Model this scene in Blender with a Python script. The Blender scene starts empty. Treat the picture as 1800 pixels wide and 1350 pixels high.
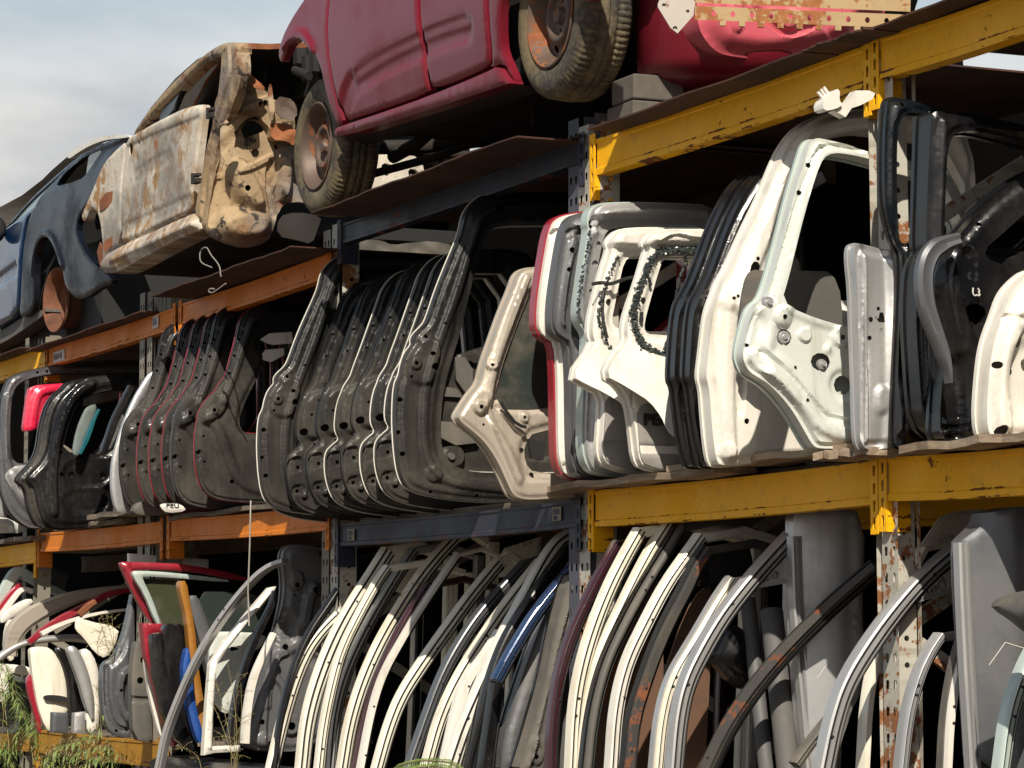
import bpy, math, random
import numpy as np
from mathutils import Vector, Matrix, geometry
R = math.radians
random.seed(7)
rng = np.random.default_rng(7)
sc = bpy.context.scene
COL = sc.collection

# ------------------------------------------------------------------ camera, sky, sun, exposure
F = 5200.0                      # focal length in photo pixels (1800 wide)
PHI, PITCH = R(24.24), math.atan(450 / F)
EYE = Vector((0, 0, 1.6))
D = 4.4                         # distance from the eye to the front of the racking
cam = bpy.data.cameras.new('camera')
cam.sensor_width = 36.0
cam.lens = 36.0 * F / 1800.0
cam.clip_start, cam.clip_end = 0.1, 3000
camo = bpy.data.objects.new('camera', cam)
COL.objects.link(camo)
camo.location = EYE
fwd = Vector((-math.cos(PHI) * math.cos(PITCH), math.sin(PHI) * math.cos(PITCH), math.sin(PITCH)))
camo.rotation_euler = fwd.to_track_quat('-Z', 'Y').to_euler()
sc.camera = camo
CQ = fwd.to_track_quat('-Z', 'Y').to_matrix()

SUN_AZ_OFF, SUN_EL = R(27), R(42)       # sun to the right of the racking, a little in front of it
sun_dir = Vector((math.cos(SUN_EL) * math.cos(SUN_AZ_OFF), -math.cos(SUN_EL) * math.sin(SUN_AZ_OFF), math.sin(SUN_EL)))
sl = bpy.data.lights.new('sun', 'SUN')
sl.energy = 5.0
sl.angle = R(0.5)
sl.color = (1.0, 0.92, 0.79)
slo = bpy.data.objects.new('sun', sl)
COL.objects.link(slo)
slo.rotation_euler = sun_dir.to_track_quat('Z', 'Y').to_euler()
slo.location = sun_dir * 40

w = bpy.data.worlds.new('World')
sc.world = w
w.use_nodes = True
nt = w.node_tree
for n in list(nt.nodes):
    nt.nodes.remove(n)
out = nt.nodes.new('ShaderNodeOutputWorld')
bg = nt.nodes.new('ShaderNodeBackground')
bg.inputs['Strength'].default_value = 0.05
sky = nt.nodes.new('ShaderNodeTexSky')
sky.sky_type = 'NISHITA'
sky.sun_disc = False
sky.sun_elevation = SUN_EL
sky.sun_rotation = math.atan2(sun_dir.x, sun_dir.y)
sky.dust_density = 1.6
sky.air_density = 1.0
sky.altitude = 20
tc = nt.nodes.new('ShaderNodeTexCoord')
mp = nt.nodes.new('ShaderNodeMapping')
mp.inputs['Scale'].default_value = (3.2, 3.2, 9.0)
mp.inputs['Location'].default_value = (1.15, 0.3, 0.4)
nz = nt.nodes.new('ShaderNodeTexNoise')
nz.inputs['Scale'].default_value = 1.5
nz.inputs['Detail'].default_value = 7
nz.inputs['Roughness'].default_value = 0.55
rmp = nt.nodes.new('ShaderNodeValToRGB')
rmp.color_ramp.elements[0].position = 0.33
rmp.color_ramp.elements[1].position = 0.55
sep = nt.nodes.new('ShaderNodeSeparateXYZ')
low = nt.nodes.new('ShaderNodeMapRange')       # more cloud towards the horizon
low.inputs['From Min'].default_value = 0.235
low.inputs['From Max'].default_value = 0.145
low.inputs['To Min'].default_value = 0.22
low.inputs['To Max'].default_value = 1.35
mul = nt.nodes.new('ShaderNodeMath'); mul.operation = 'MULTIPLY'; mul.use_clamp = True
mixc = nt.nodes.new('ShaderNodeMix'); mixc.data_type = 'RGBA'
cn = nt.nodes.new('ShaderNodeTexNoise'); cn.inputs['Scale'].default_value = 2.6; cn.inputs['Detail'].default_value = 6
ccol = nt.nodes.new('ShaderNodeValToRGB')
ccol.color_ramp.elements[0].position = .36; ccol.color_ramp.elements[0].color = (7.6, 7.9, 8.4, 1)
ccol.color_ramp.elements[1].position = .62; ccol.color_ramp.elements[1].color = (13.0, 12.8, 12.4, 1)
nt.links.new(mp.outputs['Vector'], cn.inputs['Vector']); nt.links.new(cn.outputs['Fac'], ccol.inputs['Fac']); nt.links.new(ccol.outputs['Color'], mixc.inputs['B'])
L = nt.links.new
L(tc.outputs['Generated'], mp.inputs['Vector'])
L(mp.outputs['Vector'], nz.inputs['Vector'])
L(nz.outputs['Fac'], rmp.inputs['Fac'])
L(tc.outputs['Generated'], sep.inputs[0])
L(sep.outputs['Z'], low.inputs['Value'])
L(rmp.outputs['Color'], mul.inputs[0])
L(low.outputs['Result'], mul.inputs[1])
L(mul.outputs[0], mixc.inputs['Factor'])
# paler hazy sky low in the west, where the sun lights the haze from behind the viewer
az = nt.nodes.new('ShaderNodeMapRange'); az.interpolation_type = 'SMOOTHSTEP'
az.inputs['From Min'].default_value = 0.2; az.inputs['From Max'].default_value = -0.75
L(sep.outputs['X'], az.inputs['Value'])
el = nt.nodes.new('ShaderNodeMapRange'); el.interpolation_type = 'SMOOTHSTEP'
el.inputs['From Min'].default_value = 0.62; el.inputs['From Max'].default_value = 0.10
L(sep.outputs['Z'], el.inputs['Value'])
hz = nt.nodes.new('ShaderNodeMath'); hz.operation = 'MULTIPLY'
L(az.outputs[0], hz.inputs[0]); L(el.outputs[0], hz.inputs[1])
mixh = nt.nodes.new('ShaderNodeMix'); mixh.data_type = 'RGBA'
mixh.inputs['B'].default_value = (8.6, 11.4, 13.2, 1)
L(hz.outputs[0], mixh.inputs['Factor'])
L(sky.outputs['Color'], mixh.inputs['A'])
L(mixh.outputs['Result'], mixc.inputs['A'])
L(mixc.outputs['Result'], bg.inputs['Color'])
L(bg.outputs['Background'], out.inputs['Surface'])

sc.view_settings.view_transform = 'Standard'
sc.view_settings.look = 'None'
sc.view_settings.exposure = 0.3
sc.view_settings.gamma = 1.0
sc.cycles.max_bounces = 6
sc.cycles.diffuse_bounces = 3
sc.cycles.glossy_bounces = 3
sc.cycles.transparent_max_bounces = 6

# ------------------------------------------------------------------ geometry helpers
def ray(px, py):
    return CQ @ Vector((px - 900.0, -(py - 675.0), -F))

def onY(px, py, Y=D):
    d = ray(px, py)
    return EYE + d * ((Y - EYE.y) / d.y)

def onX(px, py, X):
    d = ray(px, py)
    return EYE + d * ((X - EYE.x) / d.x)

def onZ(px, py, Z):
    d = ray(px, py)
    return EYE + d * ((Z - EYE.z) / d.z)

def Q(ox, oy, s):
    return lambda pts: [(ox + x / s, oy + y / s) for x, y in pts]

class Plane:
    """A plane standing in the world: origin O, axes u, v and the normal n = u x v."""
    def __init__(self, O, u, v):
        self.O = Vector(O)
        self.u = Vector(u).normalized()
        v = Vector(v)
        self.v = (v - self.u * v.dot(self.u)).normalized()
        self.n = self.u.cross(self.v)
    def uv(self, pts):
        r = []
        for px, py in pts:
            d = ray(px, py)
            t = (self.O - EYE).dot(self.n) / d.dot(self.n)
            p = EYE + d * t - self.O
            r.append((p.dot(self.u), p.dot(self.v)))
        return r
    def world(self, V):
        V = np.asarray(V, float)
        A = np.array([self.u, self.v, self.n])
        return V @ A + np.array(self.O)
    def M(self):
        m = Matrix((self.u, self.v, self.n)).transposed().to_4x4()
        m.translation = self.O
        return m

def xplane(px, py, Y=None, yaw=0.0, lean=0.0):
    """Plane of a panel stood square to the racking (normal towards +X), through a pixel at depth Y."""
    O = onY(px, py, D - 0.06 if Y is None else Y)
    u = Vector((math.sin(R(yaw)), math.cos(R(yaw)), 0))
    n = u.cross(Vector((0, 0, 1)))
    v = Vector((0, 0, 1)) * math.cos(R(lean)) + n * math.sin(R(lean))
    return Plane(O, u, v)

def yplane(px, py, Y, pitch=0.0, yaw=0.0):
    O = onY(px, py, Y)
    u = Vector((math.cos(R(yaw)), math.sin(R(yaw)), 0))
    v = Vector((0, 0, 1))
    return Plane(O, u * math.cos(R(pitch)) + v * math.sin(R(pitch)), v * math.cos(R(pitch)) - u * math.sin(R(pitch)))

def chaikin(p, k=1, closed=True):
    p = np.asarray(p, float)
    for _ in range(k):
        if closed:
            q = np.roll(p, -1, 0)
            p = np.stack([p * .75 + q * .25, p * .25 + q * .75], 1).reshape(-1, 2)
        else:
            a, b = p[:-1], p[1:]
            m = np.stack([a * .75 + b * .25, a * .25 + b * .75], 1).reshape(-1, 2)
            p = np.vstack([p[:1], m[1:-1], p[-1:]])
    return p

def resample(p, step, closed=True):
    p = np.asarray(p, float)
    q = np.vstack([p, p[:1]]) if closed else p
    o = []
    for a, b in zip(q[:-1], q[1:]):
        l = np.linalg.norm(b - a)
        k = max(1, int(round(l / step)))
        for i in range(k):
            o.append(a + (b - a) * i / k)
    if not closed:
        o.append(q[-1])
    return np.array(o)

def inside(P, poly):
    x, y = P[:, 0], P[:, 1]
    r = np.zeros(len(P), bool)
    q = np.roll(poly, -1, 0)
    for (x0, y0), (x1, y1) in zip(poly, q):
        if y0 == y1:
            continue
        c = ((y0 > y) != (y1 > y)) & (x < (x1 - x0) * (y - y0) / (y1 - y0) + x0)
        r ^= c
    return r

def dist(P, poly, closed=True):
    P = np.asarray(P)
    d = np.full(len(P), 1e9)
    q = np.roll(poly, -1, 0) if closed else poly[1:]
    p = poly if closed else poly[:-1]
    for a, b in zip(p, q):
        ab = b - a
        l2 = ab @ ab
        if l2 < 1e-14:
            continue
        t = np.clip(((P - a) @ ab) / l2, 0, 1)
        e = P - (a + t[:, None] * ab)
        d = np.minimum(d, np.hypot(e[:, 0], e[:, 1]))
    return d

def sstep(a, b, x):
    t = np.clip((x - a) / (b - a + 1e-9), 0, 1)
    return t * t * (3 - 2 * t)

def area(p):
    q = np.roll(p, -1, 0)
    return 0.5 * np.sum(p[:, 0] * q[:, 1] - q[:, 0] * p[:, 1])

def offset(p, d):
    """grow (d > 0) or shrink a closed outline"""
    p = np.asarray(p, float)
    s = 1 if area(p) > 0 else -1
    t = np.roll(p, -1, 0) - np.roll(p, 1, 0)
    t /= np.maximum(np.linalg.norm(t, axis=1), 1e-9)[:, None]
    return p + s * d * np.stack([t[:, 1], -t[:, 0]], 1)

def mesh2d(outer, holes, g, extra=None):
    """triangles filling an outline with holes; returns points, triangles and the boundary loops"""
    loops = [resample(outer, g)] + [resample(h, max(g * .7, 0.004)) for h in holes]
    pts, edges, ll = [], [], []
    for l in loops:
        o = len(pts)
        pts += [tuple(p) for p in l]
        n = len(l)
        edges += [(o + i, o + (i + 1) % n) for i in range(n)]
    o = loops[0]
    lo, hi = o.min(0), o.max(0)
    nx, ny = int((hi[0] - lo[0]) / g) + 2, int((hi[1] - lo[1]) / (g * .87)) + 2
    gx, gy = np.meshgrid(np.arange(nx), np.arange(ny))
    G = np.stack([lo[0] + (gx + .5 * (gy % 2)) * g, lo[1] + gy * g * .87], -1).reshape(-1, 2)
    G = G[inside(G, o)]
    if len(G):
        k = dist(G, o) > g * .45
        for h in loops[1:]:
            k &= ~inside(G, h) & (dist(G, h) > g * .4)
        G = G[k]
    if extra is not None and len(extra):
        X = np.asarray(extra)
        X = X[inside(X, o)]
        if len(X):
            k = dist(X, o) > .0025
            for h in loops[1:]:
                k &= ~inside(X, h) & (dist(X, h) > .0025)
            X = X[k]
        cell = set()
        q = g * .62
        keep = []
        for p in X:
            c = (int(p[0] // (q * .5)), int(p[1] // (q * .5)))
            if c in cell:
                continue
            cell.add(c)
            keep.append(p)
        X = np.array(keep) if keep else np.zeros((0, 2))
        if len(X) and len(G):
            occ = set()
            for p in X:
                a, b = int(p[0] // q), int(p[1] // q)
                occ.add((a, b))
            kk = np.array([(int(p[0] // q), int(p[1] // q)) not in occ for p in G], bool)
            G = G[kk]
        pts += [tuple(p) for p in X]
    pts += [tuple(p) for p in G]
    V, E, Fc, ov, oe, of = geometry.delaunay_2d_cdt([Vector(p) for p in pts], edges, [], 0, 1e-6)
    V = np.array([tuple(v) for v in V])
    T = np.array([f for f in Fc if len(f) == 3])
    c = V[T].mean(1)
    k = inside(c, o)
    for h in loops[1:]:
        k &= ~inside(c, h)
    T = T[k]
    back = {}
    for i, src in enumerate(ov):
        for s_ in src:
            back[s_] = i
    idx, b = 0, []
    for l in loops:
        b.append([back[idx + i] for i in range(len(l))])
        idx += len(l)
    return V, T, b, loops

class MB:
    """collects geometry in world space and links it as one mesh object"""
    def __init__(self):
        self.v, self.f, self.s, self.m, self.n = [], [], [], [], 0
    def add(self, V, faces, smooth=True, mat=0):
        V = np.asarray(V, float).reshape(-1, 3)
        self.v.append(V)
        for f in faces:
            self.f.append(tuple(int(i) + self.n for i in f))
            self.s.append(smooth)
            self.m.append(mat)
        self.n += len(V)
        return self
    def box(self, c, sx, sy, sz, A=None, bev=0.0, mat=0):
        a = np.array([[-1, -1, -1], [1, -1, -1], [1, 1, -1], [-1, 1, -1], [-1, -1, 1], [1, -1, 1], [1, 1, 1], [-1, 1, 1]]) * .5 * np.array([sx, sy, sz])
        if A is not None:
            a = a @ np.array(A)
        self.add(a + np.array(c), [(0, 3, 2, 1), (4, 5, 6, 7), (0, 1, 5, 4), (1, 2, 6, 5), (2, 3, 7, 6), (3, 0, 4, 7)], False, mat)
        return self
    def prism(self, poly, a, b, ax, mat=0, smooth=False):
        """extrude a closed 2-D profile given in the two world axes other than ax from a to b"""
        o = [i for i in range(3) if i != ax]
        n = len(poly)
        V = np.zeros((2 * n, 3))
        for i, (x, y) in enumerate(poly):
            V[i, o[0]] = V[n + i, o[0]] = x
            V[i, o[1]] = V[n + i, o[1]] = y
            V[i, ax], V[n + i, ax] = a, b
        fs = [tuple(range(n))[::-1], tuple(range(n, 2 * n))] + [(i, (i + 1) % n, n + (i + 1) % n, n + i) for i in range(n)]
        self.add(V, fs, smooth, mat)
        return self
    def tube(self, path, r, n=8, mat=0):
        path = [Vector(p) for p in path]
        rs = r if hasattr(r, '__len__') else [r] * len(path)
        V, fs = [], []
        prev = None
        for i, p in enumerate(path):
            t = (path[min(i + 1, len(path) - 1)] - path[max(i - 1, 0)]).normalized()
            a = prev if prev is not None else (Vector((0, 0, 1)) if abs(t.z) < .9 else Vector((1, 0, 0)))
            x = (a - t * a.dot(t)).normalized()
            prev = x
            y = t.cross(x)
            for k in range(n):
                q = 2 * math.pi * k / n
                V.append(p + (x * math.cos(q) + y * math.sin(q)) * rs[i])
        m = len(path)
        for i in range(m - 1):
            for k in range(n):
                fs.append((i * n + k, i * n + (k + 1) % n, (i + 1) * n + (k + 1) % n, (i + 1) * n + k))
        fs.append(tuple(range(n))[::-1])
        fs.append(tuple((m - 1) * n + k for k in range(n)))
        self.add(V, fs, True, mat)
        return self
    def lathe(self, prof, M, n=48, mat=0, close=False, wob=None):
        """prof: list of (radius, height along axis z); M places it"""
        V, fs = [], []
        for i in range(n):
            q = 2 * math.pi * i / n
            for j, (r_, h) in enumerate(prof):
                if wob:
                    r_ = r_ + wob(i, j)
                V.append(M @ Vector((r_ * math.cos(q), r_ * math.sin(q), h)))
        m = len(prof)
        for i in range(n):
            for j in range(m if close else m - 1):
                a, b = i * m + j, i * m + (j + 1) % m
                c, d_ = ((i + 1) % n) * m + (j + 1) % m, ((i + 1) % n) * m + j
                fs.append((a, d_, c, b))
        self.add(V, fs, True, mat)
        return self
    def sheet(self, pl, outer, holes=(), g=.012, h=None, mat=0):
        """single sheet on a plane, heights from h(P)"""
        V, T, b, loops = mesh2d(np.asarray(outer, float), [np.asarray(x, float) for x in holes], g)
        z = h(V) if h is not None else np.zeros(len(V))
        self.add(pl.world(np.column_stack([V, z])), T, True, mat)
        return V, T, b, z
    def slab(self, pl, outer, holes=(), pierce=(), thick=.03, g=.012, h=None, hb=None, mat=0, matb=None, gb=None):
        """stamped panel: relief sheet in front, skin behind, walls round the outline and the openings"""
        outer = np.asarray(outer, float)
        holes = [np.asarray(x, float) for x in holes]
        pierce = [np.asarray(x, float) for x in pierce]
        V, T, b, loops = mesh2d(outer, holes + pierce, g, getattr(h, 'extra', None) and h.extra(g))
        z = h(V) if h is not None else np.zeros(len(V))
        n0 = len(V)
        back = lambda P: (np.full(len(P), -thick) if hb is None else -thick + hb(P))
        VV = [np.column_stack([V, z])]
        fs = [tuple(t) for t in T]
        nn = n0
        wall = []
        for i, lp in enumerate(b):
            P = V[lp]
            if i <= len(holes):
                zb = back(P)
            else:
                zb = z[lp] - .004
            VV.append(np.column_stack([P, z[lp]])); VV.append(np.column_stack([P, zb]))
            k = len(lp)
            s = area(P) > 0
            if i > 0:
                s = not s
            for j in range(k):
                a_, b_ = nn + j, nn + (j + 1) % k
                q = (a_, a_ + k, b_ + k, b_)
                wall.append(q if s else q[::-1])
            nn += 2 * k
        self.add(pl.world(np.vstack(VV)), fs + wall, True, mat)
        Vb, Tb, bb, lb = mesh2d(outer, holes, gb or g * 2)
        self.add(pl.world(np.column_stack([Vb, back(Vb)])), Tb[:, ::-1], True, mat if matb is None else matb)
        return self
    def sweep(self, pl, path, prof, width, base=0.0, mat=0, depth=1.0, caps=True):
        """profile (across, out) swept along a line drawn on a plane; width may vary along the line"""
        path = np.asarray(path, float)
        m, n = len(path), len(prof)
        t = np.gradient(path, axis=0)
        t /= np.maximum(np.linalg.norm(t, axis=1), 1e-9)[:, None]
        nx = np.stack([t[:, 1], -t[:, 0]], 1)
        ws = np.interp(np.linspace(0, 1, m), np.linspace(0, 1, len(width)), width) if hasattr(width, '__len__') else np.full(m, width)
        V = []
        for i in range(m):
            for a, b_ in prof:
                p = path[i] + nx[i] * a * ws[i]
                V.append((p[0], p[1], base + b_ * depth))
        fs = []
        for i in range(m - 1):
            for k in range(n):
                fs.append((i * n + k, (i + 1) * n + k, (i + 1) * n + (k + 1) % n, i * n + (k + 1) % n))
        if caps:
            fs.append(tuple(range(n)))
            fs.append(tuple((m - 1) * n + k for k in range(n))[::-1])
        self.add(pl.world(V), fs, True, mat)
        return self
    def build(self, name, mats, parent=None, sharp=48):
        V = np.vstack(self.v)
        if parent is not None:
            root = parent
            while root.parent is not None:
                root = root.parent
            A = np.array(root.matrix_world.inverted())
        else:
            A = None
        if A is not None:
            V = V @ A[:3, :3].T + A[:3, 3]
        me = bpy.data.meshes.new(name)
        me.from_pydata([tuple(v) for v in V], [], self.f)
        if not isinstance(mats, (list, tuple)):
            mats = [mats]
        for m_ in mats:
            me.materials.append(m_)
        me.polygons.foreach_set('use_smooth', self.s)
        me.polygons.foreach_set('material_index', self.m)
        me.update()
        if sharp and any(self.s):
            try:
                me.set_sharp_from_angle(angle=R(sharp))
            except Exception:
                pass
        o = bpy.data.objects.new(name, me)
        COL.objects.link(o)
        if parent is not None:
            o.parent = parent
        return o

def thing(name, label, cat, group=None, M=None, loc=None):
    o = bpy.data.objects.new(name, None)
    o.empty_display_size = .1
    COL.objects.link(o)
    if M is None:
        M = Matrix.Translation(loc if loc is not None else (0, 0, 0))
    o.matrix_world = M
    bpy.context.view_layer.update()
    return tag(o, label, cat, group)

def tag(o, label=None, cat=None, group=None, kind=None):
    if label: o['label'] = label
    if cat:
        o['category'] = cat
        o['kind'] = 'thing'
    if group: o['group'] = group
    if kind: o['kind'] = kind
    return o

def centre_origin(o, p):
    """move a parentless mesh's origin to p"""
    o.data.transform(Matrix.Translation(-Vector(p)))
    o.location = p
    return o

def copy_tree(o, parent=None):
    c = o.copy()
    COL.objects.link(c)
    if parent is not None:
        c.parent = parent
        c.matrix_parent_inverse = o.matrix_parent_inverse.copy()
    for ch in list(o.children):
        copy_tree(ch, c)
    return c

# relief: each entry adds to the height of a stamped sheet
def relief(pl, feats, outer, holes=()):
    def h(P):
        z = np.zeros(len(P))
        for f in feats:
            k = f[0]
            if k == 'edge':                      # step up from the outline: d0..d1, height
                z += f[3] * sstep(f[1], f[2], dist(P, outer))
            elif k == 'hole':                    # step near the openings
                d = np.full(len(P), 1e9)
                for q in holes:
                    d = np.minimum(d, dist(P, q))
                z += f[3] * (1 - sstep(f[1], f[2], d))
            elif k == 'line':                    # rib or groove: px points, half width, height
                d = dist(P, np.asarray(chaikin(pl.uv(f[1]), 2, False)), False)
                z += f[3] * (1 - sstep(f[2] * .45, f[2], d))
            elif k == 'disc':
                c = np.array(pl.uv([f[1]])[0])
                d = np.hypot(*(P - c).T)
                z += f[3] * (1 - sstep(f[2] * .7, f[2], d))
            elif k == 'poly':                    # raised or sunken field: px points, softness, height
                q = chaikin(pl.uv(f[1]), 2)
                d = dist(P, q) * np.where(inside(P, q), 1, -1)
                z += f[3] * sstep(-f[2] * .5, f[2] * .5, d)
            elif k == 'wave':                    # dents
                z += f[3] * .45 * np.sin(P[:, 0] * f[1] + 1.3 * np.sin(P[:, 1] * f[2] * .6)) * np.cos(P[:, 1] * f[2])
            elif k == 'bulge':                   # crown of an outer skin
                z += f[2] * (1 - np.exp(-dist(P, outer) / f[1]))
            elif k == 'fn':
                z += f[1](P)
        return z
    def extra(g):
        X = []
        def ring(l, d, closed=True):
            p = resample(offset(resample(l, g, closed), d), g * .8, closed)
            X.append(p[dist(p, l, closed) > abs(d) * .93])
        for f in feats:
            k = f[0]
            if k == 'edge':
                for d in (f[1], (f[1] + f[2]) / 2, f[2]):
                    ring(outer, -d)
            elif k == 'hole':
                for q in holes:
                    for d in (f[1], (f[1] + f[2]) / 2, f[2]):
                        ring(q, d)
            elif k == 'line':
                l = chaikin(pl.uv(f[1]), 2, False)
                l = resample(l, g * .8, False)
                for d in (0, f[2] * .45, f[2] * .72, f[2]):
                    for s_ in (1, -1):
                        if d == 0 and s_ < 0: continue
                        t = np.gradient(l, axis=0)
                        t /= np.maximum(np.linalg.norm(t, axis=1), 1e-9)[:, None]
                        X.append(l + s_ * d * np.stack([t[:, 1], -t[:, 0]], 1))
            elif k == 'disc':
                c = np.array(pl.uv([f[1]])[0])
                for d in (f[2] * .7, f[2] * .85, f[2]):
                    a = np.linspace(0, 2 * np.pi, max(8, int(6.3 * d / (g * .8))), endpoint=False)
                    X.append(c + d * np.stack([np.cos(a), np.sin(a)], 1))
            elif k == 'poly':
                q = chaikin(pl.uv(f[1]), 2)
                for d in (-f[2] * .5, 0, f[2] * .5):
                    ring(q, d)
        return np.vstack(X) if X else None
    h.extra = extra
    return h

def circ(pl, c, r, n=10, sq=1.0):
    a = np.array(pl.uv([c])[0])
    q = np.linspace(0, 2 * np.pi, n, endpoint=False)
    return a + np.stack([np.cos(q) * r * sq, np.sin(q) * r], 1)

# ------------------------------------------------------------------ materials
def nodes(name):
    m = bpy.data.materials.new(name)
    m.use_nodes = True
    t = m.node_tree
    b = t.nodes['Principled BSDF']
    return m, t, b

def coords(t, scale=(1, 1, 1), rand=True):
    n = t.nodes.new('ShaderNodeTexCoord')
    v = n.outputs['Object']
    if rand:
        oi = t.nodes.new('ShaderNodeObjectInfo')
        mm = t.nodes.new('ShaderNodeVectorMath'); mm.operation = 'SCALE'
        cb = t.nodes.new('ShaderNodeCombineXYZ')
        for k in range(3):
            t.links.new(oi.outputs['Random'], cb.inputs[k])
        t.links.new(cb.outputs[0], mm.inputs[0])
        mm.inputs['Scale'].default_value = 7.3
        a = t.nodes.new('ShaderNodeVectorMath'); a.operation = 'ADD'
        t.links.new(v, a.inputs[0]); t.links.new(mm.outputs[0], a.inputs[1])
        v = a.outputs[0]
    if scale != (1, 1, 1):
        s = t.nodes.new('ShaderNodeMapping')
        s.inputs['Scale'].default_value = scale
        t.links.new(v, s.inputs['Vector'])
        v = s.outputs[0]
    return v

def noise(t, v, scale, detail=5, rough=.55, dist_=0.0):
    n = t.nodes.new('ShaderNodeTexNoise')
    n.inputs['Scale'].default_value = scale
    n.inputs['Detail'].default_value = detail
    n.inputs['Roughness'].default_value = rough
    n.inputs['Distortion'].default_value = dist_
    t.links.new(v, n.inputs['Vector'])
    return n.outputs['Fac']

def ramp(t, f, a, b, c0=0.0, c1=1.0):
    n = t.nodes.new('ShaderNodeMapRange')
    n.interpolation_type = 'SMOOTHSTEP'
    n.inputs['From Min'].default_value = a
    n.inputs['From Max'].default_value = b
    n.inputs['To Min'].default_value = c0
    n.inputs['To Max'].default_value = c1
    t.links.new(f, n.inputs['Value'])
    return n.outputs['Result']

def mix(t, f, A, B):
    n = t.nodes.new('ShaderNodeMix'); n.data_type = 'RGBA'
    if isinstance(f, float):
        n.inputs['Factor'].default_value = f
    else:
        t.links.new(f, n.inputs['Factor'])
    for key, c in (('A', A), ('B', B)):
        if isinstance(c, tuple):
            n.inputs[key].default_value = (*c[:3], 1)
        else:
            t.links.new(c, n.inputs[key])
    return n.outputs['Result']

def math2(t, op, a, b, clamp=False):
    n = t.nodes.new('ShaderNodeMath'); n.operation = op; n.use_clamp = clamp
    for i, x in enumerate((a, b)):
        if isinstance(x, (int, float)):
            n.inputs[i].default_value = x
        else:
            t.links.new(x, n.inputs[i])
    return n.outputs[0]

def bump(t, b, f, strength=.2, d=.01):
    n = t.nodes.new('ShaderNodeBump')
    n.inputs['Strength'].default_value = strength
    n.inputs['Distance'].default_value = d
    t.links.new(f, n.inputs['Height'])
    t.links.new(n.outputs[0], b.inputs['Normal'])

def paint(name, col, rough=.35, metal=0.0, coat=.3, dust=.35, dustcol=(.22, .19, .15), rust=0.0, rustcol=(.16, .055, .02), streak=0.0, bumpy=.12, dscale=3.5, spec=.5, crease=0.0, below=None):
    """car or rack paint with dust, streaks, chips and rust of its own"""
    m, t, b = nodes(name)
    v = coords(t)
    big = noise(t, v, dscale, 6, .6)
    fine = noise(t, v, 45, 4, .6)
    d = ramp(t, big, .40, .72)
    d = math2(t, 'MULTIPLY', d, ramp(t, fine, .3, .7, .55, 1.0))
    if below:                                   # dust colour full below this height, fading above
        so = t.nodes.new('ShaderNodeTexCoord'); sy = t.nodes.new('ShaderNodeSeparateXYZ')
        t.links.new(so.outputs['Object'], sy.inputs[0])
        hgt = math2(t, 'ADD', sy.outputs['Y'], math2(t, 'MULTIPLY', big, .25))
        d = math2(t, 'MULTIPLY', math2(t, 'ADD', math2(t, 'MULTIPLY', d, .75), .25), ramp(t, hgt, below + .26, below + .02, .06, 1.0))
    c = mix(t, math2(t, 'MULTIPLY', d, dust), col, dustcol)
    if streak > 0:
        vs = coords(t, (26, 1.6, 26))
        s = ramp(t, noise(t, vs, 1.0, 4, .6), .52, .70)
        c = mix(t, math2(t, 'MULTIPLY', s, streak), c, tuple(x * .8 for x in dustcol))
    rgh = math2(t, 'ADD', math2(t, 'MULTIPLY', d, .35), rough, True)
    if rust > 0:
        r1 = noise(t, v, 5.5, 8, .68)
        r2 = noise(t, v, 38, 5, .65)
        rs = math2(t, 'ADD', math2(t, 'MULTIPLY', r1, .75), math2(t, 'MULTIPLY', r2, .25))
        if crease:                              # scraped paint along the pressed crease and the edges of a beam
            gn = t.nodes.new('ShaderNodeTexCoord'); sp = t.nodes.new('ShaderNodeSeparateXYZ')
            t.links.new(gn.outputs['Generated'], sp.inputs[0])
            k1 = math2(t, 'ABSOLUTE', math2(t, 'SUBTRACT', sp.outputs['Z'], .19), 0)
            k2 = math2(t, 'ABSOLUTE', math2(t, 'SUBTRACT', sp.outputs['Z'], .985), 0)
            k3 = math2(t, 'ABSOLUTE', math2(t, 'SUBTRACT', sp.outputs['Z'], .03), 0)
            kk = math2(t, 'MINIMUM', math2(t, 'MINIMUM', k1, k2), k3)
            rs = math2(t, 'ADD', rs, ramp(t, kk, .0, .05, crease, 0.0))
        rr = ramp(t, rs, .70 - .28 * rust, .73 - .28 * rust)
        rc = mix(t, fine, tuple(x * .45 for x in rustcol), tuple(min(1, x * 1.7) for x in rustcol))
        c = mix(t, rr, c, rc)
        rgh = math2(t, 'ADD', rgh, math2(t, 'MULTIPLY', rr, .5), True)
    t.links.new(c, b.inputs['Base Color'])
    t.links.new(rgh, b.inputs['Roughness'])
    b.inputs['Metallic'].default_value = metal
    b.inputs['Specular IOR Level'].default_value = spec
    b.inputs['Coat Weight'].default_value = coat
    b.inputs['Coat Roughness'].default_value = .12
    bump(t, b, math2(t, 'ADD', math2(t, 'MULTIPLY', fine, .5), big), bumpy, .006)
    return m

def rusty(name, a=(.030, .012, .008), b_=(.085, .030, .013), rough=.85):
    m, t, b = nodes(name)
    v = coords(t)
    n1 = noise(t, v, 4, 8, .65, .4)
    n2 = noise(t, v, 60, 5, .6)
    c = mix(t, ramp(t, n1, .35, .68), a, b_)
    c = mix(t, ramp(t, n2, .55, .75, 0, .5), c, tuple(x * .35 for x in a))
    t.links.new(c, b.inputs['Base Color'])
    b.inputs['Roughness'].default_value = rough
    bump(t, b, math2(t, 'ADD', n1, n2), .35, .006)
    return m

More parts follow.
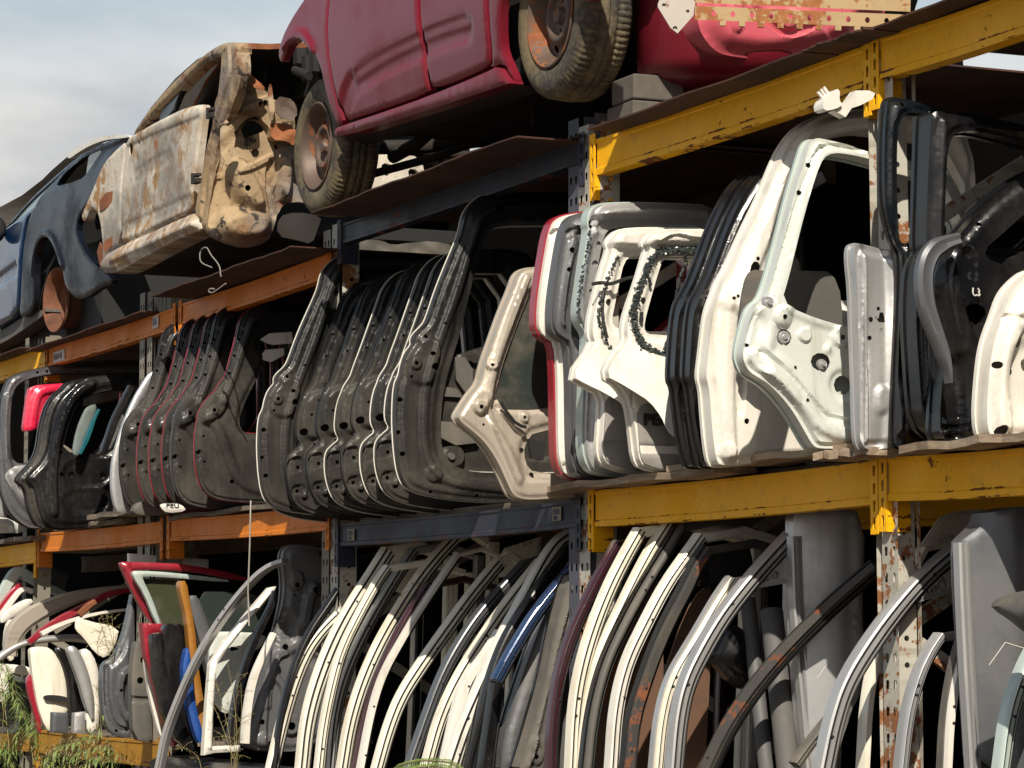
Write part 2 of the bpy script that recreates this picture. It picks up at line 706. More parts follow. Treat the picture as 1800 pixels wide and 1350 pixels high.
def wood(name, a=(.20, .14, .09), b_=(.36, .28, .20), sc_=(2, 30, 30)):
    m, t, b = nodes(name)
    v = coords(t, sc_)
    g1 = noise(t, v, 1.4, 6, .6, .6)
    v2 = coords(t)
    g2 = noise(t, v2, 4, 5, .6)
    c = mix(t, ramp(t, g1, .35, .65), a, b_)
    c = mix(t, ramp(t, g2, .5, .75, 0, .55), c, (.09, .07, .055))
    t.links.new(c, b.inputs['Base Color'])
    b.inputs['Roughness'].default_value = .9
    bump(t, b, g1, .5, .006)
    return m

def plain(name, col, rough=.5, metal=0.0, coat=0.0, var=.25, scale=12):
    m, t, b = nodes(name)
    v = coords(t)
    n = noise(t, v, scale, 5, .6)
    c = mix(t, n, tuple(x * (1 - var) for x in col), tuple(min(1, x * (1 + var)) for x in col))
    t.links.new(c, b.inputs['Base Color'])
    b.inputs['Roughness'].default_value = rough
    b.inputs['Metallic'].default_value = metal
    b.inputs['Coat Weight'].default_value = coat
    bump(t, b, n, .1, .004)
    return m

def glass(name, col=(.03, .04, .035), rough=.05):
    m, t, b = nodes(name)
    v = coords(t)
    n = noise(t, v, 5, 6, .65)
    c = mix(t, ramp(t, n, .45, .75), col, (.11, .10, .08))
    t.links.new(c, b.inputs['Base Color'])
    t.links.new(ramp(t, n, .4, .8, rough, .4), b.inputs['Roughness'])
    b.inputs['Specular IOR Level'].default_value = .6
    b.inputs['Coat Weight'].default_value = .4
    return m

M = {}
M['yellow'] = paint('yellow rack paint', (.93, .46, .003), .5, 0, 0, .16, (.42, .21, .03), .34, streak=.22, spec=.25, crease=.10)
M['orange'] = paint('orange rack paint', (.68, .20, .015), .5, 0, 0, .35, (.38, .14, .04), .28, streak=.45, spec=.25, crease=.09)
M['blue'] = paint('blue rack paint', (.019, .024, .044), .5, 0, .05, .5, (.06, .05, .042), .38, streak=.3, spec=.3, crease=.08)
M['galv'] = paint('grey upright paint', (.46, .44, .38), .55, 0, 0, .4, (.22, .18, .13), .62, (.22, .09, .035), streak=.45)
M['galvdark'] = paint('weathered upright paint', (.22, .20, .16), .6, 0, 0, .4, (.12, .09, .06), .35, (.2, .08, .03))
M['rust'] = rusty('rusty steel sheet')
M['rustbright'] = rusty('orange rust', (.15, .05, .02), (.33, .115, .04))
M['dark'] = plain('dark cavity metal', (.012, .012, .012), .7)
M['wood'] = wood('weathered plank')
M['woodgrey'] = wood('grey weathered plank', (.09, .072, .055), (.22, .18, .135))
# ------------------------------------------------------------------ ground, shed wall
g = MB()
g.add([(-900, -900, 0), (900, -900, 0), (900, 900, 0), (-900, 900, 0)], [(0, 1, 2, 3)], False)
M['dirt'] = plain('dry gravelly dirt', (.10, .078, .056), .95, var=.5, scale=3)
tag(g.build('ground', M['dirt']), kind='structure')

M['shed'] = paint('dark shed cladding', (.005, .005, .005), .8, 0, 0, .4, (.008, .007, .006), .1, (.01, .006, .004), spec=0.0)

# ------------------------------------------------------------------ pallet racking
RD = 1.0                                      # depth of the racking
def slot(cx, cy, w_, h_):
    return np.array([(cx - w_, cy - h_), (cx + w_, cy - h_), (cx + w_ * 1.0, cy), (cx + w_ * 1.35, cy + h_ * .4), (cx + w_ * .9, cy + h_), (cx - w_ * .9, cy + h_), (cx - w_ * 1.35, cy + h_ * .4), (cx - w_, cy)])

def upright(P0, P1, z0, z1, mat, parent, name='upright', w_=.085, dep=.075, pitch=.075):
    """perforated post: P0, P1 two points on its front left edge"""
    v = (P1 - P0).normalized()
    O = P0 + v * ((z0 - P0.z) / v.z)
    Ln = (z1 - z0) / v.z
    pl = Plane(O, Vector((1, 0, 0)), v)
    mb = MB()
    def strip(pl_, W, holes_):
        out_ = np.array([(0, 0), (W, 0), (W, Ln), (0, Ln)])
        V, T, b, lo = mesh2d(out_, holes_, .06)
        mb.add(pl_.world(np.column_stack([V, np.zeros(len(V))])), T, False)
    fr = []
    k = 0
    y = .05
    while y < Ln - .05:
        fr.append(slot(w_ * .26, y, .0065, .013))
        fr.append(slot(w_ * .74, y + pitch * .0, .0065, .013))
        y += pitch
    strip(pl, w_, fr)
    hs = []
    y = .03
    while y < Ln - .05:
        q = np.linspace(0, 2 * np.pi, 8, endpoint=False)
        hs.append(np.stack([dep * .55 + np.cos(q) * .0085, y + np.sin(q) * .0085], 1))
        y += pitch
    sp = Plane(pl.world([(w_, 0, 0)])[0], -pl.n, v)
    strip(sp, dep, hs)
    sp2 = Plane(pl.world([(.0, 0, 0)])[0], -pl.n, v)
    strip(sp2, dep, hs)
    # return lips and the channel behind
    for a, b_ in ((w_, w_ - .02), (0, .02)):
        q = pl.world([(a, 0, -dep), (b_, 0, -dep), (b_, Ln, -dep), (a, Ln, -dep)])
        mb.add(q, [(0, 1, 2, 3)], False)
    return mb.build(name, mat, parent)

def beam(x0, zb0, x1, zb1, hgt, mat, parent, Y=D - .012, dep=.05, rear=False, conn=True, cw=.04, drop=.085):
    mb = MB()
    prof = [(0, 0), (0, .16), (.004, .19), (.004, .86), (0, .90), (0, 1.0), (dep, 1.0), (dep, 0)]
    V, n = [], len(prof)
    nseg = 14
    for i in range(nseg + 1):
        s = i / nseg
        x = x0 + (x1 - x0) * s
        zb = zb0 + (zb1 - zb0) * s - .006 * math.sin(math.pi * s)
        dy = .0016 * math.sin(7 * s + x0)
        for (y, q) in prof:
            V.append((x, Y + y + dy, zb + q * hgt))
    fs = []
    for i in range(nseg):
        for k in range(n):
            fs.append((i * n + k, (i + 1) * n + k, (i + 1) * n + (k + 1) % n, i * n + (k + 1) % n))
    fs += [tuple(range(n)), tuple(nseg * n + k for k in range(n))[::-1]]
    mb.add(V, fs, False)
    b = mb.build('rear_beam' if rear else 'beam', mat, parent)
    if conn:
        for x, zb, s in ((x0, zb0, 1), (x1, zb1, -1)):
            c = MB()
            # front plate with slots, turned back along the side of the post
            a = x - s * cw
            lo, hi = min(a, x), max(a, x)
            Pp = Plane((lo, Y - .006, zb - drop), (1, 0, 0), (0, 0, 1))
            W, H = hi - lo, hgt + drop + .02
            hl = [slot(W * .5, y, .006, .016) for y in np.arange(.03, H - .02, .05)]
            c.slab(Pp, [(0, 0), (W, 0), (W, H), (0, H)], hl, thick=.004, g=.05)
            xs = x if s > 0 else x - .006
            c.box((x + s * .001, Y + .034, zb - drop / 2 - .001), .006, .075, drop)
            c.build('connector', mat, b)
            bl = MB()
            bl.lathe([(0, .012), (.008, .012), (.01, .006), (.01, 0)], Matrix.Translation((x - s * cw * .5, Y - .008, zb + hgt + .004)) @ Matrix.Rotation(R(90), 4, 'X'), 8)
    return b

def pxX(px, py, Y=D):
    return onY(px, py, Y).x

YB = D - .012
def beam_px(a, b, hgt, mat, parent, cut=(0, 0), **k):
    p, q = onY(*a, YB), onY(*b, YB)
    return beam(p.x + cut[0], p.z, q.x + cut[1], q.z, hgt, mat, parent, **k)

def rear_beams(bm_z, xa, xb, hgt, mat, parent):
    mat = M['rearshade'] if xa < xU3s else mat
    for z in bm_z:
        beam(xa, z, xb, z, hgt, mat, parent, Y=D + RD - .06, rear=True, conn=False)

def frame_braces(x, z0, z1, mat, parent):
    mb = MB()
    zz = np.arange(z0 + .15, z1 - .2, .55)
    for i, z in enumerate(zz):
        a, b = (x, D + .09, z), (x, D + RD - .09, z + .5)
        if i % 2: a, b = (x, D + .09, z + .5), (x, D + RD - .09, z)
        d = Vector(b) - Vector(a)
        ln = d.length
        d.normalize()
        up = Vector((1, 0, 0))
        mb.box((Vector(a) + Vector(b)) / 2, .022, ln, .04, [tuple(up), tuple(d), tuple(up.cross(d))])
    mb.build('brace', mat, parent)

def bay(name, label, loc, group='bays of the pallet racking'):
    return thing(name, label, 'pallet rack', group, loc=loc)

M['slate'] = paint('slate blue post paint', (.07, .075, .10), .6, 0, 0, .5, (.14, .11, .08), .35)
xU3s = -9.5
M['rearshade'] = paint('shade darkened rear beam paint', (.05, .032, .015), .7, 0, 0, .5, (.04, .03, .02), .4, spec=.1)  # shade at the back is put into this darker beam colour
# yellow bay at the far left
xU0 = pxX(66, 930)
r = bay('pallet_rack', 'yellow racking bay cut off at the left edge, beside the first orange bay', (xU0 - 1.2, D, 0))
z_t0 = onY(85, 645, YB).z; z_m0 = onY(60, 988, YB).z
beam_px((-160, 713), (80, 646), .115, M['yellow'], r, (0, 0))
beam_px((-160, 1012), (61, 989), .115, M['yellow'], r)
M['yellowdirty'] = paint('grimy old yellow paint', (.42, .21, .02), .6, 0, 0, .6, (.20, .11, .04), .42, streak=.5, spec=.2, crease=.1)
beam_px((-160, 1302), (61, 1322), .125, M['yellowdirty'], r)
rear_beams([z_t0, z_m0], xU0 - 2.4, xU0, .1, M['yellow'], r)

# two orange bays
r1 = bay('pallet_rack', 'first orange racking bay from the left, paper location labels on its upper beam', (xU0 + 1.1, D, 0))
upright(onY(63, 950), onY(80, 600), 0, onY(80, 592).z, M['galvdark'], r1)
upright(onY(277, 940), onY(300, 540), 0, onY(300, 512).z, M['galvdark'], r1)
beam_px((84, 644), (305, 577), .10, M['orange'], r1)
beam_px((70, 970), (283, 954), .105, M['orange'], r1)
beam_px((66, 1323), (279, 1349), .125, M['yellowdirty'], r1)
xU1 = pxX(288, 930)
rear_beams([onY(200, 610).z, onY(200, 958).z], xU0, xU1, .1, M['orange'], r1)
frame_braces(xU0 + .04, .4, 2.9, M['galvdark'], r1)

r2 = bay('pallet_rack', 'second orange racking bay, left of the dark blue bay', (xU1 + 1.2, D, 0))
upright(onY(287.5, 940), onY(309, 540), 0, onY(309, 508).z, M['galvdark'], r2)
upright(onY(573, 930), onY(580, 420), 0, onY(579, 404).z, M['galvdark'], r2)
beam_px((299, 951), (574, 932), .105, M['orange'], r2)
beam_px((320, 570), (577, 487), .10, M['orange'], r2)
xU2 = pxX(583, 930)
rear_beams([onY(440, 540).z, onY(440, 945).z], xU1, xU2, .1, M['orange'], r2)

# dark blue bay
r3 = bay('pallet_rack', 'dark blue racking bay in the middle with faded barcode stickers on its lower beam', (xU2 + 1.4, D, 0))
upright(onY(585, 940), onY(590, 410), 0, onY(590, 394).z, M['galv'], r3)
upright(onY(1016, 940), onY(1025, 300), 0, onY(1026, 205).z, M['slate'], r3)
beam_px((601, 428), (1020, 285), .082, M['blue'], r3)
beam_px((596, 960), (1014, 926), .092, M['blue'], r3)
xU3 = pxX(1034, 900)
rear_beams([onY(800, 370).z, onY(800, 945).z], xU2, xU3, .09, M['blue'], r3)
frame_braces(xU2 + .03, .4, 2.9, M['galvdark'], r3)

# yellow bays at the right
r4 = bay('pallet_rack', 'yellow racking bay with chipped upper beam, left of the tall perforated front post', (xU3 + 1.1, D, 0))
upright(onY(1030, 960), onY(1036, 330), 0, onY(1037, 218).z, M['galv'], r4)
upright(onY(1540, 924), onY(1526, 190), 0, onY(1520, 54).z, M['galv'], r4)
beam_px((1048, 308), (1521, 155), .125, M['yellow'], r4)
beam_px((1045, 926), (1533, 887), .124, M['yellow'], r4)
xU4 = pxX(1540, 924)
rear_beams([onY(1300, 905).z], xU3, xU4, .12, M['yellow'], r4)
pr0 = onY(1540, 924)
upright(Vector((pr0.x, D + RD - .07, 1)), Vector((pr0.x - .01, D + RD - .07, 3)), 0, 3.4, M['galv'], r4, 'rear_upright')
frame_braces(xU4 + .045, .4, 3.2, M['galv'], r4)
frame_braces(xU3 + .045, .4, 3.2, M['galv'], r4)

r5 = bay('pallet_rack', 'yellow racking bay cut off by the right edge, right of the perforated front post', (xU4 + 1.1, D, 0))
beam_px((1547, 139), (1900, 24), .122, M['yellow'], r5)
beam_px((1561, 881), (1960, 857), .124, M['yellow'], r5)
rear_beams([onY(1700, 873).z], xU4 + .1, xU4 + 2.1, .12, M['yellow'], r5)
for rr_, xa, xb, mm in ((r2, xU1, xU2, 'orange'), (r3, xU2, xU3, 'blue'), (r4, xU3, xU4, 'yellow'), (r5, xU4 + .1, xU4 + 2.1, 'yellow')):
    beam(xa + .06, .31, xb - .02, .31, .12, M[mm], rr_, conn=False)
zt4, zt5 = onY(1300, 226, YB).z, onY(1700, 89, YB).z
print('LEVELS', [round(x, 2) for x in (xU0, xU1, xU2, xU3, xU4)], 'top', round(z_t0, 2), round(onY(200, 610).z, 2), round(onY(440, 540).z, 2), round(onY(800, 360).z, 2), round(zt4, 2), round(zt5, 2), 'mid', round(z_m0, 2), round(onY(200, 958).z, 2), round(onY(440, 945).z, 2), round(onY(800, 945).z, 2), round(onY(1300, 905).z, 2), round(onY(1700, 873).z, 2))
# ------------------------------------------------------------------ middle shelf: doors, tailgates and body panels
Q4, Q5, Q6, Q7 = Q(0, 500, 3), Q(440, 320, 2.25), Q(900, 320, 2.25), Q(1200, 130, 1.9283)
BLK = (.018, .018, .019)
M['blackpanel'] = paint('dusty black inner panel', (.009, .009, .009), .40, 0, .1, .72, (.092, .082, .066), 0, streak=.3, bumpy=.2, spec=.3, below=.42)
M['blackpaint'] = paint('black car paint', (.006, .006, .007), .22, 0, .25, .2, (.07, .06, .05), 0, streak=.15, spec=.35)
M['bluebk'] = paint('dark blue black paint', (.006, .008, .011), .26, 0, .2, .16, (.05, .045, .04), 0, streak=.2)
M['whitepaint'] = paint('old white paint', (.74, .71, .64), .32, 0, .3, .42, (.40, .34, .25), .06, streak=.3)
M['cream'] = paint('cream white paint', (.80, .76, .64), .36, 0, .2, .45, (.46, .38, .24), .22, (.30, .15, .05), streak=.3)
M['silver'] = paint('silver paint', (.47, .47, .47), .34, .55, .3, .35, (.26, .23, .19), 0, streak=.2)
M['silverdark'] = paint('dark silver paint', (.115, .12, .13), .36, .4, .2, .4, (.14, .125, .10), 0, streak=.25)
M['beige'] = paint('champagne paint', (.47, .415, .345), .36, .35, .3, .4, (.30, .25, .18), 0, streak=.35)
M['mint'] = paint('pale mint paint', (.47, .55, .51), .34, .2, .35, .35, (.33, .31, .25), .03, streak=.2)
M['mintwhite'] = paint('whitish mint inner panel', (.62, .65, .60), .36, .1, .3, .4, (.36, .33, .26), .03, streak=.3)
M['red'] = paint('dark red paint', (.30, .012, .028), .26, .1, .5, .2, (.25, .10, .08), 0)
M['redbright'] = paint('bright red paint', (.62, .015, .06), .3, 0, .5, .15, (.4, .12, .1), 0)
M['blueedge'] = paint('pale blue paint', (.16, .30, .50), .3, .2, .4, .3, (.3, .28, .24), 0)
M['greyinner'] = paint('grey inner panel', (.11, .11, .115), .42, .2, .15, .35, (.2, .18, .15), 0, streak=.3)
M['rubber'] = plain('black rubber trim', (.014, .014, .014), .6)
M['glass'] = glass('dirty dark glass')
M['glasspale'] = glass('pale greenish glass', (.16, .20, .19))
M['shard'] = plain('crumbled tinted glass', (.05, .06, .055), .15, coat=.6, var=.8, scale=60)
M['plasticgrey'] = paint('faded grey plastic', (.085, .08, .072), .6, 0, 0, .6, (.2, .17, .13), 0, streak=.5)
M['brown'] = paint('brown trim board', (.14, .07, .04), .7, 0, 0, .5, (.06, .045, .035), .12, (.30, .10, .03), streak=.3)
M['letter'] = plain('black letters', (.02, .02, .02), .6)
M['labelwhite'] = plain('paper label', (.62, .60, .55), .8, var=.15)
M['darkred'] = paint('maroon black paint', (.045, .010, .016), .2, .1, .6, .2, (.1, .07, .06), 0)
M['navy'] = paint('navy blue paint', (.018, .045, .12), .22, .3, .6, .2, (.1, .1, .1), 0)
M['rustpanel'] = paint('rust eaten dark paint', (.05, .048, .045), .5, 0, .1, .4, (.12, .09, .06), .56, (.17, .06, .028), streak=.2)

def panel(root, pl, outer, holes=(), pierce=(), thick=.03, g=.011, feats=(), mat='blackpanel', name='inner_panel', skin=None, skin_t=.012, skin_off=.005, skin_name='outer_skin', smooth=1, crown=0.0, base=0.0, skin_holes=True):
    """stamped inner panel with openings plus the painted outer skin folded round it"""
    o = chaikin(pl.uv(outer), smooth)
    hs = [chaikin(pl.uv(h), 1) if len(h) > 2 else h for h in holes]
    ps = []
    for p in pierce:
        if len(p) == 2:
            ps.append(circ(pl, p[0], p[1]))
        elif len(p) == 3 and isinstance(p[1], float):
            ps.append(circ(pl, p[0], p[1], sq=p[2]))
        else:
            ps.append(np.array(pl.uv(p)))
    ps = [p for p in ps if inside(p, o).all() and not any(inside(p, h).any() for h in hs)]
    p2 = Plane(pl.O + pl.n * base, pl.u, pl.v)
    mb = MB()
    mb.slab(p2, o, hs, ps, thick, g, relief(pl, feats, o, hs), matb=0)
    ob = mb.build(name, M[mat], root)
    if skin:
        so = offset(resample(o, .03), skin_off)
        sh = [offset(resample(h, .03), -.004) for h in hs] if skin_holes else []
        p3 = Plane(pl.O + pl.n * (base - thick - .0015), pl.u, pl.v)
        sb = MB()
        sb.slab(p3, so, sh, [], skin_t, .03, None, (lambda P: -crown * (1 - np.exp(-dist(P, so) / .06))) if crown else None)
        sb.build(skin_name, M[skin], root)
    return ob

def bits(pl, items, root, mat, name, base=.004):
    """small raised pieces: ('disc', c, r, h) or ('poly', pts, h)"""
    for it in items:
        mb = MB()
        if it[0] == 'disc':
            c = pl.uv([it[1]])[0]
            r_, h = it[2], it[3]
            m = Plane(pl.world([(c[0], c[1], base)])[0], pl.u, pl.v).M()
            mb.lathe([(0.0001, h), (r_ * .35, h), (r_ * .45, h * .45), (r_ * .75, h * .55), (r_ * .9, h * .2), (r_, -.006)], m, 18)
        else:
            q = np.array(pl.uv(it[1]))
            mb.slab(Plane(pl.O + pl.n * (base + it[2]), pl.u, pl.v), q, thick=it[2] + .004, g=.03)
        mb.build(name, M[mat], root)

def root_at(pl, name, label, cat, group=None, drop=None):
    return thing(name, label, cat, group, M=pl.M())

# ---- black tailgates ------------------------------------------------
GT = 'black tailgates in the stack on the dark blue bay'
YF = D - .24
plA = xplane(*Q5([(580, 1080)])[0], D - .36)
tgA = root_at(plA, 'tailgate', 'largest black tailgate, nearest of its stack, behind the champagne door frame', 'tailgate', GT)
oA = Q5([(1330, 40), (1150, 38), (930, 44), (885, 75), (850, 125), (838, 190), (820, 240), (790, 310), (745, 420), (706, 540), (690, 565), (655, 598), (645, 622), (650, 640), (622, 672), (606, 720), (600, 760), (580, 800), (574, 920), (577, 1000), (582, 1070), (592, 1140), (610, 1190), (642, 1218), (720, 1243), (870, 1262), (1000, 1266), (1330, 1266), (1420, 1200), (1440, 800), (1440, 200), (1400, 60)])
wA = Q5([(1330, 168), (1080, 166), (985, 172), (945, 195), (918, 250), (895, 340), (862, 470), (835, 590), (800, 700), (778, 780), (762, 860), (754, 960), (760, 1060), (790, 1110), (850, 1140), (940, 1150), (1330, 1150), (1350, 1000), (1350, 300)])
fA = [('edge', .012, .022, .010), ('hole', .02, .045, -.016),
      ('line', Q5([(1330, 100), (950, 98), (900, 150), (870, 260), (800, 480), (740, 640), (690, 790), (680, 960), (690, 1100), (760, 1190), (1000, 1215)]), .020, .012),
      ('poly', Q5([(620, 690), (700, 600), (745, 640), (735, 740), (700, 810), (615, 790)]), .012, .012),
      ('disc', Q5([(645, 718)])[0], .028, .010), ('disc', Q5([(720, 1155)])[0], .034, .012), ('wave', 9, 7, .002)]
pA = [(Q5([(978, 104)])[0], .014), (Q5([(1040, 92)])[0], .008), (Q5([(645, 718)])[0], .008), (Q5([(720, 735)])[0], .016), (Q5([(690, 612)])[0], .007), (Q5([(590, 860)])[0], .009), (Q5([(600, 1075)])[0], .009), (Q5([(630, 770)])[0], .006), (Q5([(712, 1225)])[0], .007), (Q5([(893, 1240)])[0], .007), (Q5([(585, 990)])[0], .008), (Q5([(765, 560)])[0], .005), (Q5([(712, 680)])[0], .008)]
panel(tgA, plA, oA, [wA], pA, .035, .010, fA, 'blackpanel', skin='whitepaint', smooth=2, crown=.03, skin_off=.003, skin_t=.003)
# recessed lower field with its fittings behind the opening
plA2 = Plane(plA.O - plA.n * .045, plA.u, plA.v)
panel(tgA, plA2, Q5([(800, 640), (1400, 640), (1400, 1190), (760, 1190), (730, 1000), (750, 850)]), [], [(Q5([(860, 730)])[0], .02), (Q5([(960, 900)])[0], .03), (Q5([(1010, 1010)])[0], .02), (Q5([(880, 850)])[0], .016)], .01, .015,
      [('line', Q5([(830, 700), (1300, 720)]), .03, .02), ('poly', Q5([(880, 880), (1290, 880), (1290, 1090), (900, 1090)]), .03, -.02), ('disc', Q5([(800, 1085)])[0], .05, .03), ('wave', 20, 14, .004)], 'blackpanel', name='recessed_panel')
bits(plA, [('poly', Q5([(755, 945), (850, 950), (915, 1000), (905, 1030), (820, 1040), (760, 1010)]), .02), ('poly', Q5([(770, 805), (830, 815), (850, 850), (775, 845)]), .008), ('poly', Q5([(820, 690), (860, 690), (890, 740), (890, 800), (860, 830), (825, 780)]), .012), ('disc', Q5([(800, 1085)])[0], .035, .03)], tgA, 'plasticgrey', 'latch_hardware', -.035)

plB = xplane(*Q5([(455, 1100)])[0], YF)
def tgB_build(root, pl, skin):
    o = Q5([(1000, 286), (850, 284), (775, 290), (735, 306), (700, 340), (676, 380), (665, 415), (640, 485), (600, 600), (566, 690), (556, 725), (528, 765), (518, 795), (505, 825), (494, 880), (490, 950), (512, 985), (482, 1008), (452, 1040), (450, 1110), (460, 1170), (482, 1228), (525, 1264), (620, 1292), (800, 1310), (1000, 1310), (1080, 1200), (1090, 700), (1080, 320)])
    wnd = Q5([(1000, 380), (800, 380), (760, 400), (735, 450), (700, 560), (660, 680), (640, 760), (660, 800), (1000, 800), (1030, 700)])
    ft = [('edge', .008, .016, .009), ('hole', .01, .03, -.014),
          ('line', Q5([(900, 330), (770, 340), (715, 420), (660, 560), (605, 720)]), .018, .012),
          ('poly', Q5([(500, 840), (540, 775), (600, 755), (640, 800), (640, 900), (600, 960), (510, 960)]), .02, .020),
          ('line', Q5([(620, 780), (640, 860), (600, 960), (540, 1010), (525, 1060), (520, 1200)]), .016, .014),
          ('poly', Q5([(455, 1045), (515, 1030), (515, 1095), (458, 1110)]), .008, -.014), ('poly', Q5([(470, 1160), (520, 1150), (525, 1190), (475, 1200)]), .008, -.012),
          ('disc', Q5([(575, 1215)])[0], .022, .012), ('wave', 11, 8, .002)]
    pc = [(Q5([(516, 932)])[0], .015), (Q5([(575, 800)])[0], .007), (Q5([(527, 1080)])[0], .010), (Q5([(498, 1080)])[0], .008), (Q5([(520, 1215)])[0], .007), (Q5([(575, 1215)])[0], .007), (Q5([(640, 520)])[0], .005), (Q5([(612, 610)])[0], .005), (Q5([(545, 860)])[0], .006), (Q5([(560, 985)])[0], .006), (Q5([(495, 1180)])[0], .008), (Q5([(680, 440)])[0], .005)]
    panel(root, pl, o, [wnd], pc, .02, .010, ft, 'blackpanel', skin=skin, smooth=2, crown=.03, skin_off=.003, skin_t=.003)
tgB = root_at(plB, 'tailgate', 'x', 'tailgate', GT)
tgB_build(tgB, plB, 'whitepaint')
xsB = [(105, 'whitepaint', 'black tailgate with white rim, second from the far end of the nine'),
       (152, 'bluebk', 'black tailgate with dull dark rim, third from the far end of the nine'),
       (240, 'bluebk', 'black tailgate with dark blue rim, fourth from the far end of the nine'),
       (300, 'whitepaint', 'black tailgate with chipped white rim, in the very middle of the stack of nine'),
       (368, 'blackpaint', 'black tailgate with black rim, fourth from the near end of the stack of nine'),
       (455, 'whitepaint', 'black tailgate with thin white rim, third from the near end of the stack of nine'),
       (508, 'whitepaint', 'black tailgate with jagged white rim, directly behind the largest tailgate')]
for x, sk, lb in xsB:
    if x == 455:
        t_ = tgB
    else:
        t_ = copy_tree(tgB)
        for ch in t_.children:
            if ch.name.startswith('outer_skin'):
                ch.data = ch.data.copy()
                ch.data.materials[0] = M[sk]
    px, py = Q5([(x, 1100)])[0]
    m = plB.M()
    dx = pxX(px, py, YF) - plB.O.x
    k = x * .7
    m = Matrix.Translation((dx, .010 * math.sin(k) - (.05 if x < 110 else 0), .004 * math.sin(k * 2.3))) @ m
    t_.matrix_world = m @ Matrix.Rotation(R(1.2 * math.sin(k * 1.7)), 4, 'Y') @ Matrix.Scale(1 + .012 * math.sin(k * 3.1), 4)
    t_['label'] = lb
tgA2 = copy_tree(tgA)
px, py = Q5([(42, 1080)])[0]
tgA2.matrix_world = Matrix.Translation((pxX(px, py, D - .335) - plA.O.x, .025, 0)) @ plA.M() @ Matrix.Diagonal((1.0, .955, 1, 1))
tgA2['label'] = 'broad black tailgate at the far end of its stack, beside the red rimmed hatches'

# ---- champagne door frame -------------------------------------------
plE = xplane(*Q5([(1040, 1235)])[0], D - .24)
dE = root_at(plE, 'stripped_door', 'champagne door inner shell with dirty window glass, before the largest black tailgate', 'car door')
oE = Q5([(1420, 330), (1140, 333), (1078, 346), (1056, 375), (1046, 410), (1000, 520), (958, 640), (930, 720), (914, 795), (880, 832), (842, 890), (822, 924), (832, 948), (870, 976), (920, 1020), (952, 1062), (982, 1112), (1012, 1180), (1036, 1232), (1062, 1250), (1110, 1257), (1200, 1250), (1420, 1246), (1440, 900), (1440, 400)])
wE = Q5([(1400, 400), (1190, 405), (1120, 440), (1095, 480), (1060, 570), (1020, 670), (998, 740), (980, 820), (985, 862), (1010, 890), (1400, 870)])
hE2 = Q5([(1400, 960), (1140, 980), (1095, 1040), (1100, 1110), (1135, 1150), (1400, 1170)])
fE = [('edge', .008, .016, .006), ('edge', .055, .085, -.022), ('hole', .012, .03, -.012),
      ('line', Q5([(1090, 380), (1020, 560), (960, 760), (930, 880), (990, 1010), (1060, 1180)]), .018, .012),
      ('disc', Q5([(950, 722)])[0], .022, .012), ('disc', Q5([(905, 890)])[0], .03, .016), ('poly', Q5([(1075, 905), (1105, 905), (1108, 950), (1078, 950)]), .01, .012),
      ('line', Q5([(985, 870), (1010, 920), (1060, 970), (1090, 1000)]), .012, .010)]
panel(dE, plE, oE, [wE, hE2], [(Q5([(950, 724)])[0], .006), (Q5([(905, 890)])[0], .008), (Q5([(1088, 930)])[0], .006), (Q5([(1085, 1060)])[0], .010), (Q5([(1124, 1158)])[0], .010), (Q5([(920, 960)])[0], .005)], .045, .010, fE, 'beige', skin='beige', smooth=2)
gl = MB()
gl.slab(Plane(plE.O - plE.n * .025, plE.u, plE.v), offset(np.array(chaikin(plE.uv(wE), 1)), .01), thick=.004, g=.08)
gl.build('window_glass', M['glass'], dE)
cb = MB()
pp = plE.uv(Q5([(985, 870), (1005, 905), (1040, 950), (1065, 965), (1085, 970)]))
cb.tube([plE.world([(a, b, .012)])[0] for a, b in pp], .006)
cb.build('cable', M['rubber'], dE)
bits(plE, [('poly', Q5([(1105, 1015), (1170, 1030), (1160, 1100), (1115, 1090)]), .02)], dE, 'rubber', 'latch', -.02)

# ---- red rimmed black hatches ---------------------------------------
GC = 'black hatches with coloured rims stacked on the second orange bay'
YF = D - .27
plC = xplane(*Q4([(1032, 870)])[0], YF)
oC = Q4([(1700, 98), (1560, 100), (1400, 105), (1330, 122), (1285, 155), (1262, 200), (1252, 260), (1235, 330), (1215, 400), (1195, 480), (1160, 520), (1140, 560), (1085, 612), (1052, 670), (1040, 740), (1032, 800), (1030, 870), (1034, 940), (1044, 1000), (1062, 1066), (1105, 1116), (1180, 1140), (1330, 1152), (1700, 1152), (1800, 1000), (1800, 200)])
wC = Q4([(1700, 250), (1560, 250), (1440, 250), (1395, 275), (1370, 300), (1365, 330), (1395, 360), (1400, 400), (1370, 470), (1330, 545), (1290, 625), (1268, 690), (1265, 760), (1310, 790), (1700, 790)])
fC = [('edge', .008, .015, .008), ('hole', .01, .025, -.012),
      ('line', Q4([(1560, 150), (1380, 160), (1320, 200), (1290, 300), (1250, 430), (1210, 540), (1170, 620)]), .02, .012),
      ('poly', Q4([(1055, 690), (1085, 625), (1140, 570), (1200, 580), (1180, 680), (1100, 720), (1060, 740)]), .015, .018), ('disc', Q4([(1118, 665)])[0], .025, .01),
      ('line', Q4([(1090, 700), (1150, 760), (1190, 880), (1240, 1020), (1330, 1080), (1500, 1090)]), .03, .016),
      ('poly', Q4([(1032, 880), (1060, 870), (1065, 920), (1035, 930)]), .008, -.01), ('wave', 8, 9, .002)]
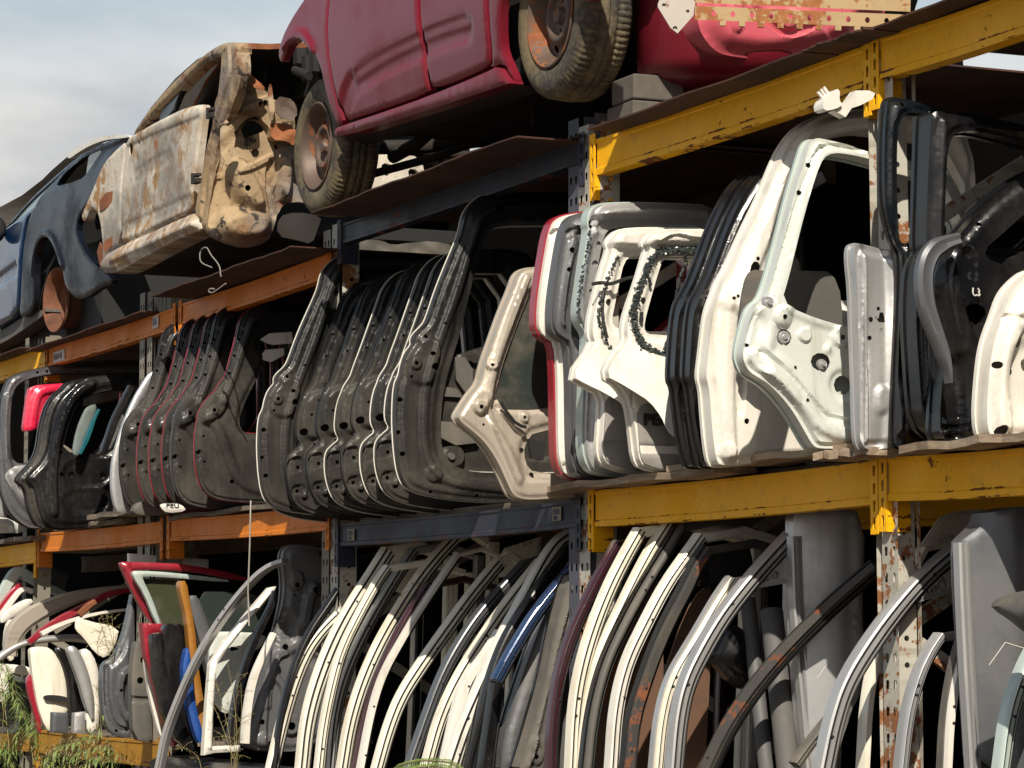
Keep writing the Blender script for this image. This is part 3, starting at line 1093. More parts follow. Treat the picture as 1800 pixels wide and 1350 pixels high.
pC = [(Q4([(1118, 665)])[0], .009), (Q4([(1047, 885)])[0], .009), (Q4([(1046, 995)])[0], .007), (Q4([(1258, 290)])[0], .006), (Q4([(1235, 376)])[0], .006), (Q4([(1210, 468)])[0], .006), (Q4([(1437, 152)])[0], .012), (Q4([(1220, 1040)])[0], .010), (Q4([(1075, 935)])[0], .006), (Q4([(1070, 800)])[0], .006)]
hC = root_at(plC, 'hatch', 'black hatch with red rim and torn white sticker remains, nearest of the red rimmed hatches', 'tailgate', GC)
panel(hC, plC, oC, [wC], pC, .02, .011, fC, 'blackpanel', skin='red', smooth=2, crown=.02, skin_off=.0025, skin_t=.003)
for x, sk, lb, sz in [(645, 'blackpaint', 'black hatch with black rim, farthest of the six hatches, beside the pale blue door edge', 1.06), (740, 'red', 'black hatch with red rim, second from the far end of the six hatches', 1.05), (795, 'red', 'black hatch with red rim, third from the far end of the six hatches', 1.055), (850, 'red', 'black hatch with red rim, third from the near end of the six hatches', 1.06), (905, 'silverdark', 'black hatch with a grey rim, directly behind the nearest red rimmed hatch', 1.065)]:
    t_ = copy_tree(hC)
    for ch in t_.children:
        if ch.name.startswith('outer_skin') and sk != 'red':
            ch.data = ch.data.copy(); ch.data.materials[0] = M[sk]
    px, py = Q4([(x, 870)])[0]
    t_.matrix_world = Matrix.Translation((pxX(px, py, YF) - plC.O.x, .01 * math.sin(x), 0)) @ plC.M() @ Matrix.Rotation(R(1.0 * math.sin(x * .37)), 4, 'Y') @ Matrix.Diagonal((1, sz, 1, 1))
    t_['label'] = lb
bits(plC, [('poly', Q4([(1372, 290), (1420, 258), (1540, 250), (1545, 310), (1440, 318), (1410, 310)]), .001), ('poly', Q4([(1365, 390), (1400, 345), (1500, 335), (1500, 372), (1430, 410)]), .001)], hC, 'whitepaint', 'sticker_remains', -.004)

# ---- suv tailgates in the yellow bay --------------------------------
GS = 'light tailgates standing in the yellow bay'
YF = D - .18
def suv(px0, label, outer, holes, pierce, feats, mat, skin, thick=.02, skin_t=.045, yaw=0, crown=.03, Y=YF, sm=1):
    pl = xplane(*px0, Y, yaw)
    t_ = root_at(pl, 'tailgate', label, 'tailgate', GS)
    panel(t_, pl, outer, holes, pierce, thick, .010, feats, mat, skin=skin, smooth=sm, crown=crown, skin_t=skin_t, skin_off=.006)
    return t_, pl
o1 = Q6([(420, 118), (300, 118), (225, 128), (190, 138), (166, 160), (152, 200), (145, 230), (128, 330), (110, 450), (104, 540), (110, 590), (140, 615), (172, 633), (180, 750), (182, 900), (184, 1050), (190, 1110), (212, 1160), (300, 1178), (700, 1178), (760, 1100), (780, 600), (760, 200), (700, 130)])
w1 = Q6([(700, 190), (330, 195), (260, 200), (225, 222), (205, 290), (190, 380), (178, 470), (170, 545), (185, 580), (260, 600), (700, 600)])
f1 = [('edge', .01, .03, .012), ('hole', .02, .04, -.018), ('line', Q6([(160, 210), (230, 190), (420, 180)]), .02, -.016), ('line', Q6([(180, 240), (150, 400), (140, 560)]), .012, .010), ('line', Q6([(200, 640), (205, 800), (205, 1100)]), .016, .012)]
t1, p1_ = suv(Q6([(184, 1060)])[0], 'silver white tailgate with a bright red outer edge, farthest of the light tailgates', o1, [w1], [(Q6([(180, 288)])[0], .009), (Q6([(165, 365)])[0], .008), (Q6([(197, 565)])[0], .007)], f1, 'whitepaint', 'red')
o2 = [(x + 28, y - 2) for x, y in o1]
w2 = [(x + 28, y - 2) for x, y in w1]
f2 = [('edge', .01, .03, .012), ('hole', .02, .04, -.018), ('line', Q6([(222, 205), (292, 185), (480, 175)]), .02, -.016), ('line', Q6([(255, 240), (215, 400), (200, 560)]), .012, .010)]
t2, p2_ = suv((Q6([(232, 1060)])[0]), 'dark silver tailgate between the red edged tailgate and the pale mint one', o2, [w2], [(Q6([(234, 270)])[0], .010), (Q6([(222, 348)])[0], .009)], f2, 'silverdark', 'silverdark')
o3 = Q6([(820, 95), (600, 84), (480, 82), (380, 84), (340, 92), (318, 115), (312, 165), (318, 180), (312, 230), (298, 320), (284, 420), (272, 500), (278, 548), (305, 585), (312, 620), (302, 720), (300, 820), (294, 960), (294, 1060), (312, 1122), (352, 1150), (480, 1166), (800, 1166), (880, 1000), (880, 300)])
w3 = Q6([(820, 168), (460, 165), (395, 176), (368, 215), (350, 300), (336, 400), (326, 500), (335, 555), (385, 588), (800, 600), (830, 400)])
f3 = [('edge', .01, .025, .010), ('hole', .02, .045, -.02), ('line', Q6([(310, 168), (350, 158), (800, 170)]), .03, -.02), ('poly', Q6([(330, 130), (380, 95), (800, 95), (800, 140), (360, 145)]), .03, .02), ('poly', Q6([(330, 640), (700, 640), (700, 1100), (340, 1100)]), .04, .012)]
t3, p3_ = suv(Q6([(296, 1060)])[0], 'white and pale mint tailgate with a silver spoiler, third of the light tailgates', o3, [w3], [(Q6([(348, 243)])[0], .009), (Q6([(334, 322)])[0], .012), (Q6([(318, 430)])[0], .008)], f3, 'silver', 'mint', skin_t=.05)
# the two nearest, standing with their outer side to the light
o4 = Q6([(800, 180), (600, 180), (480, 182), (428, 192), (404, 214), (388, 242), (398, 262), (372, 340), (342, 450), (322, 540), (318, 600), (332, 640), (238, 768), (300, 802), (366, 838), (362, 950), (354, 1050), (366, 1108), (430, 1136), (500, 1152), (700, 1152), (800, 1100), (820, 700)])
w4 = Q6([(760, 292), (560, 288), (478, 290), (448, 315), (428, 400), (408, 500), (398, 550), (420, 580), (520, 590), (760, 600)])
f4 = [('edge', .006, .014, .005), ('hole', .012, .03, -.014), ('poly', Q6([(388, 246), (404, 216), (430, 194), (800, 190), (800, 262), (430, 258)]), .02, .03), ('line', Q6([(475, 820), (475, 890)]), .006, -.012), ('poly', Q6([(380, 920), (720, 920), (720, 1120), (390, 1100)]), .06, -.02), ('wave', 16, 11, .005)]
t4, p4_ = suv(Q6([(360, 1080)])[0], 'white tailgate with a dented grey lower edge, second nearest of the light tailgates', o4, [w4], [(Q6([(381, 476)])[0], .012), (Q6([(412, 540)])[0], .006), (Q6([(350, 480)])[0], .009)], f4, 'whitepaint', 'whitepaint', thick=.03, skin_t=.02)
o5 = Q6([(860, 186), (740, 188), (620, 187), (570, 196), (542, 216), (528, 242), (550, 254), (538, 300), (508, 400), (472, 500), (455, 570), (460, 632), (412, 680), (371, 766), (430, 800), (472, 870), (488, 980), (500, 1090), (520, 1124), (640, 1150), (800, 1150), (880, 1000), (880, 400)])
w5 = Q6([(860, 296), (700, 294), (630, 292), (602, 300), (578, 370), (550, 470), (528, 555), (530, 590), (560, 606), (860, 615)])
f5 = [('edge', .006, .014, .005), ('hole', .012, .03, -.012), ('poly', Q6([(530, 246), (545, 218), (575, 200), (860, 195), (860, 246), (570, 246)]), .02, .028), ('line', Q6([(560, 230), (620, 195), (700, 220), (860, 215)]), .012, .012), ('line', Q6([(475, 820), (475, 890)]), .006, -.010), ('wave', 14, 10, .004), ('poly', Q6([(560, 800), (620, 770), (640, 850), (580, 860)]), .04, -.012)]
t5, p5_ = suv(Q6([(505, 1090)])[0], 'white tailgate with crumbled window glass and raised black letters, nearest of the light tailgates', o5, [w5], [(Q6([(519, 470)])[0], .012), (Q6([(541, 393)])[0], .007)], f5, 'whitepaint', 'whitepaint', thick=.03, skin_t=.02)
bits(p5_, [('poly', Q6([(530, 375), (542, 378), (550, 410), (540, 414)]), .004), ('poly', Q6([(502, 515), (515, 515), (512, 552), (500, 550)]), .004)], t5, 'rubber', 'rubber_stop', .006)

def crumbs(pl, px, wd, n, root, base=.012, size=.008, mat='shard', name='broken_glass'):
    mb = MB()
    p = resample(chaikin(pl.uv(px), 2, False), .004, False)
    for i in range(n):
        a = p[rng.integers(len(p))] + rng.normal(0, wd, 2)
        s = size * rng.uniform(.5, 1.5)
        c = pl.world([(a[0], a[1], base + rng.uniform(0, .010))])[0]
        q = Matrix.Rotation(rng.uniform(0, 6.3), 3, Vector(rng.normal(0, 1, 3)))
        mb.box(c, s, s * rng.uniform(.6, 1.2), s * .7, [tuple(r_) for r_ in q])
    return mb.build(name, M[mat], root)
def flare(root, pl, px, y0, y1, wmax, mat, name, g=.014, thick=.006):
    o = chaikin(pl.uv(px), 1)
    v0, v1 = pl.uv([(px[0][0], y0)])[0][1], pl.uv([(px[0][0], y1)])[0][1]
    V, T, b, lo = mesh2d(o, [], g)
    wv = .004 + wmax * np.clip((v0 - V[:, 1]) / (v0 - v1), 0, 1.2) ** 1.25
    P = pl.world(np.column_stack([V, np.zeros(len(V))]))
    E = np.array(EYE)
    def at(w_):
        d = E - P
        return P + d * (w_ / (d @ np.array(pl.n)))[:, None]
    A, B = at(wv), at(wv - thick)
    n = len(V)
    fs = [tuple(t) for t in T] + [tuple(n + i for i in t[::-1]) for t in T]
    k = b[0]
    fs += [(k[i], n + k[i], n + k[(i + 1) % len(k)], k[(i + 1) % len(k)]) for i in range(len(k))]
    mb = MB(); mb.add(np.vstack([A, B]), fs, True)
    return mb.build(name, M[mat], root)
Y6 = lambda y: 320 + y / 2.25
M['shadegrimewhite'] = paint('grimy white paint greyed by shade', (.27, .255, .235), .6, 0, 0, .9, (.09, .08, .065), .1, streak=.6, bumpy=.25, dscale=5, spec=.2)  # grime, plus the shade of the lower panels put into the grey
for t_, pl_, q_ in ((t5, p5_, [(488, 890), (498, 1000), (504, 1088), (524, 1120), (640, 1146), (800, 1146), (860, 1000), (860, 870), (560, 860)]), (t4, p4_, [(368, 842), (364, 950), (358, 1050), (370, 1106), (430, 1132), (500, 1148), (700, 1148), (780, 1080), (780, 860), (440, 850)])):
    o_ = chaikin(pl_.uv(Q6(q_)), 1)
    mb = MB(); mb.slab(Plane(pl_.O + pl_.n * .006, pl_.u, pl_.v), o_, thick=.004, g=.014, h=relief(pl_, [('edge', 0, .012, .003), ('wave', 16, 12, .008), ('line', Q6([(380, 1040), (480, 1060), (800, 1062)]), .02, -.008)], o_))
    mb.build('lower_panel', M['shadegrimewhite'], t_)
flare(t5, p5_, Q6([(470, 628), (412, 680), (371, 766), (430, 796), (482, 828), (545, 868), (592, 930), (612, 982), (640, 1010), (700, 1030), (860, 1030), (860, 640), (640, 700), (560, 680), (510, 650)]), Y6(640), Y6(980), .17, 'whitepaint', 'flared_skin')
flare(t4, p4_, Q6([(338, 640), (290, 690), (238, 768), (300, 802), (372, 836), (440, 880), (470, 930), (486, 1000), (500, 1060), (760, 1060), (760, 640), (480, 660), (400, 650)]), Y6(650), Y6(980), .12, 'whitepaint', 'flared_skin')
crumbs(p5_, Q6([(745, 270), (640, 268), (575, 275), (548, 300), (520, 370), (488, 450), (470, 530), (490, 610), (530, 665), (600, 690), (650, 695)]), .0055, 1500, t5, .005, .0052)
crumbs(p4_, Q6([(420, 290), (395, 330), (360, 430), (335, 520), (350, 610), (405, 675)]), .003, 160, t4, .004, .0045)
crumbs(p3_, Q6([(300, 200), (285, 300), (265, 400), (255, 470), (250, 520)]), .003, 160, t3, .012, .0045)
crumbs(p1_, Q6([(215, 215), (195, 320), (185, 420), (178, 500)]), .002, 90, t1, .010, .004, 'rubber', 'torn_seal')
def text(s, size, ext, pl, at, parent, mat, name, sx=1.0, base=.0, bold=.0):
    cu = bpy.data.curves.new(name, 'FONT')
    cu.body = s
    cu.size = size
    cu.extrude = ext
    cu.offset = bold
    cu.align_x = 'LEFT'
    to = bpy.data.objects.new(name, cu)
    COL.objects.link(to)
    bpy.context.view_layer.update()
    me = bpy.data.meshes.new_from_object(to.evaluated_get(bpy.context.evaluated_depsgraph_get()))
    bpy.data.objects.remove(to)
    c = pl.uv([at])[0]
    m = Plane(pl.world([(c[0], c[1], base)])[0], pl.u, pl.v).M() @ Matrix.Diagonal((sx, 1, 1, 1))
    root = parent
    while root is not None and root.parent is not None:
        root = root.parent
    me.transform((root.matrix_world.inverted() if root else Matrix()) @ m)
    me.materials.clear(); me.materials.append(M[mat])
    o = bpy.data.objects.new(name, me)
    COL.objects.link(o)
    if parent: o.parent = parent
    return o
text('PEU', .050, .006, p5_, Q6([(512, 960)])[0], t5, 'letter', 'lettering', 1.15, .012, .0015)
def wire_px(mb, pl, px, r_, off=.02, wob=.004, own=None):
    if own: mb = MB()
    p = chaikin(pl.uv(px), 3, False)
    mb.tube([pl.world([(a, b, off + rng.uniform(-wob, wob))])[0] for a, b in p], r_, 6)
    if own: mb.build('wire', M['rubber'], own)
wire_px(None, p5_, Q6([(672, 292), (680, 320), (655, 370), (640, 440), (632, 520), (620, 600), (600, 640), (592, 668)]), .006, own=t5)
wire_px(None, p5_, Q6([(630, 450), (640, 500), (628, 560), (618, 650)]), .004, .03, own=t5)
wire_px(None, p4_, Q6([(300, 408), (340, 400), (370, 410), (420, 390), (465, 380)]), .006, .03, own=t4)
wire_px(None, p4_, Q6([(355, 420), (345, 470), (350, 560), (365, 620)]), .005, .02, own=t4)


YF = D - .13
# ---- black doors, white doors, mint door, silver door ---------------
def door(name, label, px0, outer, holes, pierce, feats, mat, skin=None, thick=.04, skin_t=.015, yaw=0, Y=YF, sm=2, cat='car door', group=None, crown=.02, g=.011, part='inner_panel'):
    pl = xplane(*px0, Y, yaw)
    t_ = root_at(pl, name, label, cat, group)
    panel(t_, pl, outer, holes, pierce, thick, g, feats, mat, skin=skin, smooth=sm, crown=crown, skin_t=skin_t, name=part)
    return t_, pl
ob1 = Q6([(1080, -60), (985, -48), (930, -30), (880, 20), (835, 100), (790, 200), (760, 285), (720, 390), (690, 445), (668, 478), (655, 560), (646, 680), (641, 780), (655, 800), (662, 850), (675, 960), (690, 1050), (705, 1110), (720, 1130), (900, 1120), (1000, 1000), (1080, 600), (1100, 200)])
fb = [('edge', .01, .02, .004), ('line', Q6([(960, -10), (850, 160), (760, 400), (700, 560), (690, 760), (720, 1000), (740, 1120)]), .022, .007), ('poly', Q6([(650, 480), (700, 440), (740, 470), (720, 520), (670, 520)]), .02, .014), ('line', Q6([(665, 840), (690, 1000), (715, 1120)]), .012, -.012)]
db1, _ = door('salvaged_door', 'glossy black door with pointed top, left of the two black ones beside the white tailgates', Q6([(662, 900)])[0], ob1, [], [(Q6([(712, 462)])[0], .007), (Q6([(700, 470)])[0], .006)], fb, 'blackpaint', 'blackpaint', Y=D - .22)
db2 = copy_tree(db1)
db2.matrix_world = Matrix.Translation((pxX(*Q6([(722, 900)])[0], D - .22) - pxX(*Q6([(662, 900)])[0], D - .22), 0, -.004)) @ db1.matrix_world
db2['label'] = 'glossy black door with pointed top, touching the large white van door'

oW = Q7([(1000, 150), (760, 108), (640, 116), (545, 124), (472, 140), (402, 180), (352, 248), (320, 320), (280, 420), (245, 490), (212, 560), (172, 650), (142, 700), (126, 745), (106, 800), (96, 870), (86, 960), (78, 1025), (90, 1062), (96, 1150), (106, 1260), (116, 1312), (128, 1326), (190, 1326), (330, 1305), (700, 1290), (950, 1280), (1000, 900)])
wW = Q7([(960, 240), (640, 190), (560, 196), (485, 220), (430, 262), (390, 320), (355, 420), (330, 520), (315, 620), (305, 700), (320, 760), (960, 780)])
fW = [('edge', .012, .03, .014), ('hole', .015, .045, -.02), ('line', Q7([(640, 150), (500, 170), (420, 220), (340, 370), (270, 540), (215, 690), (190, 800)]), .03, .016), ('line', Q7([(165, 745), (150, 900), (140, 1100), (150, 1290)]), .03, .014), ('poly', Q7([(115, 750), (185, 735), (210, 800), (130, 800)]), .03, .016), ('disc', Q7([(145, 1280)])[0], .03, .012), ('line', Q7([(195, 800), (200, 1000), (190, 1150)]), .015, -.014)]
dW, plW = door('van_door', 'large white van door with high arched window frame, left of the mint door frame', Q7([(105, 1260)])[0], oW, [wW], [(Q7([(232, 676)])[0], .034, .6), (Q7([(240, 630)])[0], .007), (Q7([(152, 765)])[0], .006), (Q7([(165, 758)])[0], .006), (Q7([(205, 1025)])[0], .008), (Q7([(210, 1178)])[0], .009), (Q7([(350, 268)])[0], .006)], fW, 'whitepaint', 'whitepaint', thick=.05, cat='van door', Y=D - .24)
plH = xplane(*Q7([(470, 130)])[0], D - .34)
bits(plH, [('poly', Q7([(500, 128), (550, 95), (575, 60), (620, 60), (640, 70), (630, 90), (590, 110), (560, 120), (540, 150)]), .03)], dW, 'whitepaint', 'broken_hinge', -.01)
hb = MB()
P3 = lambda pl, px, off: Vector(pl.world([(*pl.uv([px])[0], off)])[0])
for a, b_, r_ in (((478, 45), (498, 75), .005), ((458, 62), (480, 88), .005), ((468, 52), (488, 82), .004)):
    hb.tube([P3(plH, Q7([a])[0], .0), P3(plH, Q7([b_])[0], .0)], r_)
mbx = Q7([(455, 100), (485, 70), (505, 55), (515, 65), (512, 95), (525, 110), (500, 125), (460, 132)])
hb.slab(Plane(plH.O + plH.n * .03, plH.u, plH.v), chaikin(plH.uv(mbx), 1), thick=.05, g=.03)
hb.build('wiring_stub', M['whitepaint'], dW)
# rounded white rear door behind the mint frame
oR_ = Q7([(212, 1028), (245, 1020), (300, 1050), (420, 1100), (560, 1180), (600, 1290), (440, 1285), (350, 1296), (315, 1300), (290, 1276), (262, 1210), (238, 1130)])
oR2 = Q7([(560, 980), (300, 970), (215, 1000), (212, 1030), (238, 1130), (262, 1210), (290, 1276), (315, 1300), (440, 1285), (600, 1290)])
hR = Q7([(330, 1085), (300, 1082), (312, 1120), (340, 1190), (380, 1240), (420, 1262), (560, 1262), (560, 1085)])
dR, _ = door('salvaged_door', 'white curved rear door corner low between the van door and the mint frame', Q7([(290, 1276)])[0], oR2, [hR], [(Q7([(333, 1230)])[0], .016)], [('edge', .01, .025, .01), ('hole', .012, .05, -.02), ('line', Q7([(245, 1040), (275, 1130), (310, 1250)]), .012, -.012)], 'whitepaint', 'whitepaint', Y=D + .01)

oM = Q7([(960, 330), (700, 282), (635, 266), (570, 241), (482, 221), (452, 216), (433, 230), (419, 272), (380, 400), (340, 560), (302, 700), (278, 762), (244, 784), (226, 840), (204, 930), (206, 972), (226, 1010), (256, 1028), (292, 1050), (332, 1090), (372, 1140), (412, 1208), (440, 1258), (462, 1271), (600, 1268), (950, 1262), (980, 800)])
wM = Q7([(940, 380), (640, 296), (560, 276), (498, 270), (466, 288), (442, 345), (402, 480), (372, 600), (350, 690), (326, 772), (400, 812), (500, 846), (600, 868), (940, 900)])
fM = [('edge', .010, .018, .012), ('edge', .075, .10, -.010), ('hole', .010, .025, .008), ('line', Q7([(600, 262), (500, 246), (455, 262), (430, 330), (380, 480), (330, 660), (300, 760)]), .014, -.012),
      ('poly', Q7([(225, 850), (260, 800), (285, 850), (260, 930), (300, 1010), (230, 1000), (212, 950)]), .03, -.02), ('line', Q7([(240, 960), (330, 1030), (420, 1130), (470, 1210), (640, 1230)]), .03, .018), ('line', Q7([(270, 950), (350, 1020), (440, 1130), (500, 1180), (640, 1190)]), .018, -.014),
      ('disc', Q7([(335, 825)])[0], .035, .012), ('disc', Q7([(535, 892)])[0], .034, .012), ('disc', Q7([(412, 885)])[0], .024, .010), ('poly', Q7([(480, 920), (500, 915), (500, 945), (480, 950)]), .012, .010), ('disc', Q7([(545, 1055)])[0], .05, -.010)]
dM, plM = door('van_door', 'pale mint van door with tall open window, right of the white van door', Q7([(410, 1210)])[0], oM, [wM], [(Q7([(336, 826)])[0], .008), (Q7([(537, 894)])[0], .008), (Q7([(342, 893)])[0], .024), (Q7([(466, 976)])[0], .026, 1.2), (Q7([(546, 1054)])[0], .028), (Q7([(380, 996)])[0], .006), (Q7([(417, 1107)])[0], .006), (Q7([(425, 310)])[0], .008), (Q7([(394, 402)])[0], .008), (Q7([(582, 1182)])[0], .012), (Q7([(484, 240)])[0], .022, 1.6), (Q7([(222, 918)])[0], .006), (Q7([(463, 1258)])[0], .010)], fM, 'mintwhite', 'mint', thick=.05, cat='van door', yaw=4, Y=D - .20)
bits(plM, [('disc', Q7([(287, 776)])[0], .02, .018), ('disc', Q7([(342, 893)])[0], .02, .012), ('disc', Q7([(470, 985)])[0], .016, .015)], dM, 'silver', 'bolt', .004)
gm = MB()
gm.slab(Plane(plM.O - plM.n * .30, plM.u, plM.v), chaikin(plM.uv(Q7([(375, 620), (430, 626), (560, 625), (700, 630), (700, 1000), (330, 900), (350, 700)])), 2), thick=.01, g=.06)
tag(centre_origin(gm.build('trim_board', M['plasticgrey']), plM.O - plM.n * .30), 'dark grey trim board standing inside the mint door window', 'trim panel')

oS = Q7([(760, 590), (710, 600), (652, 584), (604, 573), (586, 578), (580, 600), (582, 650), (590, 720), (595, 900), (600, 1000), (604, 1200), (610, 1262), (640, 1274), (700, 1268), (780, 1262)])
fS = [('edge', .012, .03, .014), ('line', Q7([(655, 590), (665, 760), (652, 950), (648, 1220)]), .055, -.016), ('poly', Q7([(650, 1060), (690, 1060), (690, 1150), (650, 1150)]), .02, .010), ('fn', lambda P: .010 * np.sin(P[:, 1] * 11) * np.sin(P[:, 0] * 20)), ('line', Q7([(605, 620), (612, 900), (622, 1240)]), .012, .012)]
dS, _ = door('salvaged_door', 'bare silver door edge in front of the perforated post, between mint and black doors', Q7([(604, 1200)])[0], oS, [], [(Q7([(640, 832)])[0], .008), (Q7([(634, 895)])[0], .007), (Q7([(668, 795)])[0], .006), (Q7([(617, 632)])[0], .006), (Q7([(672, 868)])[0], .006), Q7([(653, 822), (668, 822), (672, 808), (684, 808), (688, 825), (688, 842), (668, 842)])], fS, 'silver', 'silver', thick=.03, Y=D - .17, g=.008)

# black sliding doors
oK = Q7([(1250, 200), (1020, 150), (1000, 140), (900, 128), (800, 112), (765, 94), (690, 78), (668, 84), (660, 104), (652, 200), (650, 330), (654, 460), (690, 582), (710, 600), (712, 700), (706, 850), (698, 1000), (692, 1150), (690, 1240), (696, 1262), (720, 1268), (870, 1254), (1200, 1240)])
wK = Q7([(1200, 250), (900, 170), (830, 148), (760, 128), (720, 136), (700, 165), (694, 210), (692, 320), (694, 450), (704, 560), (720, 578), (830, 580), (1200, 600)])
fK = [('edge', .012, .03, .012), ('hole', .008, .02, -.01), ('poly', Q7([(720, 640), (1000, 640), (1000, 1200), (720, 1220)]), .05, -.02), ('line', Q7([(740, 1200), (760, 1010), (880, 990), (960, 1120)]), .03, .016), ('line', Q7([(725, 620), (740, 900), (720, 1200)]), .02, .014), ('wave', 9, 6, .004)]
oK = [(x + 17, y) for x, y in oK]; wK = [(x + 17, y) for x, y in wK]
dK, plK = door('van_door', 'black sliding van door with open window frame, just right of the silver door', Q7([(692, 1200)])[0], oK, [wK], [(Q7([(742, 105)])[0], .006), (Q7([(784, 830)])[0], .007), (Q7([(724, 830)])[0], .007)], fK, 'bluebk', 'blackpaint', thick=.02, skin_t=.01, cat='van door', Y=D - .13)
for dx_, lb in ((.13, 'black van door with a broad dark pillar, second behind the silver door'), ):
    pass
oK2 = Q7([(1300, 200), (1157, 196), (1000, 178), (985, 150), (935, 140), (880, 130), (842, 128), (836, 150), (830, 350), (822, 580), (830, 600), (800, 640), (790, 800), (800, 1000), (820, 1240), (1050, 1235), (1300, 1230)])
wK2 = Q7([(1300, 260), (1100, 215), (1000, 190), (930, 196), (905, 230), (895, 300), (890, 450), (885, 570), (1300, 620)])
dK2, plK2 = door('van_door', 'black van door with broad dark window pillar, behind the grey fender lip', Q7([(830, 1240)])[0], oK2, [wK2], [], [('edge', .012, .03, .012), ('line', Q7([(860, 150), (858, 350), (850, 580)]), .03, .02), ('hole', .01, .025, -.012), ('wave', 12, 8, .004)], 'blackpaint', 'blackpaint', thick=.06, cat='van door', Y=D - .11)

# curved black door with grey lip, and the slanting pillar door
oF = Q7([(1250, 300), (1157, 345), (1100, 385), (1020, 450), (960, 520), (930, 556), (880, 585), (862, 640), (850, 720), (870, 820), (888, 900), (890, 980), (880, 1060), (874, 1160), (872, 1250), (1000, 1246), (1250, 1240)])
wF_ = Q7([(1250, 410), (1157, 468), (1080, 540), (1010, 600), (1040, 640), (1250, 700)])
fF = [('edge', .012, .03, .012), ('line', Q7([(900, 600), (890, 720), (930, 880), (980, 1000), (990, 1240)]), .04, .03), ('line', Q7([(960, 620), (960, 760), (1030, 900), (1060, 1100)]), .03, -.02), ('poly', Q7([(900, 960), (960, 960), (970, 1240), (880, 1240)]), .04, -.03), ('line', Q7([(900, 1180), (960, 1180)]), .01, .012), ('line', Q7([(900, 1210), (960, 1210)]), .01, .012), ('wave', 7, 8, .004)]
dF, plF = door('salvaged_door', 'black car door with slanting window pillar and chalk scrawl, near the right edge', Q7([(872, 1240)])[0], oF, [wF_], [(Q7([(990, 815)])[0], .03), (Q7([(1056, 660)])[0], .02), (Q7([(1000, 510)])[0], .006), (Q7([(945, 545)])[0], .006)], fF, 'blackpaint', 'bluebk', thick=.05, Y=D - .12)
bl = MB()
for stroke in ([(968, 728), (966, 745), (972, 756), (982, 752)], [(984, 730), (990, 738), (986, 744), (992, 752), (984, 756)]):
    wire_px(bl, plF, Q7(stroke), .0022, .024, 0)
bl.build('chalk_mark', M['labelwhite'], dF)
lp = MB()
prof = [(-.5, 0), (-.5, .6), (-.3, 1), (.0, .8), (.3, 1.0), (.5, .7), (.5, 0)]
plL = xplane(*Q7([(885, 1000)])[0], D - .16)
lp.sweep(plL, chaikin(plL.uv(Q7([(925, 562), (880, 575), (838, 600), (815, 645), (808, 710), (818, 790), (842, 860), (868, 930), (888, 1000), (892, 1050)])), 3, False), prof, [.035, .05, .052, .05, .05, .045, .035, .01], depth=.03)
tag(centre_origin(lp.build('fender_lip', M['silverdark']), plL.O), 'curved dull grey metal lip hanging before the black car door', 'fender lip')

oX = Q7([(1330, 640), (1200, 660), (1157, 690), (1112, 740), (1086, 820), (1062, 880), (1046, 950), (1036, 1050), (1030, 1150), (1038, 1222), (1062, 1236), (1330, 1240)])
fX = [('edge', .012, .03, .012), ('line', Q7([(1157, 800), (1110, 860), (1080, 960), (1070, 1100), (1080, 1200)]), .03, .02), ('line', Q7([(1085, 822), (1157, 840)]), .012, -.01), ('poly', Q7([(1100, 900), (1300, 900), (1300, 1180), (1090, 1150)]), .05, -.02)]
dX, _ = door('salvaged_door', 'white rounded door corner with large holes, cut off by the right edge', Q7([(1030, 1150)])[0], oX, [Q7([(1134, 876), (1120, 888), (1116, 908), (1124, 926), (1140, 928), (1146, 905)]), Q7([(1185, 960), (1155, 965), (1150, 985), (1160, 1010), (1190, 1012)])], [(Q7([(1057, 988)])[0], .010), (Q7([(1112, 1010)])[0], .010), (Q7([(1070, 1212)])[0], .016)], fX, 'whitepaint', 'whitepaint', thick=.05, Y=D - .12)
# ------------------------------------------------------------------ decks, planks, shed wall
def sheet_deck(x0, x1, z, ov, label, back=None, name='steel_sheet', mat='rust', t=.006, warp=.004, grp='rusty sheets decking the top of the racking'):
    mb = MB()
    n, m = 16, 5
    y0, y1 = D - ov, (D + RD if back is None else back)
    V = []
    for zz in (0, t):
        for i in range(n + 1):
            for j in range(m + 1):
                x = x0 + (x1 - x0) * i / n
                y = y0 + (y1 - y0) * j / m
                V.append((x, y + (.004 * math.sin(3.1 * i + x0) if j == 0 else 0), z + zz + warp * (1 - j / m) * math.sin(i * .9 + x0 * 2) * .7))
    k = (n + 1) * (m + 1)
    fs = []
    for i in range(n):
        for j in range(m):
            a, b = i * (m + 1) + j, (i + 1) * (m + 1) + j
            fs.append((a, a + 1, b + 1, b)); fs.append((k + a, k + b, k + b + 1, k + a + 1))
    for i in range(n):
        for j in (0, m):
            a, b = i * (m + 1) + j, (i + 1) * (m + 1) + j
            q = (a, b, k + b, k + a)
            fs.append(q if j == 0 else q[::-1])
    for j in range(m):
        for i in (0, n):
            a, b = i * (m + 1) + j, i * (m + 1) + j + 1
            q = (a, b, k + b, k + a)
            fs.append(q if i else q[::-1])
    mb.add(V, fs, False)
    o = mb.build(name, M[mat])
    centre_origin(o, ((x0 + x1) / 2, D, z))
    return tag(o, label, 'steel sheet', grp)

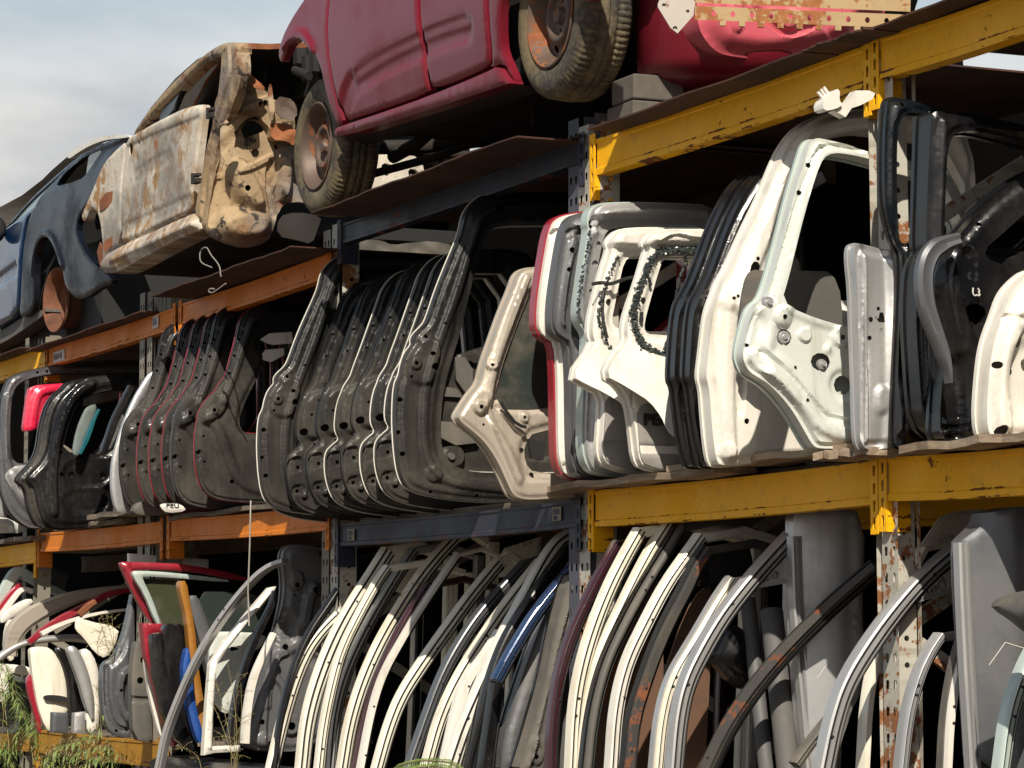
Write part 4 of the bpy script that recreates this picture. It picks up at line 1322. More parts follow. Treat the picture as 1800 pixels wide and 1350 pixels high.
zA, zB = z_t0 + .118, zt4 + .062
zO = onY(200, 610).z + .055
ztb = onY(800, 360, YB).z + .042
sheet_deck(xU0 - 2.3, xU0 + .02, zA, .12, 'rusty sheet over the far left yellow beam, under the dark blue car')
sheet_deck(xU0 + .06, xU1 - .1, onY(200, 577, YB).z + .004, .10, 'thin rusty sheet over the first orange beam, beside the bare wheel hub')
sheet_deck(onY(273, 517, D - .2).x, onY(512, 423, D - .22).x, onY(450, 492, YB).z + .012, .22, 'rusty sheet jutting out over the second orange beam under the burnt car')
sheet_deck(onY(545, 388, D - .25).x, onY(908, 241, D - .25).x, onY(800, 331, YB).z + .012, .25, 'rusty sheet jutting out over the dark blue beam, under the red car')
sheet_deck(onY(908, 241, D - .25).x - .06, xU3 - .01, onY(800, 331, YB).z + .022, .03, 'short rusty sheet at the right end of the dark blue bay')
sheet_deck(onY(1038, 243, D - .12).x, -7.41, onY(1300, 164, YB).z + .008, .13, 'long rusty sheet over the yellow beam, with concrete blocks on its left end')
zR = onY(1700, 16, YB).z + .006
gx0, gx1 = onZ(1745, 117, zR).x, onZ(1760, 98, zR).x
sheet_deck(-7.415, onY(1520, 88, D - .13).x, onY(1300, 164, YB).z + .014, .13, 'short rusty strip at the right end of the long rusty sheet', back=D + .22)
sheet_deck(onY(1521, 50, D - .10).x, -5.2, zR, .10, 'rusty sheet over the right hand yellow beam')
sheet_deck(gx1, onY(1521, 50, D - .10).x + .01, zR + .008, -.34, 'narrow rusty strip beside the bright gap in the top deck')
print('gap', gx0, gx1, zR)

def plank(x0, x1, y0, y1, z, t, label, mat='wood', rz=0.0, name='plank', grp='planks on the middle shelf'):
    mb = MB()
    n = 10
    V = []
    for i in range(n + 1):
        x = x0 + (x1 - x0) * i / n
        dz = .004 * math.sin(i * 1.7 + x0)
        a = .01 * math.sin(i * 2.2 + x1)
        sk = rz * (x - (x0 + x1) / 2)
        V += [(x, y0 + a + sk, z + dz), (x, y1 + sk, z + dz), (x, y1 + sk, z + t + dz), (x, y0 + a + sk, z + t + dz)]
    fs = []
    for i in range(n):
        for k in range(4):
            fs.append((i * 4 + k, i * 4 + (k + 1) % 4, (i + 1) * 4 + (k + 1) % 4, (i + 1) * 4 + k))
    fs += [(3, 2, 1, 0), (n * 4, n * 4 + 1, n * 4 + 2, n * 4 + 3)]
    mb.add(V, fs, False)
    o = mb.build(name, M[mat])
    centre_origin(o, ((x0 + x1) / 2, (y0 + y1) / 2, z))
    return tag(o, label, 'plank', grp)
zm = onY(1300, 845, YB).z + .006
plank(onY(935, 858, D - .12).x, onY(1250, 826, D - .12).x, D - .12, D + .04, zm + .012, .022, 'weathered plank jutting left past the dark blue post, under the light tailgates')
plank(onY(1180, 836, D - .1).x, onY(1500, 797, D - .1).x, D - .11, D + .06, zm + .036, .02, 'weathered plank under the large white van door and the mint one')
plank(onY(1440, 800, D - .14).x, onY(1538, 800, D - .12).x, D - .15, D + .05, zm + .016, .022, 'short split plank end just left of the perforated front post', rz=.03)
zm2 = onY(1700, 797, YB).z + .008
plank(onY(1590, 790, D - .1).x, onY(1900, 760, D - .1).x, D - .12, D + .05, zm2, .022, 'weathered plank under the black van doors, right of the perforated front post')
zm3 = onY(200, 925, YB).z + .006
plank(onY(165, 915, D - .1).x, onY(286, 912, D - .1).x, D - .13, D + .05, zm3 + .03, .025, 'grey plank end under the pale blue door edge on the first orange beam', 'woodgrey')
plank(onY(100, 927, D - .06).x, onY(215, 915, D - .06).x, D - .07, D + .08, zm3, .022, 'lower grey plank on the first orange beam under the black doors', 'woodgrey')
plank(onY(-60, 960, D - .08).x, onY(58, 947, D - .08).x, D - .09, D + .1, onY(20, 962, YB).z + .02, .025, 'grey plank on the far left yellow beam under the pale door', 'woodgrey')
plank(onY(290, 905, D - .05).x, onY(560, 888, D - .05).x, D - .04, D + .1, onY(440, 903, YB).z + .012, .02, 'grey plank on the second orange beam under the red rimmed hatches', 'woodgrey')
def boards(x0, x1, z, label, back=D + RD):
    mb = MB()
    y = D + .07
    while y < back:
        mb.box(((x0 + x1) / 2, y + .07, z), x1 - x0, .135, .02)
        y += .15
    o = mb.build('deck_boards', M['woodgrey'])
    centre_origin(o, ((x0 + x1) / 2, D + .5, z))
    return tag(o, label, 'shelf boards', kind='structure')
boards(xU0 - 2.3, xU0, z_m0 + .13, 'x'); boards(xU0, xU1, zm3 + .012, 'x'); boards(xU1, xU2, onY(440, 903, YB).z + .02, 'x')
boards(xU2, xU3, onY(800, 903, YB).z + .02, 'x'); boards(xU3, xU4, zm + .02, 'x'); boards(xU4 + .1, xU4 + 2.1, zm2, 'x')
boards(xU1, xU4 + 2.1, .445, 'x'); boards(xU0 - 2.3, xU1, onY(170, 1302, YB).z + .012, 'x')
for o in list(COL.objects):
    if o.name.startswith('deck_boards'):
        for k in ('label', 'category'):
            if k in o: del o[k]
        o['kind'] = 'structure'

# dark shed wall behind the racking, with one small window opening
WY = D + RD + .16
plw = Plane((-22, WY, 0), (1, 0, 0), (0, 0, 1))
wtop = 3.5
win = plw.uv([(1450, 336), (1475, 339), (1476, 373), (1451, 371)])
mb = MB()
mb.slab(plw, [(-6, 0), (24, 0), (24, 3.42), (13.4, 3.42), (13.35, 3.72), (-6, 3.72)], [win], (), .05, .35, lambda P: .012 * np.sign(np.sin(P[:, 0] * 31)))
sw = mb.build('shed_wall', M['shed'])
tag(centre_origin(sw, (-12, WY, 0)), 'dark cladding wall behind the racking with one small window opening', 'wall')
ew = MB()
ew.box((-4.6, D + .55, 1.6), .06, 1.2, 3.2)  # unseen wall added to keep light out of the right end
tag(centre_origin(ew.build('light_block_wall', M['shed']), (-4.6, D + .55, 0)), 'unseen dark wall added beyond the right edge to keep light out of the racking', 'wall')

# concrete blocks under the red car
M['concrete'] = plain('grey concrete block', (.105, .092, .075), .95, var=.35, scale=30)
zc = onY(1300, 164, YB).z + .016
cbx = onY(1085, 220, D - .02).x
for i, (dx, sx, lb) in enumerate(((0, .20, 'lower of two grey concrete blocks propping up the red car'), (.02, .17, 'upper of two grey concrete blocks propping up the red car'))):
    c = MB()
    V, T = [], []
    sy, sz = .19, .085
    c.box((cbx + dx + .02, D + .075, zc + .044 + i * .088), sx, sy, sz)
    o = c.build('concrete_block', M['concrete'])
    md = o.modifiers.new('bevel', 'BEVEL'); md.width = .006; md.segments = 2
    centre_origin(o, (cbx + dx, D + .07, zc + i * .088))
    tag(o, lb, 'concrete block', 'concrete blocks under the red car')

# ------------------------------------------------------------------ cars on the top deck
Q1, Q2, Q3 = Q(0, 180, 3), Q(500, 0, 3), Q(1000, 0, 2.25)
M['tyre'] = None
def tyre_mat():
    m, t, b = nodes('dirty tyre rubber')
    v = coords(t)
    n1 = noise(t, v, 5, 6, .6); n2 = noise(t, v, 40, 4, .6)
    c = mix(t, ramp(t, n1, .35, .65), (.035, .032, .028), (.15, .115, .06))
    c = mix(t, ramp(t, n2, .45, .8, 0, .6), c, (.20, .16, .09))
    t.links.new(c, b.inputs['Base Color'])
    b.inputs['Roughness'].default_value = .85
    bump(t, b, n2, .3, .004)
    return m
M['tyre'] = tyre_mat()
M['tyreside'] = plain('tyre sidewall rubber', (.045, .042, .037), .75, var=.35, scale=9)
M['rim'] = paint('rusty steel rim', (.11, .075, .058), .55, .25, 0, .5, (.14, .09, .06), .6, (.24, .09, .04), bumpy=.3)
M['drum'] = rusty('brown rusted drum', (.07, .028, .016), (.22, .085, .042))
M['carred'] = paint('faded dark red car paint', (.165, .007, .019), .34, .05, .14, .08, (.20, .05, .05), 0, bumpy=.02, dscale=1.6)
M['carpink'] = paint('sun bleached red paint', (.52, .085, .115), .5, 0, .1, .6, (.55, .22, .2), 0, streak=.2)
M['carblue'] = paint('deep blue car paint', (.006, .028, .085), .10, .2, .5, .05, (.1, .1, .1), 0, bumpy=.02)
M['carnavy'] = paint('dull navy car paint', (.005, .007, .013), .26, 0, .04, .10, (.06, .055, .05), 0, streak=.15, bumpy=.02, spec=.2)
M['under'] = paint('dusty underbody', (.018, .015, .013), .8, 0, 0, .6, (.05, .038, .027), .2, (.10, .045, .02), bumpy=.4)
def burnt_mat(name, base, tan, rustc, amount=.5):
    m, t, b = nodes(name)
    v = coords(t, rand=False)
    vs = coords(t, (9, 9, .8), False)
    n1 = noise(t, vs, 1.3, 6, .6, .5); n2 = noise(t, v, 3.2, 8, .65, .6); n3 = noise(t, v, 26, 6, .65)
    reg = ramp(t, noise(t, v, 1.9, 3, .5), .40, .56)
    c = mix(t, math2(t, 'MULTIPLY', ramp(t, n1, .42, .56), reg), base, tan)
    c = mix(t, ramp(t, noise(t, v, 1.6, 4, .6), .45, .62, 0, .75), c, (.22, .215, .21))
    c = mix(t, ramp(t, n2, .60 - .09 * max(0, amount - .5), .66 - .05 * max(0, amount - .5), 0, 1), c, rustc)
    c = mix(t, ramp(t, noise(t, v, 7, 8, .7, .8), .56, .66, 0, .85 * max(0, amount - .5) * 2.5), c, (.035, .027, .022))
    c = mix(t, ramp(t, n3, .52, .75, 0, .55), c, tuple(x * .35 for x in tan))
    t.links.new(c, b.inputs['Base Color'])
    b.inputs['Roughness'].default_value = .8
    b.inputs['Metallic'].default_value = .1
    bump(t, b, math2(t, 'ADD', n2, n3), .45, .008)
    return m
M['burnt'] = burnt_mat('burnt bare door metal', (.56, .51, .43), (.36, .22, .10), (.30, .14, .06))
M['burntan'] = burnt_mat('burnt tan metal', (.40, .31, .20), (.28, .17, .08), (.24, .10, .04))
M['scorch'] = burnt_mat('scorched rusty metal', (.10, .065, .045), (.16, .085, .045), (.05, .04, .035))

def wheel(c, r_, wd, parent, rimr=.62, flip=False, tilt=0, rot=0.3, rim_only=False):
    """car wheel whose outer face looks towards -Y"""
    Mx = Matrix.Translation(c) @ Matrix.Rotation(R(tilt), 4, 'Z') @ Matrix.Rotation(R(90), 4, 'X') @ Matrix.Rotation(rot, 4, 'Z')
    t = MB()
    rr = r_ * rimr
    prof = [(rr, -wd + .012), (rr + .01, -wd), (r_ * .86, -wd - .006), (r_ * .955, -wd + .012), (r_ * .985, -wd + .03)]
    xs = np.linspace(-wd + .035, -.035, 17)
    for i, x in enumerate(xs):
        gr = i in (3, 4, 8, 12, 13)
        prof.append((r_ - (.008 if gr else 0) - .004 * abs(i - 8) / 8, x))
    nt_ = len(prof)
    prof += [(r_ * .985, -.03), (r_ * .955, -.012), (r_ * .86, .006), (r_ * .78, .004), (rr + .012, 0), (rr, -.01)]
    def wob(i, j):
        if 3 <= j <= 8: return -.005 if i % 3 == 0 else 0
        if 18 <= j <= 23: return -.005 if (i + 1) % 3 == 0 else 0
        if 9 <= j <= 16: return -.004 if (i + 2 * j) % 9 == 0 else 0
        return 0
    t.lathe(prof, Mx, 240, wob=wob)
    o = t.build('wheel', [M['tyre']], parent)
    s = MB()
    pr = [(rr + .004, .002), (rr - .002, .006), (rr - .012, 0), (rr - .018, -.02), (rr - .035, -.045), (rr - .04, -.06)]
    s.lathe(pr, Mx, 64)
    s.lathe([(rr - .002, .004), (rr - .002, -wd)], Mx, 48)
    # pressed disc with vent holes
    pld = Plane(Mx @ Vector((0, 0, -.055)), Mx.to_3x3() @ Vector((1, 0, 0)), Mx.to_3x3() @ Vector((0, 1, 0)))
    R0 = rr - .036
    q = np.linspace(0, 2 * np.pi, 40, endpoint=False)
    oc = np.stack([np.cos(q) * R0, np.sin(q) * R0], 1)
    hs = []
    for k in range(8):
        a = k * math.pi / 4
        e = np.linspace(0, 2 * np.pi, 12, endpoint=False)
        lx, ly = np.cos(e) * .011, np.sin(e) * .022
        cx, cy = R0 * .84, 0
        hs.append(np.stack([(cx + lx) * math.cos(a) - ly * math.sin(a), (cx + lx) * math.sin(a) + ly * math.cos(a)], 1))
    for k in range(4):
        a = k * math.pi / 2 + .4
        e = np.linspace(0, 2 * np.pi, 8, endpoint=False)
        hs.append(np.stack([np.cos(a) * .05 + np.cos(e) * .007, np.sin(a) * .05 + np.sin(e) * .007], 1))
    def hh(P):
        d = np.hypot(P[:, 0], P[:, 1])
        return .030 * sstep(R0 * .80, R0 * .62, d) * 1.0 - .020 * sstep(.075, .055, d) + .018 * sstep(.030, .024, d)
    hh2 = lambda P: .030 * (1 - sstep(R0 * .60, R0 * .78, np.hypot(*P.T))) - .018 * (1 - sstep(.062, .075, np.hypot(*P.T))) + .02 * (1 - sstep(.026, .03, np.hypot(*P.T)))
    s.slab(pld, oc, hs, (), .004, .007, hh2, lambda P: hh2(P))
    s.build('rim', M['rim'], o)
    return o

def skin(root, pl, px, mat, name, holes=(), g=.03, fn=None, feats=(), thick=.03, sm=1, base=0.0, pierce=()):
    o = chaikin(pl.uv(px), sm)
    hs = [chaikin(pl.uv(h), 1) for h in holes]
    fe = list(feats) + ([('fn', fn)] if fn else [])
    mb = MB()
    hb = (lambda P: fn(P)) if fn else None
    ps = [circ(pl, *p) for p in pierce]
    mb.slab(Plane(pl.O + pl.n * base, pl.u, pl.v), o, hs, ps, thick, g, relief(pl, fe, o, hs), hb)
    return mb.build(name, M[mat], root)

# ---- red car
YC = D - .18
plr = yplane(605, 245, YC)
rc = thing('car', 'dark red car without front bumper, raised on the top deck above the blue bay', 'car', M=plr.M())
fr_ = lambda P: .07 * (1 - ((P[:, 1] - .40) / .48) ** 2)
fender = Q2([(62, 332), (50, 292), (70, 200), (108, 110), (160, 20), (215, -70), (300, -140), (322, -130), (311, 100), (316, 250), (332, 430), (350, 600), (352, 648), (322, 668), (312, 610), (300, 560), (282, 400), (258, 315), (230, 262), (192, 226), (150, 219), (115, 240), (94, 282), (76, 330)])
fend = skin(rc, plr, fender, 'carred', 'fender', fn=fr_, feats=[('line', Q2([(240, 270), (200, 190), (130, 190), (90, 250)]), .03, .015), ('edge', 0, .012, .006)], g=.022)
fdoor = Q2([(326, -135), (318, 100), (322, 250), (338, 430), (357, 620), (368, 640), (560, 578), (800, 492), (806, 445), (797, 200), (790, -240)])
skin(rc, plr, fdoor, 'carred', 'door', fn=fr_, feats=[('edge', 0, .012, .008), ('line', Q2([(370, 600), (395, 520), (450, 430), (600, 335), (800, 245)]), .07, -.014), ('line', Q2([(450, 400), (600, 300), (800, 205)]), .04, .006)], g=.016, sm=1)
rdoor = Q2([(812, -245), (814, 200), (822, 430), (828, 470), (960, 425), (1112, 356), (1138, 318), (1150, 100), (1165, -300), (1000, -290)])
skin(rc, plr, rdoor, 'carred', 'door', fn=fr_, feats=[('edge', 0, .012, .008), ('line', Q2([(820, 230), (920, 190), (1040, 150)]), .07, -.013), ('line', Q2([(820, 190), (920, 150), (1050, 110)]), .04, .006)], g=.016, sm=1)
quarter = Q2([(1176, -300), (1158, 100), (1146, 315), (1122, 364), (1190, 332), (1212, 410), (1226, 432), (1214, 350), (1196, 282), (1200, 200), (1225, 20), (1270, -110), (1350, -190), (1440, -215), (1530, -180), (1600, -90), (1640, 20), (1700, 0), (1800, -60), (1830, -340), (1400, -400)])
skin(rc, plr, quarter, 'carred', 'quarter_panel', fn=fr_, feats=[('edge', 0, .012, .006)], g=.03)
sill = Q2([(322, 690), (352, 672), (560, 603), (806, 516), (1118, 388), (1188, 350), (1212, 412), (1226, 436), (1225, 446), (780, 590), (322, 736)])
skin(rc, plr, sill, 'carred', 'sill', fn=lambda P: .02 - .25 * np.clip(.02 - P[:, 1], -.05, .05), g=.03, feats=[('edge', 0, .012, .008), ], thick=.06, base=.026)
# jack flange, floor and running gear
cx0, cx1 = plr.uv([(605, 245)])[0][0], plr.uv(Q2([(1225, 440)]))[0][0]
zsl = lambda x: plr.O.z + (x - plr.O.x) / (onY(908, 147, YC).x - plr.O.x) * (onY(908, 147, YC).z - plr.O.z)
fl = MB()
x0, x1 = plr.O.x, onY(908, 147, YC).x
V = []
ns = 24
for i in range(ns + 1):
    x = x0 + (x1 - x0) * i / ns
    z = zsl(x)
    for j, (y, dz) in enumerate(((YC - .01, .0), (YC + .12, -.012), (YC + .16, .02), (YC + .30, .035), (YC + .5, .02 + .012 * math.sin(i)), (YC + .8, .07), (YC + 1.1, .02), (YC + 1.5, .0))):
        V.append((x, y, z + dz))
fs = [(i * 8 + j, i * 8 + j + 1, (i + 1) * 8 + j + 1, (i + 1) * 8 + j) for i in range(ns) for j in range(7)]
fl.add(V, fs, True)
fl.build('floor_pan', M['under'], rc)
sub = MB()
xf = onY(556, 257, YC).x; xr = onY(966, 26, YC).x
zf = onY(556, 257, YC).z; zr = onY(966, 26, YC).z
for (a, b_, r_) in (((xf, YC + .12, zf), (xf + .25, YC + .75, zf + .05), .03), ((xf + .1, YC + .3, zf - .04), (xf + .45, YC + .35, zf + .04), .028), ((xf - .05, YC + .2, zf + .02), (xf - .1, YC + 1.2, zf + .05), .02), ((xf + .02, YC + .25, zf - .1), (xf + .5, YC + .6, zf + .02), .018), ((xf + .25, YC + .45, zf - .05), (xf + .28, YC + .46, zf - .16), .014), ((xr, YC + .15, zr), (xr, YC + 1.4, zr), .06), ((xr - .1, YC + .25, zr - .03), (xr - .7, YC + .3, zr + .1), .035), ((xr - .3, YC + .9, zr - .05), (xr + .5, YC + .8, zr - .05), .07), ((xr + .05, YC + .22, zr - .02), (xr + .3, YC + .4, zr + .05), .06)):
    sub = MB(); sub.tube([a, tuple((Vector(a) + Vector(b_)) / 2 + Vector((0, 0, -.015))), b_], r_, 10); sub.build('axle_rod', M['under'], rc)

gb_ = MB()
gb_.tube([onY(938, 170, D + .15), onY(938, 195, D + .15), onY(938, 222, D + .15)], [.012, .014, .012], 8)
gb_.build('hanging_hose', M['under'], rc)
shell = MB()
prof = [(onY(625, 225, YC).x, zsl(x0) + .03), (x1, zsl(x1) + .03), (x1 + .25, zsl(x1) + .4), (x1 + .9, zsl(x1) + .42), (x1 + .92, zsl(x1) + .95), (x1 + .55, zsl(x1) + 1.35), (x0 + 1.1, zsl(x0) + 1.36), (x0 + .62, zsl(x0) + .85), (x0 + .5, zsl(x0) + .30), (x0 + .08, zsl(x0) + .22)]
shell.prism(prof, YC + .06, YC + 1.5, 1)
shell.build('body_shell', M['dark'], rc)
gh = MB()
def strip(mb, pts, y0, y1):
    mb.prism(pts, y0, y1, 1)
zz = zsl(x0)
rf = MB(); rf.box(((x0 + x1) / 2 + .5, YC + .75, zz + 1.42), 1.5, 1.3, .05); rf.build('roof', M['carred'], rc)
wheel(onY(556, 257, YC), .29, .175, rc, tilt=0, rot=.5)
wheel(onY(967, 26, YC), .292, .185, rc, rot=1.0)
# front wheelhouse and crash bar
wh = MB()
for k in range(7):
    a = Q2([(100 + k * 22, 300 + (k % 3) * 30)])[0]
    p = onY(*a, YC + .3 + .04 * (k % 2))
    wh.box(p, .05, .08, .07 + .02 * (k % 3))
wh.tube([onY(*Q2([(55, 370)])[0], YC + .25), onY(*Q2([(130, 400)])[0], YC + .25)], .02)
wh.box(onY(*Q2([(180, 360)])[0], YC + .45), .5, .1, .25)
wh.build('wheelhouse', M['dark'], rc)
# rear body panel facing the sun
plb = Plane(Vector((xr + .58, YC + .1, zr)), (0, 1, 0), (0, 0, 1))
rear = Q3([(500, -160), (505, 30), (512, 110), (545, 168), (590, 210), (652, 224), (760, 236), (880, 222), (960, 202), (1090, 172), (1116, 140), (1134, 104), (1180, 84), (1260, 60), (1300, -160)])
o_ = chaikin(plb.uv(rear), 1)
mb = MB()
mb.slab(plb, o_, (), (), .25, .014, relief(plb, [('edge', 0, .06, .05), ('line', Q3([(640, 30), (645, 110), (625, 130), (620, 30)]), .02, .012), ('line', Q3([(720, 60), (790, 120), (840, 145), (900, 130), (960, 95)]), .018, -.014), ('line', Q3([(860, 60), (960, 90)]), .02, .012), ('line', Q3([(1000, 110), (1060, 150)]), .03, -.012), ('poly', Q3([(740, 40), (940, 40), (860, 130), (800, 120)]), .03, .012), ('wave', 9, 7, .004)], o_), None)
mb.build('rear_panel', M['carpink'], rc)
tub = MB()
ct = Vector((xr + .30, YC + .52, 0))
zb_ = onX(1230, 128, xr + .5).z
tub.lathe([(.0001, zb_ - .02), (.18, zb_ - .015), (.26, zb_ + .01), (.30, zb_ + .06), (.31, zb_ + .3)], Matrix.Translation(ct), 40)
tub.build('spare_wheel_well', M['carred'], rc)

# lying rack post with a base plate, in front of the tail of the red car
lp_ = MB()
a, b_ = onY(1222, 10, D - .02), onY(1600, 26, D + .62)
d = (b_ - a); Ln = d.length; d.normalize()
up = Vector((0, 0, 1)); nn = d.cross(up).normalized(); up2 = nn.cross(d)
def plate(mb, O, u, v, W, H, hs, g=.05):
    pl = Plane(O, u, v)
    V, T, _, _ = mesh2d(np.array([(0, 0), (W, 0), (W, H), (0, H)]), hs, g)
    mb.add(pl.world(np.column_stack([V, np.zeros(len(V))])), T, False)
hs = [np.stack([x + np.cos(np.linspace(0, 6.28, 8, endpoint=False)) * .008, .022 + np.sin(np.linspace(0, 6.28, 8, endpoint=False)) * .010], 1) for x in np.arange(.06, Ln - .03, .062)]
plate(lp_, a - up2 * .045, d, up2, Ln, .045, hs)
plate(lp_, a + up2 * .010, d, up2, Ln, .05, [])
plate(lp_, a + nn * .0 + up2 * .0, d, -nn, Ln, .07, [])
for x in np.arange(.09, Ln - .03, .062):
    lp_.box(a + d * x - up2 * .052, .02, .012, .02, [tuple(d), tuple(nn), tuple(up2)])
M['postrust'] = paint('rusty yellowed post paint', (.36, .25, .12), .65, 0, 0, .5, (.2, .13, .07), .6, (.26, .10, .035))
lpo = lp_.build('rack_post', M['postrust'])
tag(centre_origin(lpo, a), 'loose perforated rack post lying rusty across the tail of the red car', 'rack post')
bp = MB()
plp = Plane(a - nn * .01 - d * .02, Vector((0.35, .94, 0)), (0, 0, 1))
bp.slab(plp, plp.uv(Q3([(352, 15), (362, -10), (400, -40), (470, -40), (500, 10), (492, 62), (430, 132), (402, 110), (352, 28)])), (), [circ(plp, Q3([(420, 112)])[0], .008), circ(plp, Q3([(470, 45)])[0], .006), circ(plp, Q3([(375, 20)])[0], .006)], .008, .03)
M['plate'] = paint('chalky grey plate', (.42, .38, .33), .7, 0, 0, .5, (.3, .2, .12), .35)
bpo = bp.build('base_plate', M['plate'])
tag(centre_origin(bpo, plp.O), 'pentagonal grey base plate with bolt holes at the end of the lying rack post', 'base plate')

# ---- burnt car
YBc = D - .16
R1 = Q(0, 35, 2.3289)
pbs = yplane(363, 410, YBc)
bc = thing('car', 'burnt out car shell of bare tan and white metal, its front end gone', 'car', M=pbs.M())
M['burnt'] = burnt_mat('burnt bare door metal', (.60, .55, .47), (.36, .20, .075), (.30, .13, .05))
M['burntan'] = burnt_mat('burnt tan metal', (.36, .26, .15), (.17, .095, .045), (.17, .062, .022), 1.3)
wv = ('wave', 11, 9, .006)
skin(bc, pbs, R1([(528, 482), (580, 456), (640, 418), (700, 388), (770, 358), (826, 345), (838, 352), (826, 440), (812, 560), (796, 680), (780, 786), (700, 826), (600, 876), (512, 917), (500, 900), (504, 720), (514, 590)]), 'burnt', 'door', g=.016, feats=[('edge', 0, .014, .010), wv, ('line', R1([(530, 500), (680, 430), (826, 375)]), .03, .008), ('line', R1([(510, 860), (780, 740)]), .04, -.007), ('line', R1([(560, 640), (700, 560)]), .05, -.006)], pierce=[(R1([(545, 528)])[0], .030), (R1([(578, 505)])[0], .013)])
skin(bc, pbs, R1([(340, 822), (338, 800), (368, 730), (392, 670), (420, 600), (450, 560), (526, 486), (510, 590), (500, 720), (496, 905), (440, 960), (428, 1010), (422, 900), (412, 830), (396, 780), (372, 770), (352, 824)]), 'burnt', 'quarter_panel', g=.018, feats=[('edge', 0, .014, .008), wv], thick=.04)
for k, q in enumerate(([(414, 742), (440, 708), (470, 700), (466, 745), (440, 772), (416, 786)], [(428, 925), (440, 900), (468, 888), (466, 925), (436, 955)], [(342, 820), (345, 780), (380, 720), (392, 735), (372, 768), (352, 822)], [(408, 990), (400, 950), (412, 910), (424, 930), (430, 1010), (416, 1020)])):
    skin(bc, pbs, R1(q), 'rustbright', 'rust_patch', base=.010 if k < 2 else .004, g=.015, thick=.004, sm=0)
skin(bc, pbs, R1([(436, 968), (508, 926), (640, 866), (786, 800), (808, 792), (832, 830), (838, 862), (800, 870), (640, 950), (500, 1030), (450, 1040), (430, 1020)]), 'burnt', 'sill', g=.018, feats=[('edge', 0, .03, .02), ('line', R1([(480, 985), (820, 835)]), .02, .010), wv], thick=.12, base=.015)
# roof rail round the window openings
rail = R1([(548, 470), (575, 420), (640, 335), (700, 268), (752, 215), (830, 148), (905, 98), (965, 90), (990, 100), (985, 150), (945, 145), (915, 150), (870, 158), (800, 215), (745, 275), (690, 330), (640, 380), (590, 440), (575, 462)])
skin(bc, pbs, rail, 'burntan', 'roof_edge_or_glint', g=.015, sm=1, thick=.05, feats=[('edge', 0, .015, .012)])
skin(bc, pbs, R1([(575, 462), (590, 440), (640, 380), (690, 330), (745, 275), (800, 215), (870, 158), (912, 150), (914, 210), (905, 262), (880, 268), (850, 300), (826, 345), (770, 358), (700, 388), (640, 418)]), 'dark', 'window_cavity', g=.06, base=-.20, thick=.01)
skin(bc, pbs, R1([(640, 418), (655, 370), (700, 290), (745, 225), (760, 235), (725, 300), (690, 388)]), 'bluebk', 'window_post', g=.03, base=-.01)
# windscreen pillar and hinge pillar
skin(bc, pbs, R1([(905, 108), (925, 92), (975, 94), (988, 130), (994, 205), (985, 250), (962, 330), (934, 395), (905, 450), (880, 560), (872, 680), (862, 780), (848, 868), (824, 858), (800, 800), (822, 690), (850, 560), (872, 440), (890, 340), (904, 260), (914, 190)]), 'burntan', 'windscreen_pillar', g=.013, sm=1, thick=.04, base=.0, feats=[('edge', 0, .02, .012), ('line', R1([(950, 110), (955, 220), (920, 330), (885, 470), (850, 640), (836, 800)]), .02, .014), ('wave', 30, 18, .008)], pierce=[(R1([(880, 395)])[0], .012), (R1([(868, 490)])[0], .012), (R1([(845, 600)])[0], .010), (R1([(828, 830)])[0], .008)])
skin(bc, pbs, R1([(838, 350), (858, 290), (884, 268), (900, 275), (892, 340), (872, 440), (850, 560), (822, 690), (800, 790), (782, 786), (798, 680), (814, 560), (828, 440)]), 'burntan', 'door_jamb', g=.012, sm=1, thick=.02, base=-.045, feats=[('line', R1([(880, 285), (850, 420), (820, 600), (795, 770)]), .012, .012), ('wave', 34, 22, .008)], pierce=[(R1([(828, 566)])[0], .022), (R1([(815, 690)])[0], .012), (R1([(868, 345)])[0], .02)])
for c in ((868, 392), (806, 660)):
    hg = MB()
    p = onY(*R1([c])[0], YBc - .02)
    hg.box(p, .075, .03, .02); hg.box(p + Vector((0, 0, .028)), .06, .025, .012); hg.tube([p + Vector((-.03, -.01, -.01)), p + Vector((-.03, -.01, .04))], .010)
    hg.build('hinge', M['under'], bc)
# firewall and inner wing, facing the sun
plf = xplane(400, 300, YBc + .03)
skin(bc, plf, R1([(848, 872), (862, 780), (872, 660), (905, 560), (950, 480), (985, 430), (1040, 400), (1090, 440), (1130, 470), (1260, 500), (1330, 600), (1330, 760), (1185, 740), (1140, 775), (1112, 880), (1085, 915), (1000, 935), (905, 905)]), 'burntan', 'firewall', [R1([(985, 440), (1030, 402), (1080, 425), (1085, 455), (1040, 470), (1000, 490)])], g=.012, thick=.03,
     feats=[('poly', R1([(950, 590), (985, 575), (1020, 630), (1065, 720), (1075, 775), (1010, 780), (960, 740), (920, 660)]), .05, .10), ('poly', R1([(880, 820), (960, 780), (1100, 790), (1085, 890), (1000, 915), (900, 890)]), .07, .09), ('poly', R1([(1130, 560), (1185, 560), (1185, 730), (1130, 745)]), .03, .06), ('line', R1([(890, 640), (1000, 620), (1110, 560)]), .02, .015), ('line', R1([(930, 540), (890, 700), (870, 830)]), .03, -.03), ('line', R1([(1110, 580), (1100, 680), (1120, 800)]), .02, -.02), ('wave', 23, 17, .016)], pierce=[(R1([(1045, 545)])[0], .02), (R1([(985, 700)])[0], .014), (R1([(1130, 520)])[0], .012)])
cw_ = xplane(404, 200, YBc + .03)
